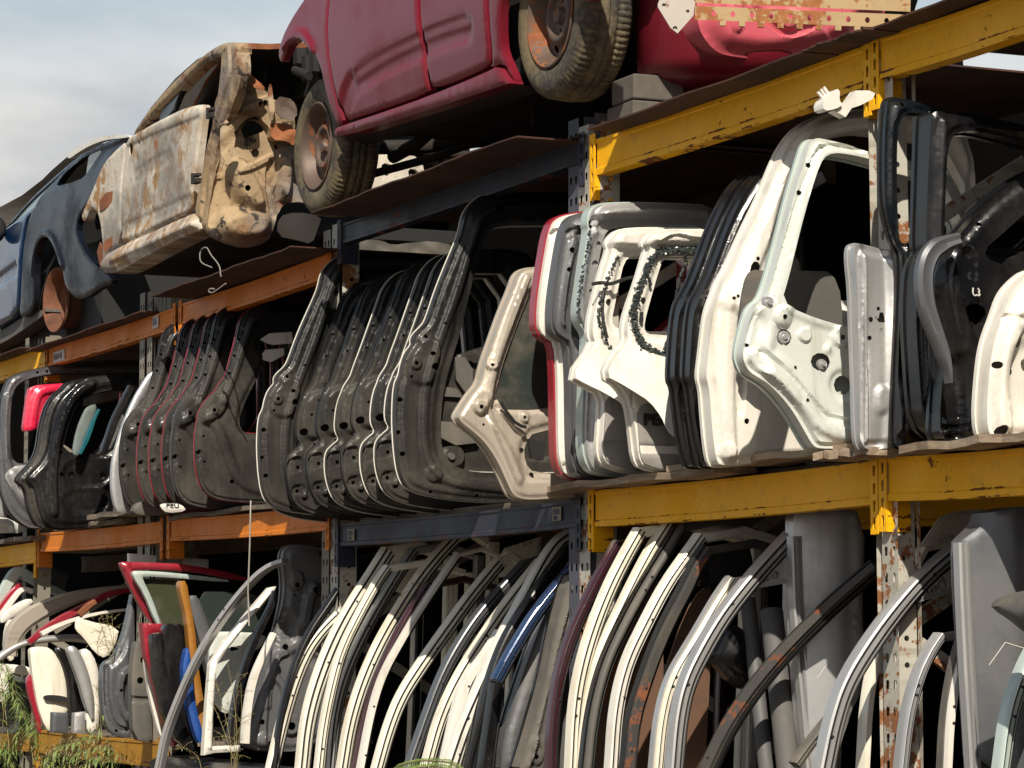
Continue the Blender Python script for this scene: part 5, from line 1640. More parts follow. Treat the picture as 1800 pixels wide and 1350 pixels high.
skin(bc, cw_, R1([(980, 235), (1010, 225), (1060, 275), (1100, 300), (1100, 330), (1190, 350), (1200, 400), (1195, 520), (1170, 500), (1100, 495), (1095, 440), (1070, 420), (1060, 390), (1020, 400), (985, 420), (950, 470), (900, 440), (925, 395), (960, 380), (985, 330)]), 'burntan', 'cowl', g=.011, thick=.05, base=.03, feats=[('wave', 33, 24, .026), ('edge', 0, .02, .012), ('line', R1([(900, 430), (985, 370), (1080, 330)]), .02, .02)], pierce=[(R1([(1050, 350)])[0], .010), (R1([(1068, 345)])[0], .010), (R1([(925, 415)])[0], .012)])
for k, (pts_, mt) in enumerate((([(1090, 440), (1100, 430), (1195, 440), (1198, 530), (1160, 505), (1100, 500)], 'rustbright'), ([(985, 240), (1010, 230), (1050, 270), (1075, 295), (1050, 300), (1000, 280)], 'rustbright'), ([(1080, 300), (1090, 270), (1100, 300), (1105, 420), (1085, 430)], 'burntan'), ([(880, 470), (900, 440), (950, 480), (935, 560), (890, 600)], 'burntan'), ([(1100, 330), (1190, 345), (1195, 430), (1110, 420)], 'scorch'))):
    skin(bc, xplane(404, 200, YBc + .02, yaw=8), R1(pts_), mt, 'torn_sheet', g=.010, thick=.006, base=.07 + .012 * k, feats=[('wave', 45, 37, .022)])
# roof with a dark underside, dash rail, far side, floor
zt = onY(412, 75, YBc).z
xa_, xb_ = onY(300, 150, YBc).x, onY(418, 78, YBc).x
rf = MB()
V = []
for i in range(13):
    for j in range(11):
        x = xa_ + (xb_ - xa_) * i / 12
        y = YBc + .01 + 1.35 * j / 10
        V.append((x, y, zt - .012 - .36 * (1 - i / 12) ** 2 + .05 * math.sin(math.pi * j / 10) + .006 * math.sin(i * 2.3 + j * 1.7)))
fs = [(i * 11 + j, (i + 1) * 11 + j, (i + 1) * 11 + j + 1, i * 11 + j + 1) for i in range(12) for j in range(10)]
rf.add(V, fs, True)
rf.add([(x, y, z - .025) for x, y, z in V], [f[::-1] for f in fs], True, 1)
e = [12 * 11 + j for j in range(11)]
n_ = len(V)
rf.add([V[k] for k in e] + [(V[k][0], V[k][1], V[k][2] - .025) for k in e], [(j, j + 1, 12 + j, 11 + j) for j in range(10)], False, 0)
rf.build('roof', [M['rustbright'], M['dark']], bc)
dr = MB()
dr.tube([onY(*R1([(1000, 232)])[0], YBc + .12), onY(*R1([(1120, 250)])[0], YBc + .4), onY(*R1([(1245, 268)])[0], YBc + .75)], .022, 8)
dr.build('dash_rail', M['silverdark'], bc)
fb_ = MB()
xr_, xl_ = onY(366, 408, YBc).x, onY(170, 400, YBc).x
zfl = onY(363, 410, YBc).z
fb_.box(((xr_ + xl_) / 2, YBc + .74, zfl + .05), xr_ - xl_ - .05, 1.2, .06)
fb_.build('floor_pan', M['dark'], bc)
sc_ = MB()
sc_.box((xl_ + .5, YBc + .9, zfl + .45), .9, .9, .7)
sc_.build('burnt_seats', M['dark'], bc)
bk = MB()
bk.box((xr_ - .35, YBc + .8, zfl + .62), .25, 1.2, .30)
bk.build('dashboard', M['dark'], bc)
plfar = Plane(pbs.O + Vector((0, 1.38, 0)), pbs.u, pbs.v)
fo = chaikin(plfar.uv([(170, 400), (200, 270), (225, 262), (246, 212), (330, 112), (398, 80), (440, 80), (440, 200), (380, 400)]), 1)
mb = MB(); mb.slab(plfar, fo, [], (), .04, .08); mb.build('far_side', M['under'], bc)
ap = xplane(500, 420, D + .1)
skin(bc, ap, [(488, 415), (492, 380), (520, 372), (566, 380), (560, 400), (548, 430), (520, 422)], 'under', 'front_apron', g=.014, thick=.02, feats=[('wave', 20, 16, .02)])

# second burnt piece glimpsed under the red car
plz = xplane(660, 330, D + .2)
bz = thing('burnt_panel', 'rust and white burnt panel glimpsed under the red car beside its front wheel', 'burnt panel', M=plz.M())
skin(bz, plz, [(630, 250), (700, 255), (742, 285), (748, 310), (700, 330), (640, 350), (600, 345)], 'burnt', 'panel', [[(672, 285), (690, 290), (684, 312), (668, 305)], [(716, 296), (735, 298), (736, 312), (722, 318)]], g=.015, thick=.02, feats=[('wave', 20, 16, .02)])
# crumpled sheets on the deck behind the black tailgates
plc = xplane(625, 430, D + .3)
cz = thing('crumpled_foil', 'crumpled grey sheet lying high behind the black tailgates under the blue beam', 'crumpled sheet', M=plc.M())
skin(cz, plc, [(622, 440), (624, 428), (650, 420), (672, 422), (690, 432), (720, 426), (760, 424), (800, 430), (802, 450), (700, 450)], 'plasticgrey', 'sheet', g=.012, thick=.02, feats=[('wave', 38, 33, .03)])

# ---- dark blue car
YBl = D + .02
pbl = yplane(70, 545, YBl)
nc = thing('car', 'dark blue hatchback cut off by the left edge, its rear wheel hub bare and rusty', 'car', M=pbl.M())
fn_ = lambda P: .06 * (1 - ((P[:, 1] - .35) / .55) ** 2)
skin(nc, pbl, Q1([(-400, 960), (-200, 830), (-60, 760), (30, 706), (130, 632), (212, 570), (186, 640), (166, 800), (150, 1000), (128, 1118), (0, 1196), (-200, 1300), (-400, 1380)]), 'carblue', 'door', g=.025, fn=fn_, feats=[('edge', 0, .014, .008), ('line', Q1([(-100, 1060), (0, 980), (140, 880)]), .05, -.012)])
skin(nc, pbl, Q1([(-160, 780), (40, 690), (60, 655), (148, 505), (250, 390), (345, 292), (376, 282), (330, 360), (228, 552), (132, 626), (30, 700), (-120, 780)]), 'bluebk', 'window_frame', [Q1([(-60, 735), (60, 668), (150, 520), (250, 410), (318, 330), (240, 490), (205, 545), (130, 610), (40, 680)])], g=.02, fn=lambda P: .03 - .35 * np.clip(P[:, 1] - .55, 0, 1), thick=.03)
skin(nc, pbl, Q1([(-60, 735), (60, 668), (150, 520), (250, 410), (318, 330), (240, 490), (205, 545), (130, 610), (40, 680)]), 'glasspale', 'window_glass', g=.04, fn=lambda P: .02 - .35 * np.clip(P[:, 1] - .55, 0, 1), thick=.004)
qo = Q1([(382, 284), (430, 258), (520, 215), (600, 186), (660, 178), (740, 200), (700, 300), (600, 420), (520, 540), (470, 610), (462, 700), (520, 830), (600, 900), (640, 950), (560, 980), (490, 1030), (440, 1040), (400, 1000), (385, 960), (380, 860), (350, 760), (312, 712), (286, 716), (256, 770), (238, 880), (230, 1000), (212, 1098), (150, 1140), (138, 1110), (160, 1000), (178, 800), (196, 640), (224, 560), (270, 470)])
skin(nc, pbl, qo, 'carnavy', 'quarter_panel', [Q1([(332, 448), (340, 400), (372, 350), (440, 286), (548, 236), (520, 330), (500, 398), (420, 428)])], g=.02, fn=lambda P: fn_(P) - .30 * np.clip(P[:, 1] - .62, 0, 1), feats=[('edge', 0, .014, .006), ('line', Q1([(230, 900), (250, 760), (300, 690), (350, 720), (390, 860)]), .03, .015)], thick=.03)
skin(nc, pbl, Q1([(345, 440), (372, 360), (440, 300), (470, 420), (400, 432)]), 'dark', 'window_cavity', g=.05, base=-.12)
skin(nc, pbl, Q1([(462, 250), (540, 240), (516, 330), (500, 392), (440, 415)]), 'glasspale', 'window_glass', g=.05, base=-.01, thick=.004)
skin(nc, pbl, Q1([(130, 1125), (210, 1102), (240, 1080), (240, 1110), (180, 1160), (0, 1280), (-300, 1400), (-300, 1350), (0, 1210)]), 'plasticgrey', 'sill', g=.03, thick=.10)
skin(nc, pbl, R1([(296, 556), (330, 528), (390, 496), (450, 476), (520, 468), (560, 480), (520, 486), (455, 492), (392, 514), (340, 545), (302, 572)]), 'whitepaint', 'roof_edge_or_glint', g=.02, base=.03)  # white strip painted in for the sun glint along the blue roof edge
rfm = MB()
zrb = onY(215, 240, YBl).z
V = []
for i in range(11):
    for j in range(7):
        t_ = i / 10
        pxx, pyy = chaikin(np.array(Q1([(-400, 700), (-100, 600), (150, 480), (345, 285), (440, 245), (600, 172), (700, 170)])), 2, False)[int(t_ * 16)]
        p = onY(pxx, pyy, YBl + .05)
        V.append((p.x, p.y + 1.25 * j / 6, p.z + .05 * math.sin(math.pi * j / 6)))
fs = [(i * 7 + j, (i + 1) * 7 + j, (i + 1) * 7 + j + 1, i * 7 + j + 1) for i in range(10) for j in range(6)]
rfm.add(V, fs, True)
rfm.build('roof', M['whitepaint'], nc)  # white colour stands in for sun glint on the blue roof
bs = MB()
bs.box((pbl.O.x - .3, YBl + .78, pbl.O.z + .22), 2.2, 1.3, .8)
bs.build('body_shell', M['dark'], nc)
hub = MB()
hc = onY(98, 527, YBl + .02)
Mh = Matrix.Translation(hc) @ Matrix.Rotation(R(90), 4, 'X') @ Matrix.Rotation(R(6), 4, 'Y')
hub.lathe([(.0001, -.075), (.035, -.07), (.04, -.10), (.10, -.105), (.125, -.075), (.150, -.085), (.158, -.03), (.170, 0), (.182, .006), (.186, -.008), (.172, -.018), (.164, -.05), (.164, -.12), (.176, -.14), (.178, -.155), (.10, -.16)], Mh, 56)
hub.build('wheel_hub', M['drum'], nc)
hb2 = MB()
hb2.box(hc + Vector((0, .1, -.22)), .06, .08, .14); hb2.lathe([(.08, -.2), (.19, -.2), (.2, -.3), (.19, -.36), (.05, -.36)], Mh, 32)
hb2.build('suspension', M['under'], nc)
mr = MB()
mp_ = onY(-8, 402, YBl - .12)
mr.lathe([(.0001, .05), (.04, .045), (.06, .02), (.062, -.02), (.05, -.05), (.0001, -.055)], Matrix.Translation(mp_) @ Matrix.Rotation(R(70), 4, 'Y') @ Matrix.Diagonal((1.3, 1, 1, 1)), 20)
mr.build('side_mirror', M['rubber'], nc)
# ------------------------------------------------------------------ lower shelf
L1, L2, L3, L4 = Q(0, 900, 3), Q(450, 900, 3), Q(900, 880, 2.872), Q(1200, 850, 2.7)
SC = {id(L1): 3, id(L2): 3, id(L3): 2.872, id(L4): 2.7}
CHAN = [(-.5, -.4), (-.5, .5), (-.44, .9), (-.30, 1), (-.25, .66), (-.11, .66), (-.06, 1), (.13, 1), (.18, .62), (.31, .62), (.36, .92), (.5, .75), (.5, -.4)]
FLAT = [(-.5, -.4), (-.5, .6), (-.38, 1), (.30, 1), (.36, .7), (.5, .6), (.5, -.4)]
ROUND = [(-.5, -.2), (-.46, .5), (-.28, .9), (0, 1), (.28, .9), (.46, .5), (.5, -.2)]
GD = 'car doors packed upright on the lower shelf'
ZS = .46
def slanted(label, mat, crop, path, wpx, Y=None, depth=.032, prof=CHAN, post=.62, low=None, body=True, gusset=None, seal=True, edge=None, group=GD, ext=True, lat=0.0, cat='car door', yaw=0):
    s = SC[id(crop)]
    px = crop(path)
    Y = (D - .03 if Y is None else Y) - ((.24 if (crop is L1 or px[0][0] < 570) else .15) if crop in (L1, L2) else .25 if crop is L3 else 0)
    pl = xplane(*px[0], Y, yaw)
    t_ = root_at(pl, 'salvaged_door', label, cat, group)
    uv = pl.uv(px)
    dpt = (pl.O - EYE).dot(fwd)
    k = dpt / F / s
    if ext:
        d0 = np.array(uv[0]) - np.array(uv[1]); d0 /= np.linalg.norm(d0)
        uv = [tuple(np.array(uv[0]) + d0 * .10)] + uv
    p = resample(chaikin(uv, 3, False), .02, False)
    w_ = [x * k for x in (wpx if hasattr(wpx, '__len__') else [wpx, wpx])]
    mb = MB(); mb.sweep(pl, p, prof, w_, depth=depth); mb.build('window_frame', M[mat], t_)
    wm = sum(w_) / len(w_)
    if prof is CHAN:
        t0 = np.gradient(p, axis=0); t0 /= np.linalg.norm(t0, axis=1)[:, None]
        n0 = np.stack([t0[:, 1], -t0[:, 0]], 1)
        wl = np.interp(np.linspace(0, 1, len(p)), np.linspace(0, 1, len(w_)), w_)[:, None]
        mb = MB()
        for a_ in (-.18, .245):
            mb.sweep(pl, p + n0 * wl * a_, [(-.5, -.5), (-.5, .5), (.5, .5), (.5, -.5)], .0075, base=depth * .70, depth=.008)
        mb.build('groove_shade', M['rubber'], t_)  # dark strips give the shallow frame grooves the shade of deeper ones
    t = np.gradient(p, axis=0); t /= np.linalg.norm(t, axis=1)[:, None]
    nx = np.stack([t[:, 1], -t[:, 0]], 1)
    if seal:
        mb = MB(); mb.sweep(pl, p + nx * (wm * .5 + .006), ROUND, .012, base=-.004, depth=.02); mb.build('rubber_seal', M['rubber'], t_)
    if edge:
        mb = MB(); mb.sweep(pl, p - nx * (wm * .5 + .003), FLAT, .008, base=-.006, depth=.02); mb.build('trim_edge', M[edge], t_)
    top = p[-1]
    for q in rng.uniform(.1, .85, 2):
        k_ = int(q * (len(p) - 1)); c_ = p[k_] + nx[k_] * wm * rng.uniform(-.2, .2)
        mb = MB(); mb.lathe([(.0001, .0015), (.0045, .001), (.005, -.004)], Plane(pl.world([(c_[0], c_[1], depth)])[0], pl.u, pl.v).M(), 8); mb.build('screw_hole', M['rubber'], t_)  # small dark discs standing in for screw holes
    if post:
        mb = MB()
        mb.sweep(pl, np.array([top + (-.01, -.01), (top[0] + (post - top[0]) * .5, top[1] + .02), (post, top[1] - .02)]), FLAT, wm * .9, depth=depth * .8, base=-.003)
        mb.build('header', M[mat], t_)
        mb = MB()
        mb.sweep(pl, np.array([(post + .03, top[1] - .02), (post + .02, top[1] * .5), (post, -.05)]), CHAN, wm * 1.1, depth=depth * .8, base=-.004)
        mb.build('rear_post', M[mat], t_)
    if gusset:
        g_ = gusset
        q = crop(g_[0]); hs = [(c, r_) for c, r_ in [(crop([a])[0], b) for a, b in g_[1]]]
        panel(t_, pl, q, [], [(c, r_) for c, r_ in hs], .008, .012, [('edge', .004, .012, .006)], g_[2] if len(g_) > 2 else mat, name='corner_plate', smooth=0, base=.008)
    if not body:
        return t_, pl
    lm = low or mat
    b0 = uv[0][0]
    zb = ZS - pl.O.z
    o = [(b0 - .06, -.06), (b0 + .5, -.05), (.92, -.05), (.95, zb + .1), (.88, zb), (b0 + .10, zb), (b0 - .05, zb + .12), (b0 - .09, -.3)]
    mb = MB()
    oo = chaikin(o, 2)
    h_ = relief(pl, [('edge', .01, .03, .012), ('edge', .10, .16, -.02)], oo)
    mb.slab(pl, oo, (), (), .05, .05, h_)
    mb.build('inner_panel', M[lm], t_)
    return t_, pl

# blue bay: slender door frames, left to right
slanted('black door with thin curved frame, hard against the dark grey stamped inner door', 'blackpaint', L2, [(88, 1350), (120, 1100), (180, 850), (270, 640), (390, 470), (540, 240)], [26, 40], prof=ROUND)
slanted('cream door frame, leftmost of the cream frames in the blue bay', 'cream', L2, [(82, 1340), (135, 1110), (195, 900), (262, 740), (335, 635), (430, 540), (560, 400)], [56, 60, 50])
slanted('broad cream door frame with a rust speck, second cream one in the blue bay', 'cream', L2, [(240, 1340), (262, 1120), (312, 920), (400, 690), (500, 500), (600, 345), (690, 200)], [64, 76, 66], gusset=([(640, 230), (690, 190), (800, 200), (870, 300), (790, 400), (650, 410)], [((700, 330), .008), ((690, 355), .008), ((720, 270), .007), ((760, 270), .007)]))
slanted('rust streaked cream door frame close behind the broad second one', 'cream', L2, [(330, 1340), (352, 1130), (400, 900), (450, 720), (550, 520), (640, 360), (690, 290)], [46, 42, 40])
slanted('silver door frame with rust on its edge, between two cream frames left of the middle', 'silver', L2, [(388, 1340), (404, 1100), (455, 880), (542, 680), (640, 500), (740, 330), (830, 200)], [46, 52, 48])
slanted('wide cream door frame right of the silver one in the blue bay', 'cream', L2, [(455, 1340), (492, 1110), (560, 890), (650, 690), (760, 500), (870, 330), (985, 195), (1050, 130)], [60, 64, 58])
slanted('dark brown door frame behind a thin white one', 'darkred', L2, [(525, 1340), (570, 1100), (640, 880), (720, 690), (800, 540), (900, 380)], [44, 46, 40], low='blackpaint')
slanted('thin white door frame with rust freckles near its foot', 'whitepaint', L2, [(548, 1340), (600, 1060), (660, 860), (760, 680), (880, 480), (1060, 220)], [28, 30, 26], prof=FLAT, edge=None)
slanted('cream door frame bending alone in the middle of the blue bay', 'cream', L2, [(640, 1340), (692, 1150), (762, 970), (880, 790), (1000, 620), (1130, 440), (1275, 265)], [58, 64, 58], gusset=([(1265, 270), (1310, 190), (1500, 130), (1490, 240), (1420, 330), (1240, 350)], [((1345, 185), .008), ((1375, 180), .008), ((1410, 172), .008), ((1440, 165), .006), ((1290, 300), .008), ((1310, 275), .008)]))
slanted('mauve grey door frame with plain curved pillar, right of the lone cream one', 'silverdark', L2, [(815, 1320), (895, 1090), (980, 860), (1080, 680), (1180, 535), (1290, 410), (1420, 270)], [52, 58, 54], low='blackpaint')
slanted('cream door frame crossing behind the grey topped pillar', 'cream', L2, [(905, 1310), (962, 1100), (1050, 900), (1180, 690), (1310, 500), (1400, 385), (1500, 260)], [56, 64, 56])
slanted('white door pillar with a hooked grey top, reaching highest under the blue beam', 'whitepaint', L2, [(1035, 1310), (1095, 1130), (1185, 930), (1290, 690), (1400, 490), (1470, 355), (1530, 245), (1590, 160), (1660, 118)], [86, 84, 74], Y=D - .07)
slanted('narrow white strip pillar standing under the hooked white one', 'whitepaint', L2, [(1000, 1310), (1040, 1120), (1080, 960), (1110, 880), (1200, 760), (1280, 630)], [60, 62, 40], post=0, prof=FLAT, Y=D - .05)
slanted('black door frame with fine ridges between the hooked white pillar and the navy one', 'blackpaint', L2, [(1120, 1320), (1200, 1000), (1290, 720), (1400, 530), (1540, 330), (1640, 190)], [60, 62, 56])
slanted('navy blue door pillar ending short above a black one, left of the maroon frame', 'navy', L2, [(1262, 890), (1300, 815), (1350, 725), (1470, 530), (1600, 370), (1740, 200)], [54, 56, 50], ext=False, low='blackpaint', post=0, Y=D - .06, body=False)
slanted('black door pillar standing below the navy one', 'blackpaint', L2, [(1205, 1320), (1235, 1100), (1262, 905)], [70, 60], post=0, prof=FLAT, Y=D - .04)
# grey inner panels left of the yellow post
for i, (o_, mt, lb, Y_) in enumerate((
    ([(1290, 1400), (1300, 1200), (1360, 1000), (1440, 760), (1530, 520), (1600, 380), (1690, 330), (1780, 330), (1780, 1400)], 'greyinner', 'grey inner door panel with a scuffed dark corner, right of the navy pillar', D - .15),
    ([(1360, 1400), (1430, 1180), (1500, 940), (1530, 800), (1570, 600), (1640, 340), (1700, 320), (1700, 700), (1640, 760), (1600, 900), (1580, 1400)], 'plasticgrey', 'light grey door edge with bolt holes leaning left of the maroon door frame', D - .18))):
    pl = xplane(*L2(o_[:1])[0], Y_)
    t_ = root_at(pl, 'salvaged_door', lb, 'car door', GD)
    panel(t_, pl, L2(o_), [], [(L2([(1430, 1180)])[0], .012), (L2([(1440, 1140)])[0], .006), (L2([(1405, 1110)])[0], .006), (L2([(1468, 900)])[0], .012), (L2([(1465, 1290)])[0], .009), (L2([(1500, 780)])[0], .010)], .05, .014, [('edge', .01, .03, .012), ('line', L2([(1400, 1350), (1480, 1050), (1560, 700), (1640, 400)]), .03, .02), ('poly', L2([(1440, 1190), (1480, 1180), (1490, 1240), (1450, 1270), (1430, 1240)]), .015, .012), ('disc', L2([(1470, 1295)])[0], .03, .01), ('wave', 12, 8, .004)], mt, skin='blackpaint', name='inner_panel')

# yellow bay: frames left to right
slanted('maroon door frame just right of the rusty perforated post', 'darkred', L3, [(192, 1340), (198, 1100), (232, 880), (292, 680), (380, 490), (450, 350), (530, 210)], [48, 52, 44], low='blackpaint')
slanted('cream door frame with rusty seam, touching the right side of the maroon frame', 'cream', L3, [(296, 1340), (310, 1060), (342, 860), (402, 650), (480, 450), (560, 290), (640, 150)], [56, 64, 58], Y=D - .05)
slanted('peeling cream door frame with bare rusty streaks, second of two side by side', 'cream', L3, [(335, 1340), (350, 1150), (385, 950), (442, 760), (530, 580), (620, 395), (700, 245), (780, 120)], [36, 54, 56])
slanted('dark grey door frame along the right side of the peeling cream one', 'plasticgrey', L3, [(372, 1340), (400, 1080), (462, 830), (562, 620), (660, 440), (760, 280), (850, 130)], [44, 48, 50], low='blackpaint', edge='blackpaint', prof=ROUND)
slanted('white grooved door frame with brown trim boards behind it', 'whitepaint', L3, [(500, 1340), (518, 1060), (570, 830), (660, 640), (770, 430), (860, 300), (945, 180)], [60, 64, 56], Y=D - .05)
slanted('scabby blue grey door frame with flaking rust, ending in a black mirror bracket', 'rustpanel', L3, [(582, 1340), (605, 1100), (665, 910), (722, 750), (795, 590), (872, 450), (925, 330), (985, 245)], [54, 56, 46], low='blackpaint', edge='rubber', prof=FLAT, gusset=([(905, 425), (920, 370), (1000, 240), (1190, 220), (1215, 330), (1140, 420), (1000, 440)], [((968, 380), .014), ((1000, 300), .006)], 'blackpaint'))
slanted('cream door frame beside the silver striped one with triangular corner', 'cream', L3, [(728, 1340), (750, 1100), (802, 900), (900, 740), (965, 630), (1040, 500), (1110, 400)], [50, 50, 44], edge='silver', low='whitepaint')
slanted('silver striped door frame with triangular corner plate, left of the smooth silver door', 'silver', L3, [(812, 1340), (832, 1100), (872, 920), (962, 740), (1052, 590), (1160, 448), (1270, 320), (1405, 175)], [72, 80, 74], post=0, low='greyinner', gusset=([(1165, 455), (1275, 320), (1405, 175), (1418, 410)], [((1300, 385), .008), ((1280, 395), .007), ((1262, 402), .006), ((1320, 375), .013), ((1370, 250), .006), ((1380, 330), .006), ((1390, 390), .006)], 'silver'), Y=D - .07)
# brown trim boards behind
for o_, lb, Y_ in (([(400, 1400), (420, 1050), (520, 760), (640, 500), (700, 420), (760, 400), (770, 1400)], 'brown trim board with a torn orange patch behind the white grooved frame', D - .16), ([(700, 1400), (760, 900), (880, 560), (960, 440), (1020, 440), (1000, 900), (970, 1400)], 'second brown trim board behind the cream frames, right of the torn one', D - .12)):
    pl = xplane(*L3(o_[:1])[0], Y_)
    t_ = MB(); q_ = chaikin(pl.uv(L3(o_)), 1)
    t_.slab(pl, q_, (), (), .012, .03, relief(pl, [('wave', 7, 6, .008)], q_))
    tag(centre_origin(t_.build('trim_board', M['brown']), pl.O), lb, 'trim board', 'brown trim boards on the lower shelf')
pl = xplane(*L3([(480, 1000)])[0], D - .175)
tp = MB(); tp.slab(pl, chaikin(pl.uv(L3([(440, 1060), (450, 980), (485, 830), (540, 795), (530, 840), (500, 900), (480, 1000), (455, 1060)])), 1), thick=.004, g=.02)
tag(centre_origin(tp.build('torn_strip', M['rustbright']), pl.O), 'torn orange strip on the brown trim board behind the white grooved frame', 'torn strip')

# smooth silver door skins with grey inner ones
def smooth_door(label, outer, crop, Y, mat='silver', holes=(), line=None, bul=.08):
    pl = xplane(*crop(outer[:1])[0], Y)
    t_ = root_at(pl, 'salvaged_door', label, 'car door', GD)
    q = pl.uv(crop(outer))
    u0 = min(a for a, b in q)
    skin_px = crop(outer)
    o = chaikin(q, 1)
    mb = MB()
    mb.slab(pl, o, (), (), .05, .02, relief(pl, [('fn', lambda P: bul * np.sin(np.clip((P[:, 0] - u0) / .42, 0, 1.6) * np.pi * .9)), ('edge', 0, .012, .006), ('wave', 7, 4, .008), ('fn', lambda P: -.006 * np.exp(-((P[:, 0] - u0 - .16) / .012) ** 2) - .012 * np.exp(-((P[:, 0] - u0 - .25) ** 2 + (P[:, 1] - .25) ** 2) / .004))], o))
    mb.build('outer_skin', M[mat], t_)
    sm_ = MB()
    for a_, b_ in (((.06, .30), (.10, .36)), ((.10, .36), (.16, .34)), ((.08, .12), (.13, .20))):
        P_ = [pl.world([(u0 + a_[0] + (b_[0] - a_[0]) * q, a_[1] + (b_[1] - a_[1]) * q, bul * math.sin((a_[0] + (b_[0] - a_[0]) * q) / .42 * math.pi * .9) + .007)])[0] for q in np.linspace(0, 1, 5)]
        sm_.tube(P_, .0012, 4)
    sm_.build('scratches', M['labelwhite'], t_)
    if line:
        l = pl.uv(crop(line))
        mb = MB(); mb.sweep(pl, resample(l, .05, False), CHAN, .035, depth=.025, base=.0); mb.build('window_channel', M['silver'], t_)
    return t_, pl
smooth_door('smooth silver door skin standing upright right of the triangular corner plate, shadow across its top', [(1485, 1400), (1440, 800), (1418, 420), (1420, 190), (1422, 40), (1560, 40), (1720, 60), (1700, 600), (1723, 760), (1723, 900), (1640, 1100), (1560, 1400)], L3, D + .10, line=[(1420, 180), (1430, 500), (1455, 850), (1490, 1220), (1500, 1400)])
smooth_door('smooth grey door skin filling the lower right corner, scratched, right of the second triangle', [(1385, 1400), (1360, 1000), (1325, 520), (1318, 280), (1340, 255), (1400, 200), (1430, 120), (1800, 100), (1800, 1400)], L4, D - .03, mat='silverdark', line=[(1318, 280), (1326, 520), (1345, 900), (1372, 1340), (1376, 1400)])

# rusty slanting pillar, striped silver frame in front of the post, and others at the right
slanted('rust bitten dark door pillar slanting far to the right across the silver door', 'rustpanel', L4, [(125, 1340), (215, 1150), (345, 960), (490, 790), (640, 640), (740, 545), (920, 390)], [70, 62, 46], Y=D - .16, yaw=48, post=0, prof=FLAT, low='rustpanel', edge='rubber', body=False)
slanted('silver striped door frame with triangular corner, crossing in front of the perforated post', 'silver', L4, [(665, 1340), (705, 1140), (765, 950), (882, 760), (1000, 600), (1130, 450), (1225, 365), (1315, 290)], [86, 84, 70], Y=D - .25, post=0, low='greyinner', gusset=([(1070, 575), (1190, 445), (1312, 292), (1322, 505)], [((1222, 480), .018), ((1190, 497), .009), ((1172, 507), .008), ((1152, 517), .006), ((1270, 400), .007), ((1275, 480), .007), ((1222, 452), .006), ((1265, 440), .005)], 'silver'))
slanted('cream door pillar with perforated header plate, behind the perforated post', 'cream', L4, [(850, 1340), (865, 1050), (900, 850), (985, 620), (1060, 450), (1135, 310)], [44, 40, 34], Y=D + .02, post=0, prof=FLAT, gusset=([(1140, 325), (1120, 300), (1215, 160), (1300, 130), (1430, 120), (1420, 220), (1330, 290)], [((1218, 275), .010), ((1240, 265), .010), ((1264, 258), .010), ((1258, 145), .008), ((1288, 138), .008)], 'cream'))
slanted('pale silver door frame right of the perforated post', 'silver', L4, [(1030, 1340), (1055, 1110), (1105, 920), (1160, 800), (1215, 720)], [46, 50, 44], Y=D - .10, post=.5, low='blackpaint')
slanted('thin black and white door edge curving right of the pale silver frame', 'whitepaint', L4, [(1240, 1340), (1250, 1120), (1280, 920), (1310, 800), (1330, 740)], [36, 40, 20], Y=D - .04, post=0, prof=FLAT, low='blackpaint', edge='plasticgrey')
slanted('greenish grey door frame cut off by the right edge below the dark mirror', 'mint', L4, [(1505, 1340), (1535, 1110), (1590, 930), (1660, 780), (1760, 640)], [60, 66, 60], Y=D - .12, post=0, low='silverdark')
slanted('bronze black wiper like trim slanting up from the foot of the silver striped frame', 'plasticgrey', L4, [(525, 1335), (600, 1230), (680, 1130), (740, 1050)], [44, 36], Y=D - .16, post=0, low='blackpaint', ext=False, seal=False, body=False)
# dark mirror at the right
pm = yplane(1790, 1070, D - .22)
mm = thing('side_mirror', 'dark brown side mirror shell hanging at the right edge before the grey door', 'side mirror', M=pm.M())
mb = MB()
q = chaikin(pm.uv(L4([(1470, 585), (1475, 560), (1500, 540), (1620, 505), (1760, 500), (1760, 700), (1640, 720), (1600, 690), (1540, 640), (1490, 610)])), 2)
mb.slab(pm, q, (), (), .05, .010, lambda P: .05 * (1 - np.exp(-dist(P, q) / .03)))
mb.build('shell', M['bronze'] if 'bronze' in M else M['plasticgrey'], mm)
# black mirror dangling in the striped frame
pm2 = xplane(*L3([(1060, 780)])[0], D + .0)
m2 = thing('side_mirror', 'black side mirror dangling in shade inside the silver striped door frame', 'side mirror', M=pm2.M())
q2 = chaikin(pm2.uv(L3([(1010, 790), (1030, 720), (1060, 650), (1100, 620), (1160, 640), (1200, 700), (1212, 800), (1215, 920), (1190, 960), (1130, 930), (1070, 880)])), 2)
mb = MB(); mb.slab(pm2, q2, (), (), .04, .010, lambda P: .06 * (1 - np.exp(-dist(P, q2) / .035))); mb.build('shell', M['blackpaint'], m2)
M['tubegrey'] = paint('dull dark grey tube', (.085, .085, .085), .6, 0, 0, .5, (.14, .12, .10), .15, streak=.3)
# round grey tubes (door inner beams) deep in the frames
for a, b_, lb in (((1190, 500), (1290, 1400), 'grey metal tube standing behind the black mirror'), ((1310, 560), (1400, 1400), 'wide dented grey tube standing left of the smooth silver door')):
    tb = MB()
    w_ = .025 if a[0] < 1200 else .036
    tb.tube([onY(*L3([a])[0], D + .10), onY(*L3([((a[0] + b_[0]) / 2, (a[1] + b_[1]) / 2)])[0], D + .07), onY(*L3([b_])[0], D + .05)], w_, 14)
    o = tb.build('metal_tube', M['tubegrey'])
    tag(centre_origin(o, onY(*L3([b_])[0], D + .05)), lb, 'metal tube', 'grey tubes in the lower yellow bay')

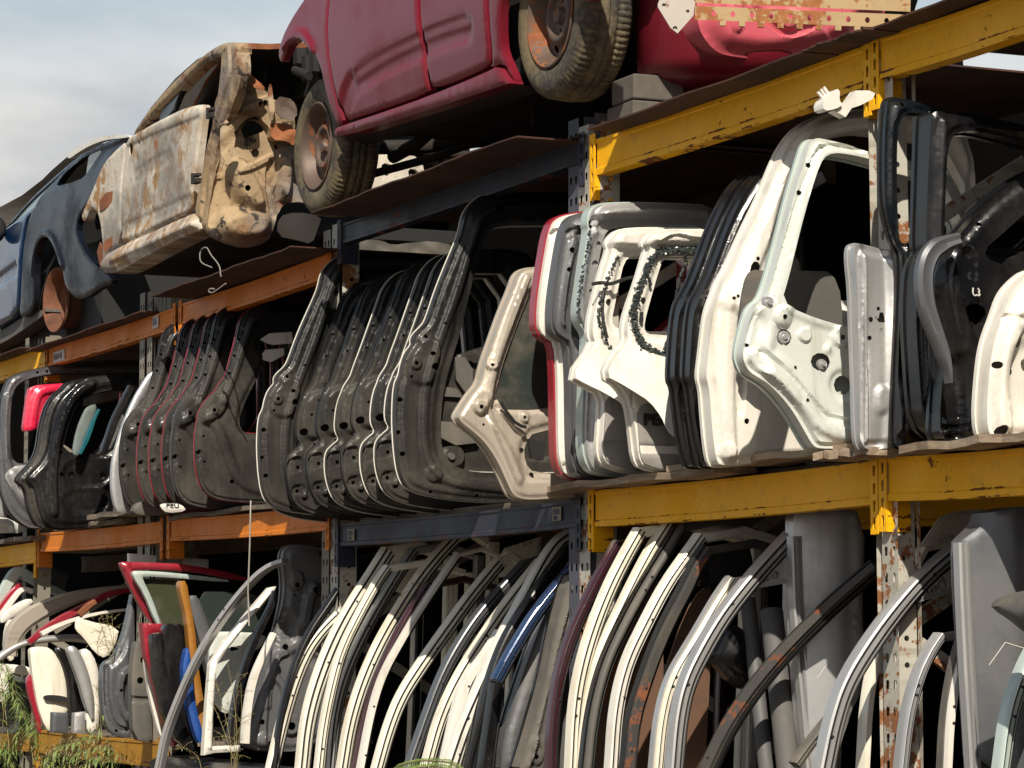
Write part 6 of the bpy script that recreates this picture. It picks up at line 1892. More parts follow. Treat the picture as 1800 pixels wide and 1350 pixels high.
# ---- dark grey inner door and arched trim (left)
o_ = [(1280, 1262), (1312, 1130), (1400, 830), (1478, 560), (1506, 400), (1488, 250), (1500, 195), (1545, 172), (1640, 180), (1760, 200), (1760, 900), (1700, 1262)]
fD = [('edge', .01, .03, .012), ('poly', L1([(1520, 310), (1580, 310), (1600, 370), (1570, 415), (1515, 400)]), .015, .02), ('line', L1([(1640, 400), (1620, 470), (1605, 580)]), .03, .022), ('disc', L1([(1645, 410)])[0], .04, .015),
      ('poly', L1([(1490, 480), (1560, 570), (1555, 680), (1520, 690), (1440, 690)]), .02, -.02), ('line', L1([(1500, 740), (1450, 760), (1440, 860), (1490, 920), (1500, 1000)]), .02, .016), ('disc', L1([(1500, 605)])[0], .045, -.02), ('disc', L1([(1525, 1125)])[0], .05, .02), ('disc', L1([(1405, 1215)])[0], .045, .02), ('line', L1([(1410, 945), (1405, 1020)]), .02, .014), ('line', L1([(1560, 760), (1700, 800)]), .03, -.016), ('poly', L1([(1350, 1180), (1400, 1160), (1430, 1240), (1340, 1240)]), .02, .015), ('wave', 8, 7, .003)]
dD, plD = door('salvaged_door', 'dark grey stamped inner door full of holes, below the left end of the blue beam', L1([(1280, 1262)])[0], L1(o_), [], [(L1([(1555, 385)])[0], .012), (L1([(1650, 412)])[0], .016), (L1([(1498, 600)])[0], .018), (L1([(1500, 712)])[0], .014), (L1([(1525, 1128)])[0], .018), (L1([(1408, 1218)])[0], .012), (L1([(1378, 1107)])[0], .012), (L1([(1550, 438)])[0], .006), (L1([(1465, 355)])[0], .006), (L1([(1590, 325)])[0], .006), (L1([(1690, 225)])[0], .012), (L1([(1360, 910)])[0], .006)], fD, 'greyinner', 'silverdark', Y=D - .22, group=None)
slanted('dark silver arched window frame sweeping up to the dark grey stamped inner door', 'silver', L1, [(850, 1340), (885, 1160), (962, 960), (1062, 740), (1200, 525), (1345, 350), (1440, 278), (1510, 258)], [30, 33, 28], Y=D - .18, yaw=58, prof=FLAT, seal=False, post=0, group=None, low='greyinner', body=False)
sb = MB()
a, b_ = onY(278, 1346, D - .30), onY(486, 1334, D - .30)
sb.prism([(D - .34, a.z - .1), (D - .34, a.z + .02), (D - .30, a.z + .045), (D - .15, a.z + .045), (D - .15, a.z - .1)], a.x, b_.x, 0)
tag(centre_origin(sb.build('rocker_sill', M['bluebk']), a), 'dark glossy rocker sill lying along the bottom, under the white quarter frame', 'rocker sill')

# ---- coloured doors left of the arch
def loose(name, label, cat, crop, outer, mat, Y, holes=(), thick=.02, feats=(), sm=1, group=None, g=.016, px0=None, yaw=0, skin_=None, pierce=()):
    Y -= .19 if crop in (L1, Q4) else 0
    pl = xplane(*crop([px0 or outer[0]])[0], Y, yaw)
    o = chaikin(pl.uv(crop(outer)), sm)
    hs = [chaikin(pl.uv(crop(h)), 1) for h in holes]
    t_ = root_at(pl, name, label, cat, group)
    mb = MB()
    fe = [('edge', 0, .012, .005)] + list(feats)
    mb.slab(pl, o, hs, [circ(pl, crop([c])[0], r_) for c, r_ in pierce], thick, g, relief(pl, fe, o, hs))
    mb.build('panel', M[mat], t_)
    return t_, pl
wt = 'whitepaint'
M['orangecar'] = paint('orange brown car paint', (.36, .15, .02), .3, .2, .4, .2, (.3, .2, .1))
M['bluecar'] = paint('bright blue car paint', (.012, .07, .30), .25, .1, .5, .15, (.1, .12, .2))
loose('window_surround', 'white door header with square corner, highest behind the red window frame', 'window frame', L1, [(680, 265), (680, 218), (925, 240), (1100, 250), (1100, 300), (720, 290)], wt, D + .06, sm=0, thick=.03)
loose('window_surround', 'dark red window frame with sharp left corner, above the orange strip', 'window frame', L1, [(790, 588), (690, 400), (645, 300), (634, 268), (650, 262), (760, 265), (1000, 275), (1300, 340), (1310, 372), (1000, 310), (720, 300), (700, 320), (760, 440), (826, 588)], 'red', D - .02, sm=1, thick=.04, feats=[('line', L1([(665, 285), (760, 470), (808, 580)]), .02, .012)])
loose('window_surround', 'grey white window frame with rounded corner, nested under the dark red frame', 'window frame', L1, [(850, 590), (825, 590), (760, 430), (705, 345), (698, 318), (715, 308), (900, 318), (1200, 355), (1210, 372), (900, 345), (760, 338), (750, 350), (800, 450)], 'mint', D + .01, sm=1, thick=.03)
gq = xplane(*L1([(860, 590)])[0], D - .16)
gm = MB(); gm.slab(gq, chaikin(gq.uv(L1([(860, 600), (790, 440), (755, 352), (900, 356), (945, 362), (960, 480), (985, 600)])), 0), thick=.005, g=.05)
M['glassolive'] = glass('dusty olive glass', (.05, .055, .03))
tag(centre_origin(gm.build('window_glass', M['glassolive']), gq.O), 'dusty olive door glass inside the grey white window frame', 'door glass')
loose('salvaged_door', 'narrow orange brown door edge running down right of the olive glass', 'car door', L1, [(1060, 1190), (1040, 1080), (1005, 800), (985, 560), (950, 420), (944, 364), (984, 362), (1000, 470), (1022, 580), (1032, 660), (1050, 850), (1085, 1060), (1084, 1180)], 'orangecar', D - .04, thick=.05)
loose('salvaged_door', 'narrow dark grey door edge right of the orange one', 'car door', L1, [(1110, 900), (1060, 700), (1020, 560), (1000, 460), (1004, 440), (1042, 440), (1080, 540), (1130, 700), (1150, 900)], 'silverdark', D + .0, thick=.05)
loose('salvaged_door', 'bright blue door edge, low between black panel and orange strip', 'car door', L1, [(1065, 1212), (1045, 1220), (1000, 1070), (968, 900), (964, 800), (988, 702), (1006, 760), (1015, 900), (1040, 1060), (1068, 1150)], 'bluecar', D - .06, thick=.05)
loose('salvaged_door', 'glossy black curved door panel left of the blue door edge', 'car door', L1, [(1020, 1262), (960, 1120), (900, 960), (862, 800), (850, 680), (862, 600), (890, 586), (970, 590), (988, 690), (962, 800), (966, 920), (1010, 1090), (1050, 1240)], 'blackpaint', D - .05, thick=.05)
loose('salvaged_door', 'scratched black door panel with ragged top, right of the dark red door edge', 'car door', L1, [(1000, 1265), (930, 1200), (860, 1060), (815, 860), (800, 700), (800, 645), (860, 640), (856, 720), (880, 860), (930, 1010), (1010, 1200)], 'blackpaint', D - .08, thick=.05, sm=0)
loose('salvaged_door', 'dark red door edge with flat top below the red window frame', 'car door', L1, [(920, 1240), (870, 1130), (830, 960), (800, 850), (770, 760), (752, 600), (750, 586), (868, 590), (855, 632), (800, 640), (796, 760), (826, 930), (870, 1060), (940, 1220)], 'red', D - .10, thick=.06, sm=0)
loose('salvaged_door', 'thin white door edge curving down beside the grey brown post', 'car door', L1, [(850, 1200), (820, 1100), (790, 980), (770, 850), (760, 772), (775, 770), (800, 850), (850, 1040), (872, 1150)], wt, D - .11, thick=.03)
loose('door_pillar', 'grey brown door pillar with a diamond hole, right of the grey oval door', 'door pillar', L1, [(800, 1222), (704, 1195), (694, 1000), (694, 860), (704, 760), (716, 680), (746, 690), (772, 800), (790, 960), (802, 1130)], 'plasticgrey', D - .09, thick=.06, feats=[('line', L1([(700, 985), (790, 990)]), .015, -.012)], pierce=[((738, 888), .016), ((755, 780), .016)])
loose('salvaged_door', 'grey door shell with nested oval recess, left of the grey brown pillar', 'car door', L1, [(710, 1192), (620, 1185), (572, 1150), (548, 1080), (538, 960), (536, 860), (548, 795), (600, 770), (640, 690), (670, 590), (694, 470), (704, 420), (712, 700)], 'silverdark', D - .05, thick=.06, g=.011, feats=[('edge', .02, .04, .014), ('line', L1([(690, 820), (650, 840), (625, 900), (630, 1020), (660, 1090), (700, 1110)]), .02, .018), ('line', L1([(560, 820), (560, 1000), (600, 1140), (700, 1150)]), .014, -.012), ('poly', L1([(690, 850), (655, 880), (645, 960), (660, 1050), (700, 1080)]), .02, -.02)], pierce=[((612, 1152), .008), ((628, 940), .008), ((655, 900), .007)])
# fanned row of pale doors seen by their rounded edges
Q8 = Q(0, 844, 2); SC[id(Q8)] = 2
for i, (o_, mt, lb, Y_) in enumerate((
    ([(184, 888), (160, 872), (134, 800), (118, 710), (106, 610), (108, 590), (140, 584), (176, 590), (200, 618), (226, 670), (238, 740), (238, 830)], 'cream', 'cream white rounded door with a dark handle slot, leftmost of the fanned doors', D - .14),
    ([(240, 892), (184, 888), (186, 816), (240, 818)], 'silverdark', 'small square dark grey door corner below the handle slot', D - .11),
    ([(262, 880), (246, 800), (244, 720), (226, 650), (200, 606), (204, 584), (236, 600), (270, 660), (290, 720), (300, 790), (298, 880)], 'blackpaint', 'black rounded door edge between the cream and the silver fanned doors', D - .08),
    ([(298, 892), (260, 888), (262, 818), (298, 814)], 'silver', 'small square silver door corner at the foot of the fanned doors', D - .10),
    ([(330, 860), (300, 790), (276, 700), (248, 630), (236, 590), (262, 580), (290, 620), (316, 690), (330, 760)], 'silver', 'silver rounded door edge, behind the black one of the fanned doors', D - .05),
    ([(344, 892), (304, 888), (302, 814), (330, 800), (318, 740), (296, 650), (280, 600), (310, 590), (340, 640), (352, 720), (350, 800)], 'whitepaint', 'pale white door edge, rightmost of the fanned doors', D - .02))):
    t_, pl = loose('salvaged_door', lb, 'car door', Q8, o_, mt, Y_ - .19, thick=.05, sm=(0 if i in (1, 3) else 1), group='fanned pale doors on the lower left shelf', feats=[('bulge', .10, .035)] if i in (0, 2, 4, 5) else [], px0=o_[0] if i else (110, 600))
    if i == 0:
        hs = MB(); q = chaikin(pl.uv(Q8([(144, 762), (160, 754), (200, 756), (234, 764), (234, 778), (196, 780), (156, 774)])), 2)
        hs.slab(Plane(pl.O + pl.n * .040, pl.u, pl.v), q, thick=.02, g=.02); hs.build('door_handle', M['rubber'], t_)
loose('sheet_metal_piece', 'flat cream panel with curled top corner behind the weed tuft', 'body panel', L1, [(500, 742), (440, 660), (398, 622), (396, 590), (404, 545), (450, 572), (630, 608), (612, 690), (560, 775)], 'cream', D - .02, thick=.008)
def bar(name, label, cat, crop, path, wpx, mat, Y, depth=.03, prof=FLAT, grp=None):
    px = crop(path)
    Y -= .19 if crop in (L1, Q4) else 0
    pl = xplane(*px[0], Y)
    s = SC[id(crop)]
    k = (pl.O - EYE).dot(fwd) / F / s
    p = resample(chaikin(pl.uv(px), 3, False), .02, False)
    mb = MB(); mb.sweep(pl, p, prof, [x * k for x in wpx], depth=depth)
    o = mb.build(name, M[mat])
    return tag(centre_origin(o, pl.O), label, cat, grp)
GW = 'loose window frames on the far left of the lower shelf'
bar('window_surround', 'grey white window frame bent to a sharp peak beside the left post', 'window frame', L1, [(-60, 560), (0, 455), (55, 355), (95, 312), (150, 340), (250, 400), (370, 450)], [30, 60, 70, 60, 50, 40], 'mint', D - .02, grp=GW)
bar('window_surround', 'maroon window frame inside the peaked grey white one', 'window frame', L1, [(-60, 590), (0, 510), (60, 425), (110, 385)], [30, 34], 'red', D - .03, grp=GW)
bar('window_surround', 'narrow white frame rising inside the peaked one', 'window frame', L1, [(-60, 640), (0, 555), (60, 470), (115, 400), (170, 420)], [34, 30, 26], wt, D - .04, grp=GW)
loose('sheet_metal_piece', 'pinkish white slab leaning low at the left post', 'body panel', L1, [(0, 566), (20, 530), (90, 480), (160, 452), (180, 480), (60, 560), (10, 590)], 'carpinkwhite' if 'carpinkwhite' in M else wt, D - .05, thick=.03)
bar('door_pillar', 'dirty tan door pillar with bolt holes arching right from the far left', 'door pillar', L1, [(52, 760), (60, 660), (110, 585), (210, 520), (350, 462), (500, 420), (690, 398)], [70, 100, 100, 80, 46, 34], 'beige', D - .10, depth=.04)
bar('door_pillar', 'maroon door pillar with rusty torn end running under the tan one', 'door pillar', L1, [(150, 690), (220, 630), (330, 560), (450, 500), (560, 430), (690, 410)], [30, 44, 44, 36, 26], 'red', D - .07, depth=.03)
bar('torn_bracket', 'rusty torn bracket with a pale broken end above the cream panel', 'bracket', L1, [(415, 545), (440, 520), (470, 492), (500, 474)], [34, 36, 30], 'rustbright', D - .08, depth=.025)
bar('window_surround', 'thin white strip crossing under the maroon pillar', 'window frame', L1, [(215, 645), (300, 600), (410, 560), (540, 530), (670, 515)], [26, 20, 14], wt, D - .06, grp=GW)
bar('trim_bar', 'crumpled foil covered bar sticking out in front of the fanned doors', 'trim bar', L1, [(-40, 800), (30, 740), (110, 695), (220, 672), (380, 662), (470, 672), (500, 690)], [50, 40, 34, 36, 40, 46, 40], 'silver', D - .20, depth=.03, prof=ROUND)
loose('salvaged_door', 'cream door corner at the far left, half covered by weeds', 'car door', L1, [(20, 740), (30, 600), (60, 560), (100, 580), (90, 640), (80, 700), (70, 800)], 'cream', D - .07, thick=.04)
loose('salvaged_door', 'white door end with crumpled lip at the far left above the weeds', 'car door', L1, [(-100, 1000), (-100, 800), (40, 800), (160, 815), (175, 850), (130, 865), (60, 840), (40, 900), (60, 1000)], wt, D - .12, thick=.05)
loose('salvaged_door', 'dark grey door in shade at the far left behind the weeds', 'car door', L1, [(-100, 1170), (-100, 850), (60, 850), (130, 880), (160, 1000), (140, 1170)], 'silverdark', D - .08, thick=.05, feats=[('line', L1([(40, 860), (50, 1100)]), .03, .02)])
loose('salvaged_door', 'maroon door sliver beside the cream rounded door', 'car door', L1, [(200, 1165), (180, 1050), (150, 960), (140, 880), (165, 850), (180, 940), (215, 1100), (220, 1165)], 'red', D - .09, thick=.04)
# white quarter frame and the panel in it
oQ = [(1072, 1284), (1092, 1000), (1108, 800), (1180, 690), (1300, 540), (1420, 400), (1456, 392), (1440, 430), (1330, 560), (1200, 720), (1140, 800), (1130, 1000), (1118, 1236), (1268, 1230), (1272, 1262), (1130, 1270)]
loose('window_surround', 'white quarter window frame with foot rail, standing before the dark grey inner door', 'window frame', L1, oQ, wt, D - .13, sm=0, thick=.04, feats=[('line', L1([(1105, 1240), (1120, 820), (1200, 700), (1420, 420)]), .012, .010)])
loose('sheet_metal_piece', 'white inner panel with a key shaped hole behind the quarter window frame', 'body panel', L1, [(1100, 900), (1108, 640), (1160, 628), (1400, 640), (1396, 700), (1300, 760), (1260, 900), (1230, 1040), (1180, 1070), (1130, 1000)], 'mintwhite', D - .06, thick=.02, holes=[[(1210, 710), (1240, 710), (1242, 716), (1262, 716), (1262, 728), (1240, 730), (1238, 736), (1212, 734)]])
bar('window_surround', 'black rust edged frame curving inside the white quarter frame', 'window frame', L1, [(1210, 1230), (1230, 1050), (1275, 850), (1340, 670), (1430, 500), (1450, 420)], [40, 42, 38, 30], 'blackpaint', D - .09, grp=GW)
bar('window_surround', 'narrow white frame right of the black one, before the dark grey inner door', 'window frame', L1, [(1290, 1220), (1300, 1050), (1330, 880), (1390, 740), (1440, 640)], [44, 40, 26], wt, D - .07, grp=GW)
gq = xplane(*L1([(1060, 640)])[0], D - .1)
gm = MB(); gm.slab(gq, chaikin(gq.uv(L1([(1050, 640), (1040, 420), (1200, 420), (1390, 440), (1400, 640)])), 1), thick=.005, g=.08)
tag(centre_origin(gm.build('window_glass', M['glass']), gq.O), 'dark door glass deep behind the white inner panel', 'door glass')
# ------------------------------------------------------------------ left end of the middle shelf
# big grey black frame at the far left, red frame, black shells, pale edge
oG = Q4([(-300, 1240), (-60, 1150), (0, 1060), (-10, 980), (0, 870), (10, 760), (5, 680), (18, 580), (38, 520), (60, 482), (150, 455), (300, 425), (500, 400), (760, 395), (900, 420), (900, 480), (500, 470), (330, 462), (200, 480), (120, 505), (80, 540), (62, 600), (52, 720), (48, 800), (56, 900), (62, 960), (80, 1060), (130, 1160), (210, 1230), (250, 1270), (210, 1284), (150, 1285), (60, 1210), (0, 1130)])
oG = Q4([(4, 1060), (-6, 960), (2, 870), (10, 760), (6, 680), (18, 580), (38, 522), (62, 484), (150, 455), (300, 425), (500, 402), (800, 398), (860, 440), (860, 1100), (700, 1270), (300, 1285), (220, 1284), (150, 1285), (60, 1215), (20, 1130)])
hG = Q4([(62, 600), (78, 545), (118, 508), (200, 482), (330, 464), (500, 472), (820, 470), (820, 880), (500, 900), (300, 940), (160, 950), (70, 940), (54, 860), (50, 720)])
dG, plG = door('tailgate', 'large dull hatch frame at the far left of the middle shelf, around a red frame', Q4([(4, 1060)])[0], oG, [hG], [(Q4([(198, 464)])[0], .008), (Q4([(248, 458)])[0], .008), (Q4([(226, 497)])[0], .014), (Q4([(410, 462)])[0], .005)], [('edge', .012, .03, .012), ('hole', .012, .03, -.012), ('line', Q4([(40, 600), (30, 800), (40, 1000), (110, 1150), (220, 1240)]), .03, .018)], 'silverdark', 'bluebk', Y=D - .30, cat='tailgate')
oH = Q4([(20, 1010), (60, 960), (160, 950), (190, 1000), (192, 1190), (150, 1200), (100, 1140), (50, 1060)])
loose('sheet_metal_piece', 'crumpled silver inner corner with a dark hole inside the large black hatch frame', 'body panel', Q4 if id(Q4) in SC else SC.setdefault(id(Q4), 3) and Q4, [(20, 1010), (60, 960), (160, 950), (190, 1000), (192, 1190), (150, 1200), (100, 1140), (50, 1060)], 'silver', D - .10, thick=.02, feats=[('wave', 22, 18, .012), ('line', Q4([(60, 1000), (120, 1120), (190, 1180)]), .03, .02)], holes=[[(80, 1030), (120, 1020), (135, 1060), (110, 1090), (85, 1075)]])
loose('sheet_metal_piece', 'white lower door panel with stamped ridges at the far left under the silver frame', 'body panel', Q4, [(-120, 1330), (-120, 1190), (0, 1220), (60, 1240), (140, 1290), (130, 1310), (0, 1310)], 'mintwhite', D - .10, thick=.03, feats=[('line', Q4([(-60, 1240), (60, 1260), (70, 1290)]), .02, .012)])
loose('sheet_metal_piece', 'pale door corner cut off by the left edge on the middle shelf', 'body panel', Q4, [(-90, 1180), (-90, 920), (0, 900), (8, 980), (2, 1050), (30, 1120), (44, 1200), (30, 1240)], 'silver', D - .16, thick=.03)
oRd = Q4([(122, 770), (132, 690), (150, 560), (165, 540), (200, 530), (290, 525), (420, 510), (420, 560), (330, 570), (270, 580), (238, 620), (226, 680), (215, 720), (190, 745), (150, 770)])
loose('window_surround', 'bright red window frame corner showing through the large black hatch frame', 'window frame', Q4, [(122, 770), (132, 690), (150, 560), (165, 540), (200, 530), (290, 525), (460, 510), (460, 560), (330, 570), (270, 580), (238, 620), (226, 680), (215, 740), (190, 760), (150, 775)], 'redbright', D - .02, thick=.05, feats=[('line', Q4([(165, 760), (185, 600), (230, 550), (420, 535)]), .03, .016)])
oB1 = Q4([(250, 1280), (200, 1180), (186, 1060), (130, 1030), (160, 990), (220, 930), (250, 860), (262, 760), (285, 660), (320, 590), (380, 540), (400, 510), (480, 490), (640, 466), (820, 470), (840, 600), (640, 900), (600, 1200), (560, 1260), (400, 1285)])
hB1 = Q4([(330, 880), (350, 780), (380, 690), (420, 620), (470, 585), (560, 560), (700, 540), (700, 620), (620, 800), (580, 880), (480, 900)])
dB1, plB1 = door('salvaged_door', 'dusty black car door shell with window opening, left of the pale blue door edge', Q4([(250, 1270)])[0], oB1, [hB1], [(Q4([(375, 1000)])[0], .016), (Q4([(322, 1002)])[0], .012), (Q4([(544, 1008)])[0], .02, .8), (Q4([(315, 885)])[0], .012), (Q4([(225, 1240)])[0], .012)], [('edge', .012, .03, .014), ('hole', .012, .035, -.014), ('line', Q4([(280, 1200), (270, 1000), (310, 760), (380, 590), (480, 520)]), .03, .02), ('poly', Q4([(330, 930), (590, 910), (590, 1060), (340, 1080)]), .03, -.016), ('poly', Q4([(330, 1090), (590, 1080), (580, 1200), (330, 1210)]), .03, -.016)], 'blackpaint', 'blackpaint', Y=D - .29)
dB2, _ = door('salvaged_door', 'second dusty black door shell leaning just left of the first', Q4([(240, 1200)])[0], [(x - 16, y + 2) for x, y in oB1], [[(x - 16, y + 2) for x, y in hB1]], [], [('edge', .012, .03, .014), ('hole', .012, .035, -.014)], 'blackpanel', 'blackpaint', Y=D - .29)
M['teal'] = paint('teal metallic strip', (.01, .16, .20), .25, .5, .5, .1)
loose('glass_pane', 'pale glass pane standing inside the dusty black door window', 'glass pane', Q4, [(380, 880), (400, 770), (440, 670), (465, 640), (515, 628), (490, 720), (450, 800), (420, 900), (390, 900)], 'glasspale', D + .0, thick=.01)
bar('trim_bar', 'thin teal metal strip beside the pale glass pane', 'trim bar', Q4, [(420, 895), (445, 845), (475, 770), (490, 720), (520, 660)], [16, 26, 24, 22, 12], 'teal', D - .03, depth=.02)
bar('door_pillar', 'black door pillar with shiny bolts right of the teal strip', 'door pillar', Q4, [(540, 890), (570, 810), (600, 720), (640, 640), (690, 540)], [34, 40, 40, 34], 'blackpaint', D - .05, depth=.03)
oP = [(640, 1206), (612, 1190), (596, 1130), (588, 1060), (590, 960), (604, 880), (640, 760), (700, 610), (760, 510), (790, 465), (840, 450), (850, 470), (800, 520), (740, 620), (690, 720), (650, 800), (650, 960), (660, 1080), (700, 1160), (700, 1200)]
loose('salvaged_door', 'door shell with pale grey and blue edge, left of the black hatches', 'car door', Q4, oP, 'silver', D - .11, thick=.03, px0=(585, 1000))
loose('salvaged_door', 'pale blue door edge beside the grey one, left of the black hatches', 'car door', Q4, [(720, 1206), (690, 1212), (650, 1180), (628, 1100), (622, 980), (640, 860), (670, 760), (800, 540), (840, 500), (900, 520), (860, 800), (860, 1200)], 'blueedge', D - .09, thick=.03, px0=(596, 1000))
loose('bumper', 'grey plastic bumper lying under the black hatches', 'bumper', Q4, [(700, 1206), (712, 1160), (760, 1140), (900, 1150), (1000, 1160), (990, 1205), (860, 1215), (780, 1220)], 'plasticgrey', D - .08, thick=.05)
t_, plw_ = loose('sign_board', 'white board with black letters lying under the black hatches', 'board', Q4, [(985, 1196), (880, 1206), (850, 1180), (842, 1158), (900, 1152), (960, 1160)], 'labelwhite', D - .12, thick=.008)
text('PEU', .030, .002, plw_, Q4([(872, 1176)])[0], t_, 'letter', 'lettering', 1.2, .007)

# ------------------------------------------------------------------ paper labels on the beams
def label_plate(px, Wm, Hm, mat, lab, lines, parent_label=None, fs=.02):
    pl = yplane(*px, YB - .0015)
    t_ = thing('location_label', lab, 'paper label', 'paper labels on the beams', M=pl.M())
    mb = MB(); mb.slab(pl, [(0, 0), (Wm, 0), (Wm, Hm), (0, Hm)], thick=.001, g=.1)
    mb.build('paper', M[mat], t_)
    return t_, pl
M['ink'] = plain('blue black ink', (.03, .04, .08), .7)
M['oldlabel'] = plain('yellowed sticker', (.30, .27, .21), .85, var=.2)
def put(s, size, pl, u, v, par, mat='ink', sx=1.0):
    cu = bpy.data.curves.new('lettering', 'FONT'); cu.body = s; cu.size = size; cu.offset = .0012
    to = bpy.data.objects.new('lettering', cu); COL.objects.link(to)
    bpy.context.view_layer.update()
    me = bpy.data.meshes.new_from_object(to.evaluated_get(bpy.context.evaluated_depsgraph_get()))
    bpy.data.objects.remove(to)
    me.transform(Matrix.Translation((u, v, .0018)) @ Matrix.Diagonal((sx, 1, 1, 1)))
    me.materials.clear(); me.materials.append(M[mat])
    o = bpy.data.objects.new('lettering', me); COL.objects.link(o); o.parent = par
t_, pl = label_plate((94, 638), .22, .058, 'labelwhite', 'white paper label with a long location code at the left of the orange beam', None)
put('D-01-06-03', .043, pl, .012, .014, t_, sx=.8)
t_, pl = label_plate((268, 578), .095, .062, 'labelwhite', 'torn white paper label with a short code near the right of the orange beam', None)
put('D-5', .045, pl, .012, .016, t_, sx=.85)
def barcode(px, lab):
    t_, pl = label_plate(px, .075, .048, 'oldlabel', lab, None)
    mb = MB()
    u = .010
    while u < .062:
        wd = rng.choice([.0012, .002, .003])
        mb.add(pl.world([(u, .022, .0016), (u + wd, .022, .0016), (u + wd, .042, .0016), (u, .042, .0016)]), [(0, 1, 2, 3)], False)
        u += wd + rng.choice([.0014, .0022])
    mb.build('barcode', M['ink'], t_)
    put('2022', .016, pl, .014, .005, t_)
barcode((970, 916), 'faded barcode sticker at the right end of the dark blue beam')
barcode((611, 951), 'faded barcode sticker at the left end of the dark blue beam')

# ------------------------------------------------------------------ wires
M['wire'] = plain('bare wire', (.42, .38, .33), .45, .6)
wb = MB()
pw = yplane(365, 460, D - .35)
p = chaikin(pw.uv(Q1([(1118, 870), (1085, 855), (1062, 830), (1042, 790), (1055, 772), (1105, 760), (1122, 810), (1140, 850), (1158, 900), (1172, 918)])), 3, False)
wb.tube([pw.world([(a, b, .01 * math.sin(i * .2))])[0] for i, (a, b) in enumerate(p)], .0028, 6)
tag(centre_origin(wb.build('wire', M['wire']), pw.O), 'bent bare wire loop dangling below the burnt car', 'wire', 'bent wires at the rusty sheet')
wb = MB()
p = chaikin(pw.uv(Q1([(1190, 955), (1150, 985), (1125, 1002), (1108, 1004), (1098, 992), (1110, 980), (1130, 984)])), 2, False)
wb.tube([pw.world([(a, b, 0)])[0] for a, b in p], .003, 6)
tag(centre_origin(wb.build('wire', M['wire']), pw.world([(0, -.12, 0)])[0]), 'small hooked wire end just under the rusty sheet', 'wire', 'bent wires at the rusty sheet')
wb = MB()
wb.tube([onY(441, 880, D - .40), onY(439, 960, D - .41), onY(436, 1040, D - .40), onY(438, 1100, D - .40)], .0035, 6)
tag(centre_origin(wb.build('wire', M['wire']), onY(441, 880, D - .4)), 'thin straight wire hanging down past the second orange beam', 'wire')

# ------------------------------------------------------------------ weeds
def leafmat(name, a, b_):
    m, t, b = nodes(name)
    oi = t.nodes.new('ShaderNodeTexCoord')
    n = noise(t, oi.outputs['Object'], 9, 3, .6)
    t.links.new(mix(t, ramp(t, n, .3, .7), a, b_), b.inputs['Base Color'])
    b.inputs['Roughness'].default_value = .55
    b.inputs['Transmission Weight'].default_value = 0
    b.inputs['Subsurface Weight'].default_value = .0
    return m
M['leaf'] = leafmat('willow green leaf', (.075, .12, .025), (.19, .25, .06))
M['leafdry'] = leafmat('dry weed', (.18, .14, .06), (.30, .24, .11))
M['stem'] = plain('weed stem', (.20, .17, .07), .8)
M['fern'] = leafmat('fern green', (.10, .16, .03), (.24, .32, .08))
def leaf(mb, p, d, n_, L_, W_, curl=.25):
    d = d.normalized(); s = d.cross(n_)
    if s.length < 1e-4: s = d.orthogonal()
    s.normalize(); n_ = s.cross(d)
    V, fs = [], []
    for i, (t_, w_) in enumerate(((0, .12), (.25, .8), (.5, 1), (.75, .65), (1, .02))):
        c = p + d * L_ * t_ - Vector((0, 0, 1)) * curl * L_ * t_ * t_
        V += [c - s * W_ * w_ * .5 + n_ * W_ * .12 * w_, c, c + s * W_ * w_ * .5 + n_ * W_ * .12 * w_]
    for i in range(4):
        a = i * 3
        fs += [(a, a + 1, a + 4, a + 3), (a + 1, a + 2, a + 5, a + 4)]
    mb.add(V, fs, True)
def weed(label, stems, Lf=.07, Wf=.011, dens=.012, mat='leaf', droop=.35, name='weed', r_=.003, spread=1.0, cat='weed', group=None, leafy=True, twig=0):
    base = stems[0][0]
    t_ = thing(name, label, cat, group, loc=base)
    sm, lm = MB(), MB()
    for st in stems:
        P = [Vector(p) for p in st]
        # smooth
        Q_ = [P[0]]
        for a, b_ in zip(P[:-1], P[1:]):
            for k in range(1, 9):
                Q_.append(a.lerp(b_, k / 8))
        for _ in range(3):
            Q_ = [Q_[0]] + [(Q_[i - 1] + Q_[i] * 2 + Q_[i + 1]) / 4 for i in range(1, len(Q_) - 1)] + [Q_[-1]]
        n = len(Q_)
        sm.tube(Q_, [max(.0008, r_ * (1 - .8 * i / n)) for i in range(n)], 5)
        ln = 0
        for i in range(2, n):
            seg = Q_[i] - Q_[i - 1]
            m = max(1, int(seg.length / dens))
            for k in range(m):
                if i / n < .12: continue
                p = Q_[i - 1].lerp(Q_[i], k / m)
                rd = Vector(rng.normal(0, 1, 3)); rd -= seg.normalized() * rd.dot(seg.normalized()) * .7
                d = (seg.normalized() * .55 + rd.normalized() * spread).normalized() - Vector((0, 0, droop))
                if twig and rng.random() < twig:
                    q = p + d.normalized() * rng.uniform(.03, .09)
                    sm.tube([p, (p + q) / 2 + Vector((0, 0, .005)), q], .0007, 4)
                    for _ in range(4):
                        leaf(lm, p.lerp(q, rng.uniform(.3, 1)), Vector(rng.normal(0, 1, 3)), Vector((0, 0, 1)), Lf * rng.uniform(.5, 1), Wf)
                elif leafy:
                    leaf(lm, p, d, Vector((0, 0, 1)), Lf * rng.uniform(.55, 1.15), Wf * rng.uniform(.7, 1.2))
    sm.build('stem', M['stem'], t_)
    lm.build('leaves', M[mat], t_)
    return t_
def pts(crop, px, Y, dy=.0):
    return [onY(x, y, Y + dy * i) for i, (x, y) in enumerate(crop(px))]
YW = D - .52
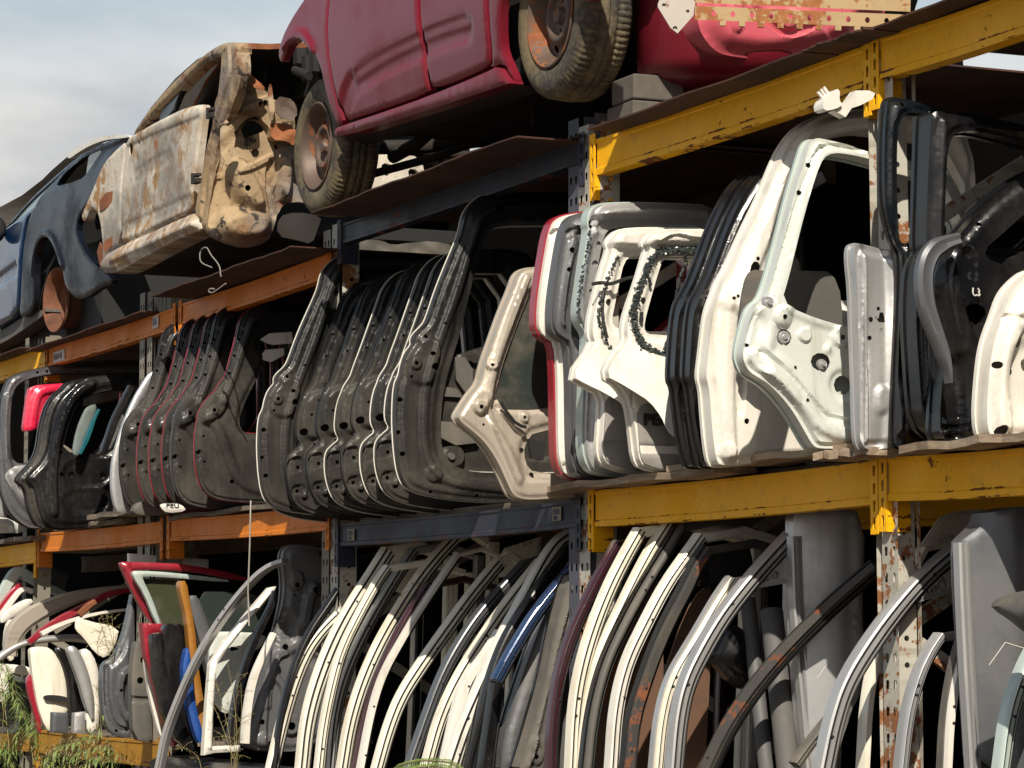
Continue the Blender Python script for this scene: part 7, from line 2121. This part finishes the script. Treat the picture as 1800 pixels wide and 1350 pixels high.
weed('drooping willow leaved weed at the far left, hanging before the cream door corner', [
    pts(L1, [(60, 1420), (40, 1150), (10, 900), (-10, 810), (30, 800), (70, 860), (90, 960)], YW),
    pts(L1, [(120, 1420), (110, 1200), (70, 980), (40, 880), (50, 900), (100, 1000), (130, 1100)], YW, -.01),
    pts(L1, [(180, 1420), (170, 1250), (130, 1080), (90, 1000), (110, 1040), (170, 1110), (210, 1180)], YW, -.01),
    pts(L1, [(-60, 1420), (-30, 1250), (0, 1180), (20, 1200), (60, 1290), (80, 1350)], YW),
    pts(L1, [(30, 1420), (60, 1260), (110, 1130), (150, 1100), (190, 1180), (215, 1290)], YW - .02),
    pts(L1, [(-20, 1420), (10, 1200), (20, 1050), (0, 950), (-20, 900)], YW - .02),
    pts(L1, [(-80, 1300), (-40, 1100), (0, 960), (40, 930), (80, 1000), (110, 1080)], YW),
    pts(L1, [(90, 1420), (60, 1340), (20, 1290), (-20, 1270)], YW - .03)], .075, .0075, .008, group='green weeds at the lower left')
weed('green weed with ragged leaves before the yellow beam, right of the drooping one', [
    pts(L1, [(190, 1420), (240, 1290), (330, 1230), (440, 1200), (520, 1150), (545, 1060)], YW - .05),
    pts(L1, [(300, 1420), (360, 1300), (460, 1240), (560, 1230), (640, 1290), (690, 1330)], YW - .04),
    pts(L1, [(240, 1420), (250, 1340), (300, 1290), (350, 1270)], YW - .04),
    pts(L1, [(420, 1420), (440, 1330), (480, 1290), (560, 1290), (620, 1330)], YW - .06)], .055, .007, .010, group='green weeds at the lower left')
weed('dry brown tangled weed along the yellow beam at the lower left', [
    pts(L1, [(200, 1420), (230, 1330), (290, 1270), (350, 1210), (420, 1190)], YW),
    pts(L1, [(260, 1420), (320, 1340), (420, 1290), (520, 1240), (600, 1220)], YW),
    pts(L1, [(180, 1400), (260, 1300), (300, 1250), (330, 1180)], YW - .02),
    pts(L1, [(350, 1420), (330, 1300), (380, 1250), (470, 1270)], YW),
    pts(L1, [(180, 1420), (220, 1300), (280, 1240), (380, 1230), (440, 1180)], YW - .01),
    pts(L1, [(300, 1420), (280, 1320), (320, 1250), (400, 1210), (520, 1190)], YW - .02),
    pts(L1, [(220, 1420), (330, 1360), (460, 1330), (560, 1290)], YW - .02)], .03, .006, .010, 'leafdry', group=None, twig=.25)
weed('feathery olive weed tuft in front of the flat cream panel', [
    pts(L1, [(590, 800), (600, 720), (580, 620), (560, 540), (555, 515)], D - .36),
    pts(L1, [(588, 780), (560, 690), (540, 620), (520, 560)], D - .36),
    pts(L1, [(595, 760), (600, 660), (592, 580), (590, 540)], D - .36),
    pts(L1, [(520, 760), (510, 700), (530, 640), (545, 590)], D - .36),
    pts(L1, [(540, 1200), (530, 1100), (520, 960), (510, 900)], D - .37)], .012, .004, .005, 'leafdry', r_=.0018, spread=1.4, twig=.3, droop=.1)
weed('tall thin seedy weed before the white quarter window frame', [
    pts(L1, [(1235, 1420), (1235, 1250), (1240, 1080), (1250, 950), (1265, 850)], D - .52),
    pts(L1, [(1225, 1420), (1215, 1200), (1190, 1080), (1150, 940), (1120, 870)], D - .52),
    pts(L1, [(1240, 1420), (1250, 1150), (1235, 980), (1210, 850), (1200, 790)], D - .53),
    pts(L1, [(1230, 1300), (1180, 1150), (1140, 1050), (1100, 990)], D - .53),
    pts(L1, [(1075, 1420), (1050, 1300), (1010, 1260), (950, 1240)], D - .52),
    pts(L1, [(1240, 1420), (1260, 1200), (1275, 1050), (1270, 900)], D - .54)], .010, .0035, .008, 'leafdry', r_=.0016, spread=1.2, twig=.35, droop=.0)
def frond(px, label, Y):
    base = onY(*px[0], Y)
    t_ = thing('fern_frond', label, 'fern', loc=base)
    sm, lm = MB(), MB()
    P = [onY(x, y, Y - .015 * i) for i, (x, y) in enumerate(px)]
    Q_ = [P[0]]
    for a, b_ in zip(P[:-1], P[1:]):
        for k in range(1, 13): Q_.append(a.lerp(b_, k / 12))
    for _ in range(6):
        Q_ = [Q_[0]] + [(Q_[i - 1] + Q_[i] * 2 + Q_[i + 1]) / 4 for i in range(1, len(Q_) - 1)] + [Q_[-1]]
    sm.tube(Q_, .003, 5)
    n = len(Q_)
    for i in range(2, n):
        d = (Q_[i] - Q_[i - 1]).normalized()
        for s_ in (1, -1):
            side = d.cross(Vector((-.5, -.8, .3))).normalized() * s_
            leaf(lm, Q_[i], (side + d * .8 - Vector((0, 0, .25))), Vector((.5, -.8, .3)), .050 * math.sin(.4 + 2.5 * i / n) * rng.uniform(.7, 1.2), .0042, .5)
            leaf(lm, Q_[i], (side * .7 + d * .9 + Vector((.2, -.3, -.1))), Vector((.5, -.8, .3)), .040 * math.sin(.4 + 2.5 * i / n) * rng.uniform(.6, 1.3), .0036, .5)
    sm.build('stem', M['stem'], t_); lm.build('leaves', M['fern'], t_)
frond([(668, 1372), (700, 1345), (745, 1337), (790, 1340), (820, 1356)], 'arching green fern frond at the bottom edge below the cream frames', D - .3)
frond([(672, 1385), (720, 1352), (770, 1346), (806, 1362)], 'lower green fern frond just under the arching one', D - .33)

# tree seen through the shed window
tr = thing('tree', 'sunlit green tree seen only through the small shed window', 'tree', loc=onY(1463, 460, 14))
tk = MB()
c0 = onY(1463, 355, 14)
zc0 = c0.z
tk.tube([Vector((c0.x, 14, 0)), Vector((c0.x + .1, 14, zc0 * .45)), Vector((c0.x - .05, 14.1, zc0 * .95))], [.14, .11, .05], 10)
for a in range(6):
    q = a * 1.05
    tk.tube([Vector((c0.x, 14, zc0 - 1.8 + .15 * a)), Vector((c0.x + .35 * math.cos(q), 14 + .35 * math.sin(q), zc0 - 1.2 + .15 * a)), Vector((c0.x + .6 * math.cos(q), 14 + .6 * math.sin(q), zc0 - .7 + .15 * a))], [.05, .035, .015], 6)
tk.build('trunk', M['stem'], tr)
cr = MB()
cl = [Vector((c0.x + rng.normal(0, .5), 14 + rng.normal(0, .5), c0.z + rng.normal(-.2, .5))) for _ in range(34)]
for c in cl:
    for _ in range(90):
        leaf(cr, c + Vector(rng.normal(0, .22, 3)), Vector(rng.normal(0, 1, 3)), Vector((0, 0, 1)), .09, .04)
cr.build('crown', M['fern'], tr)
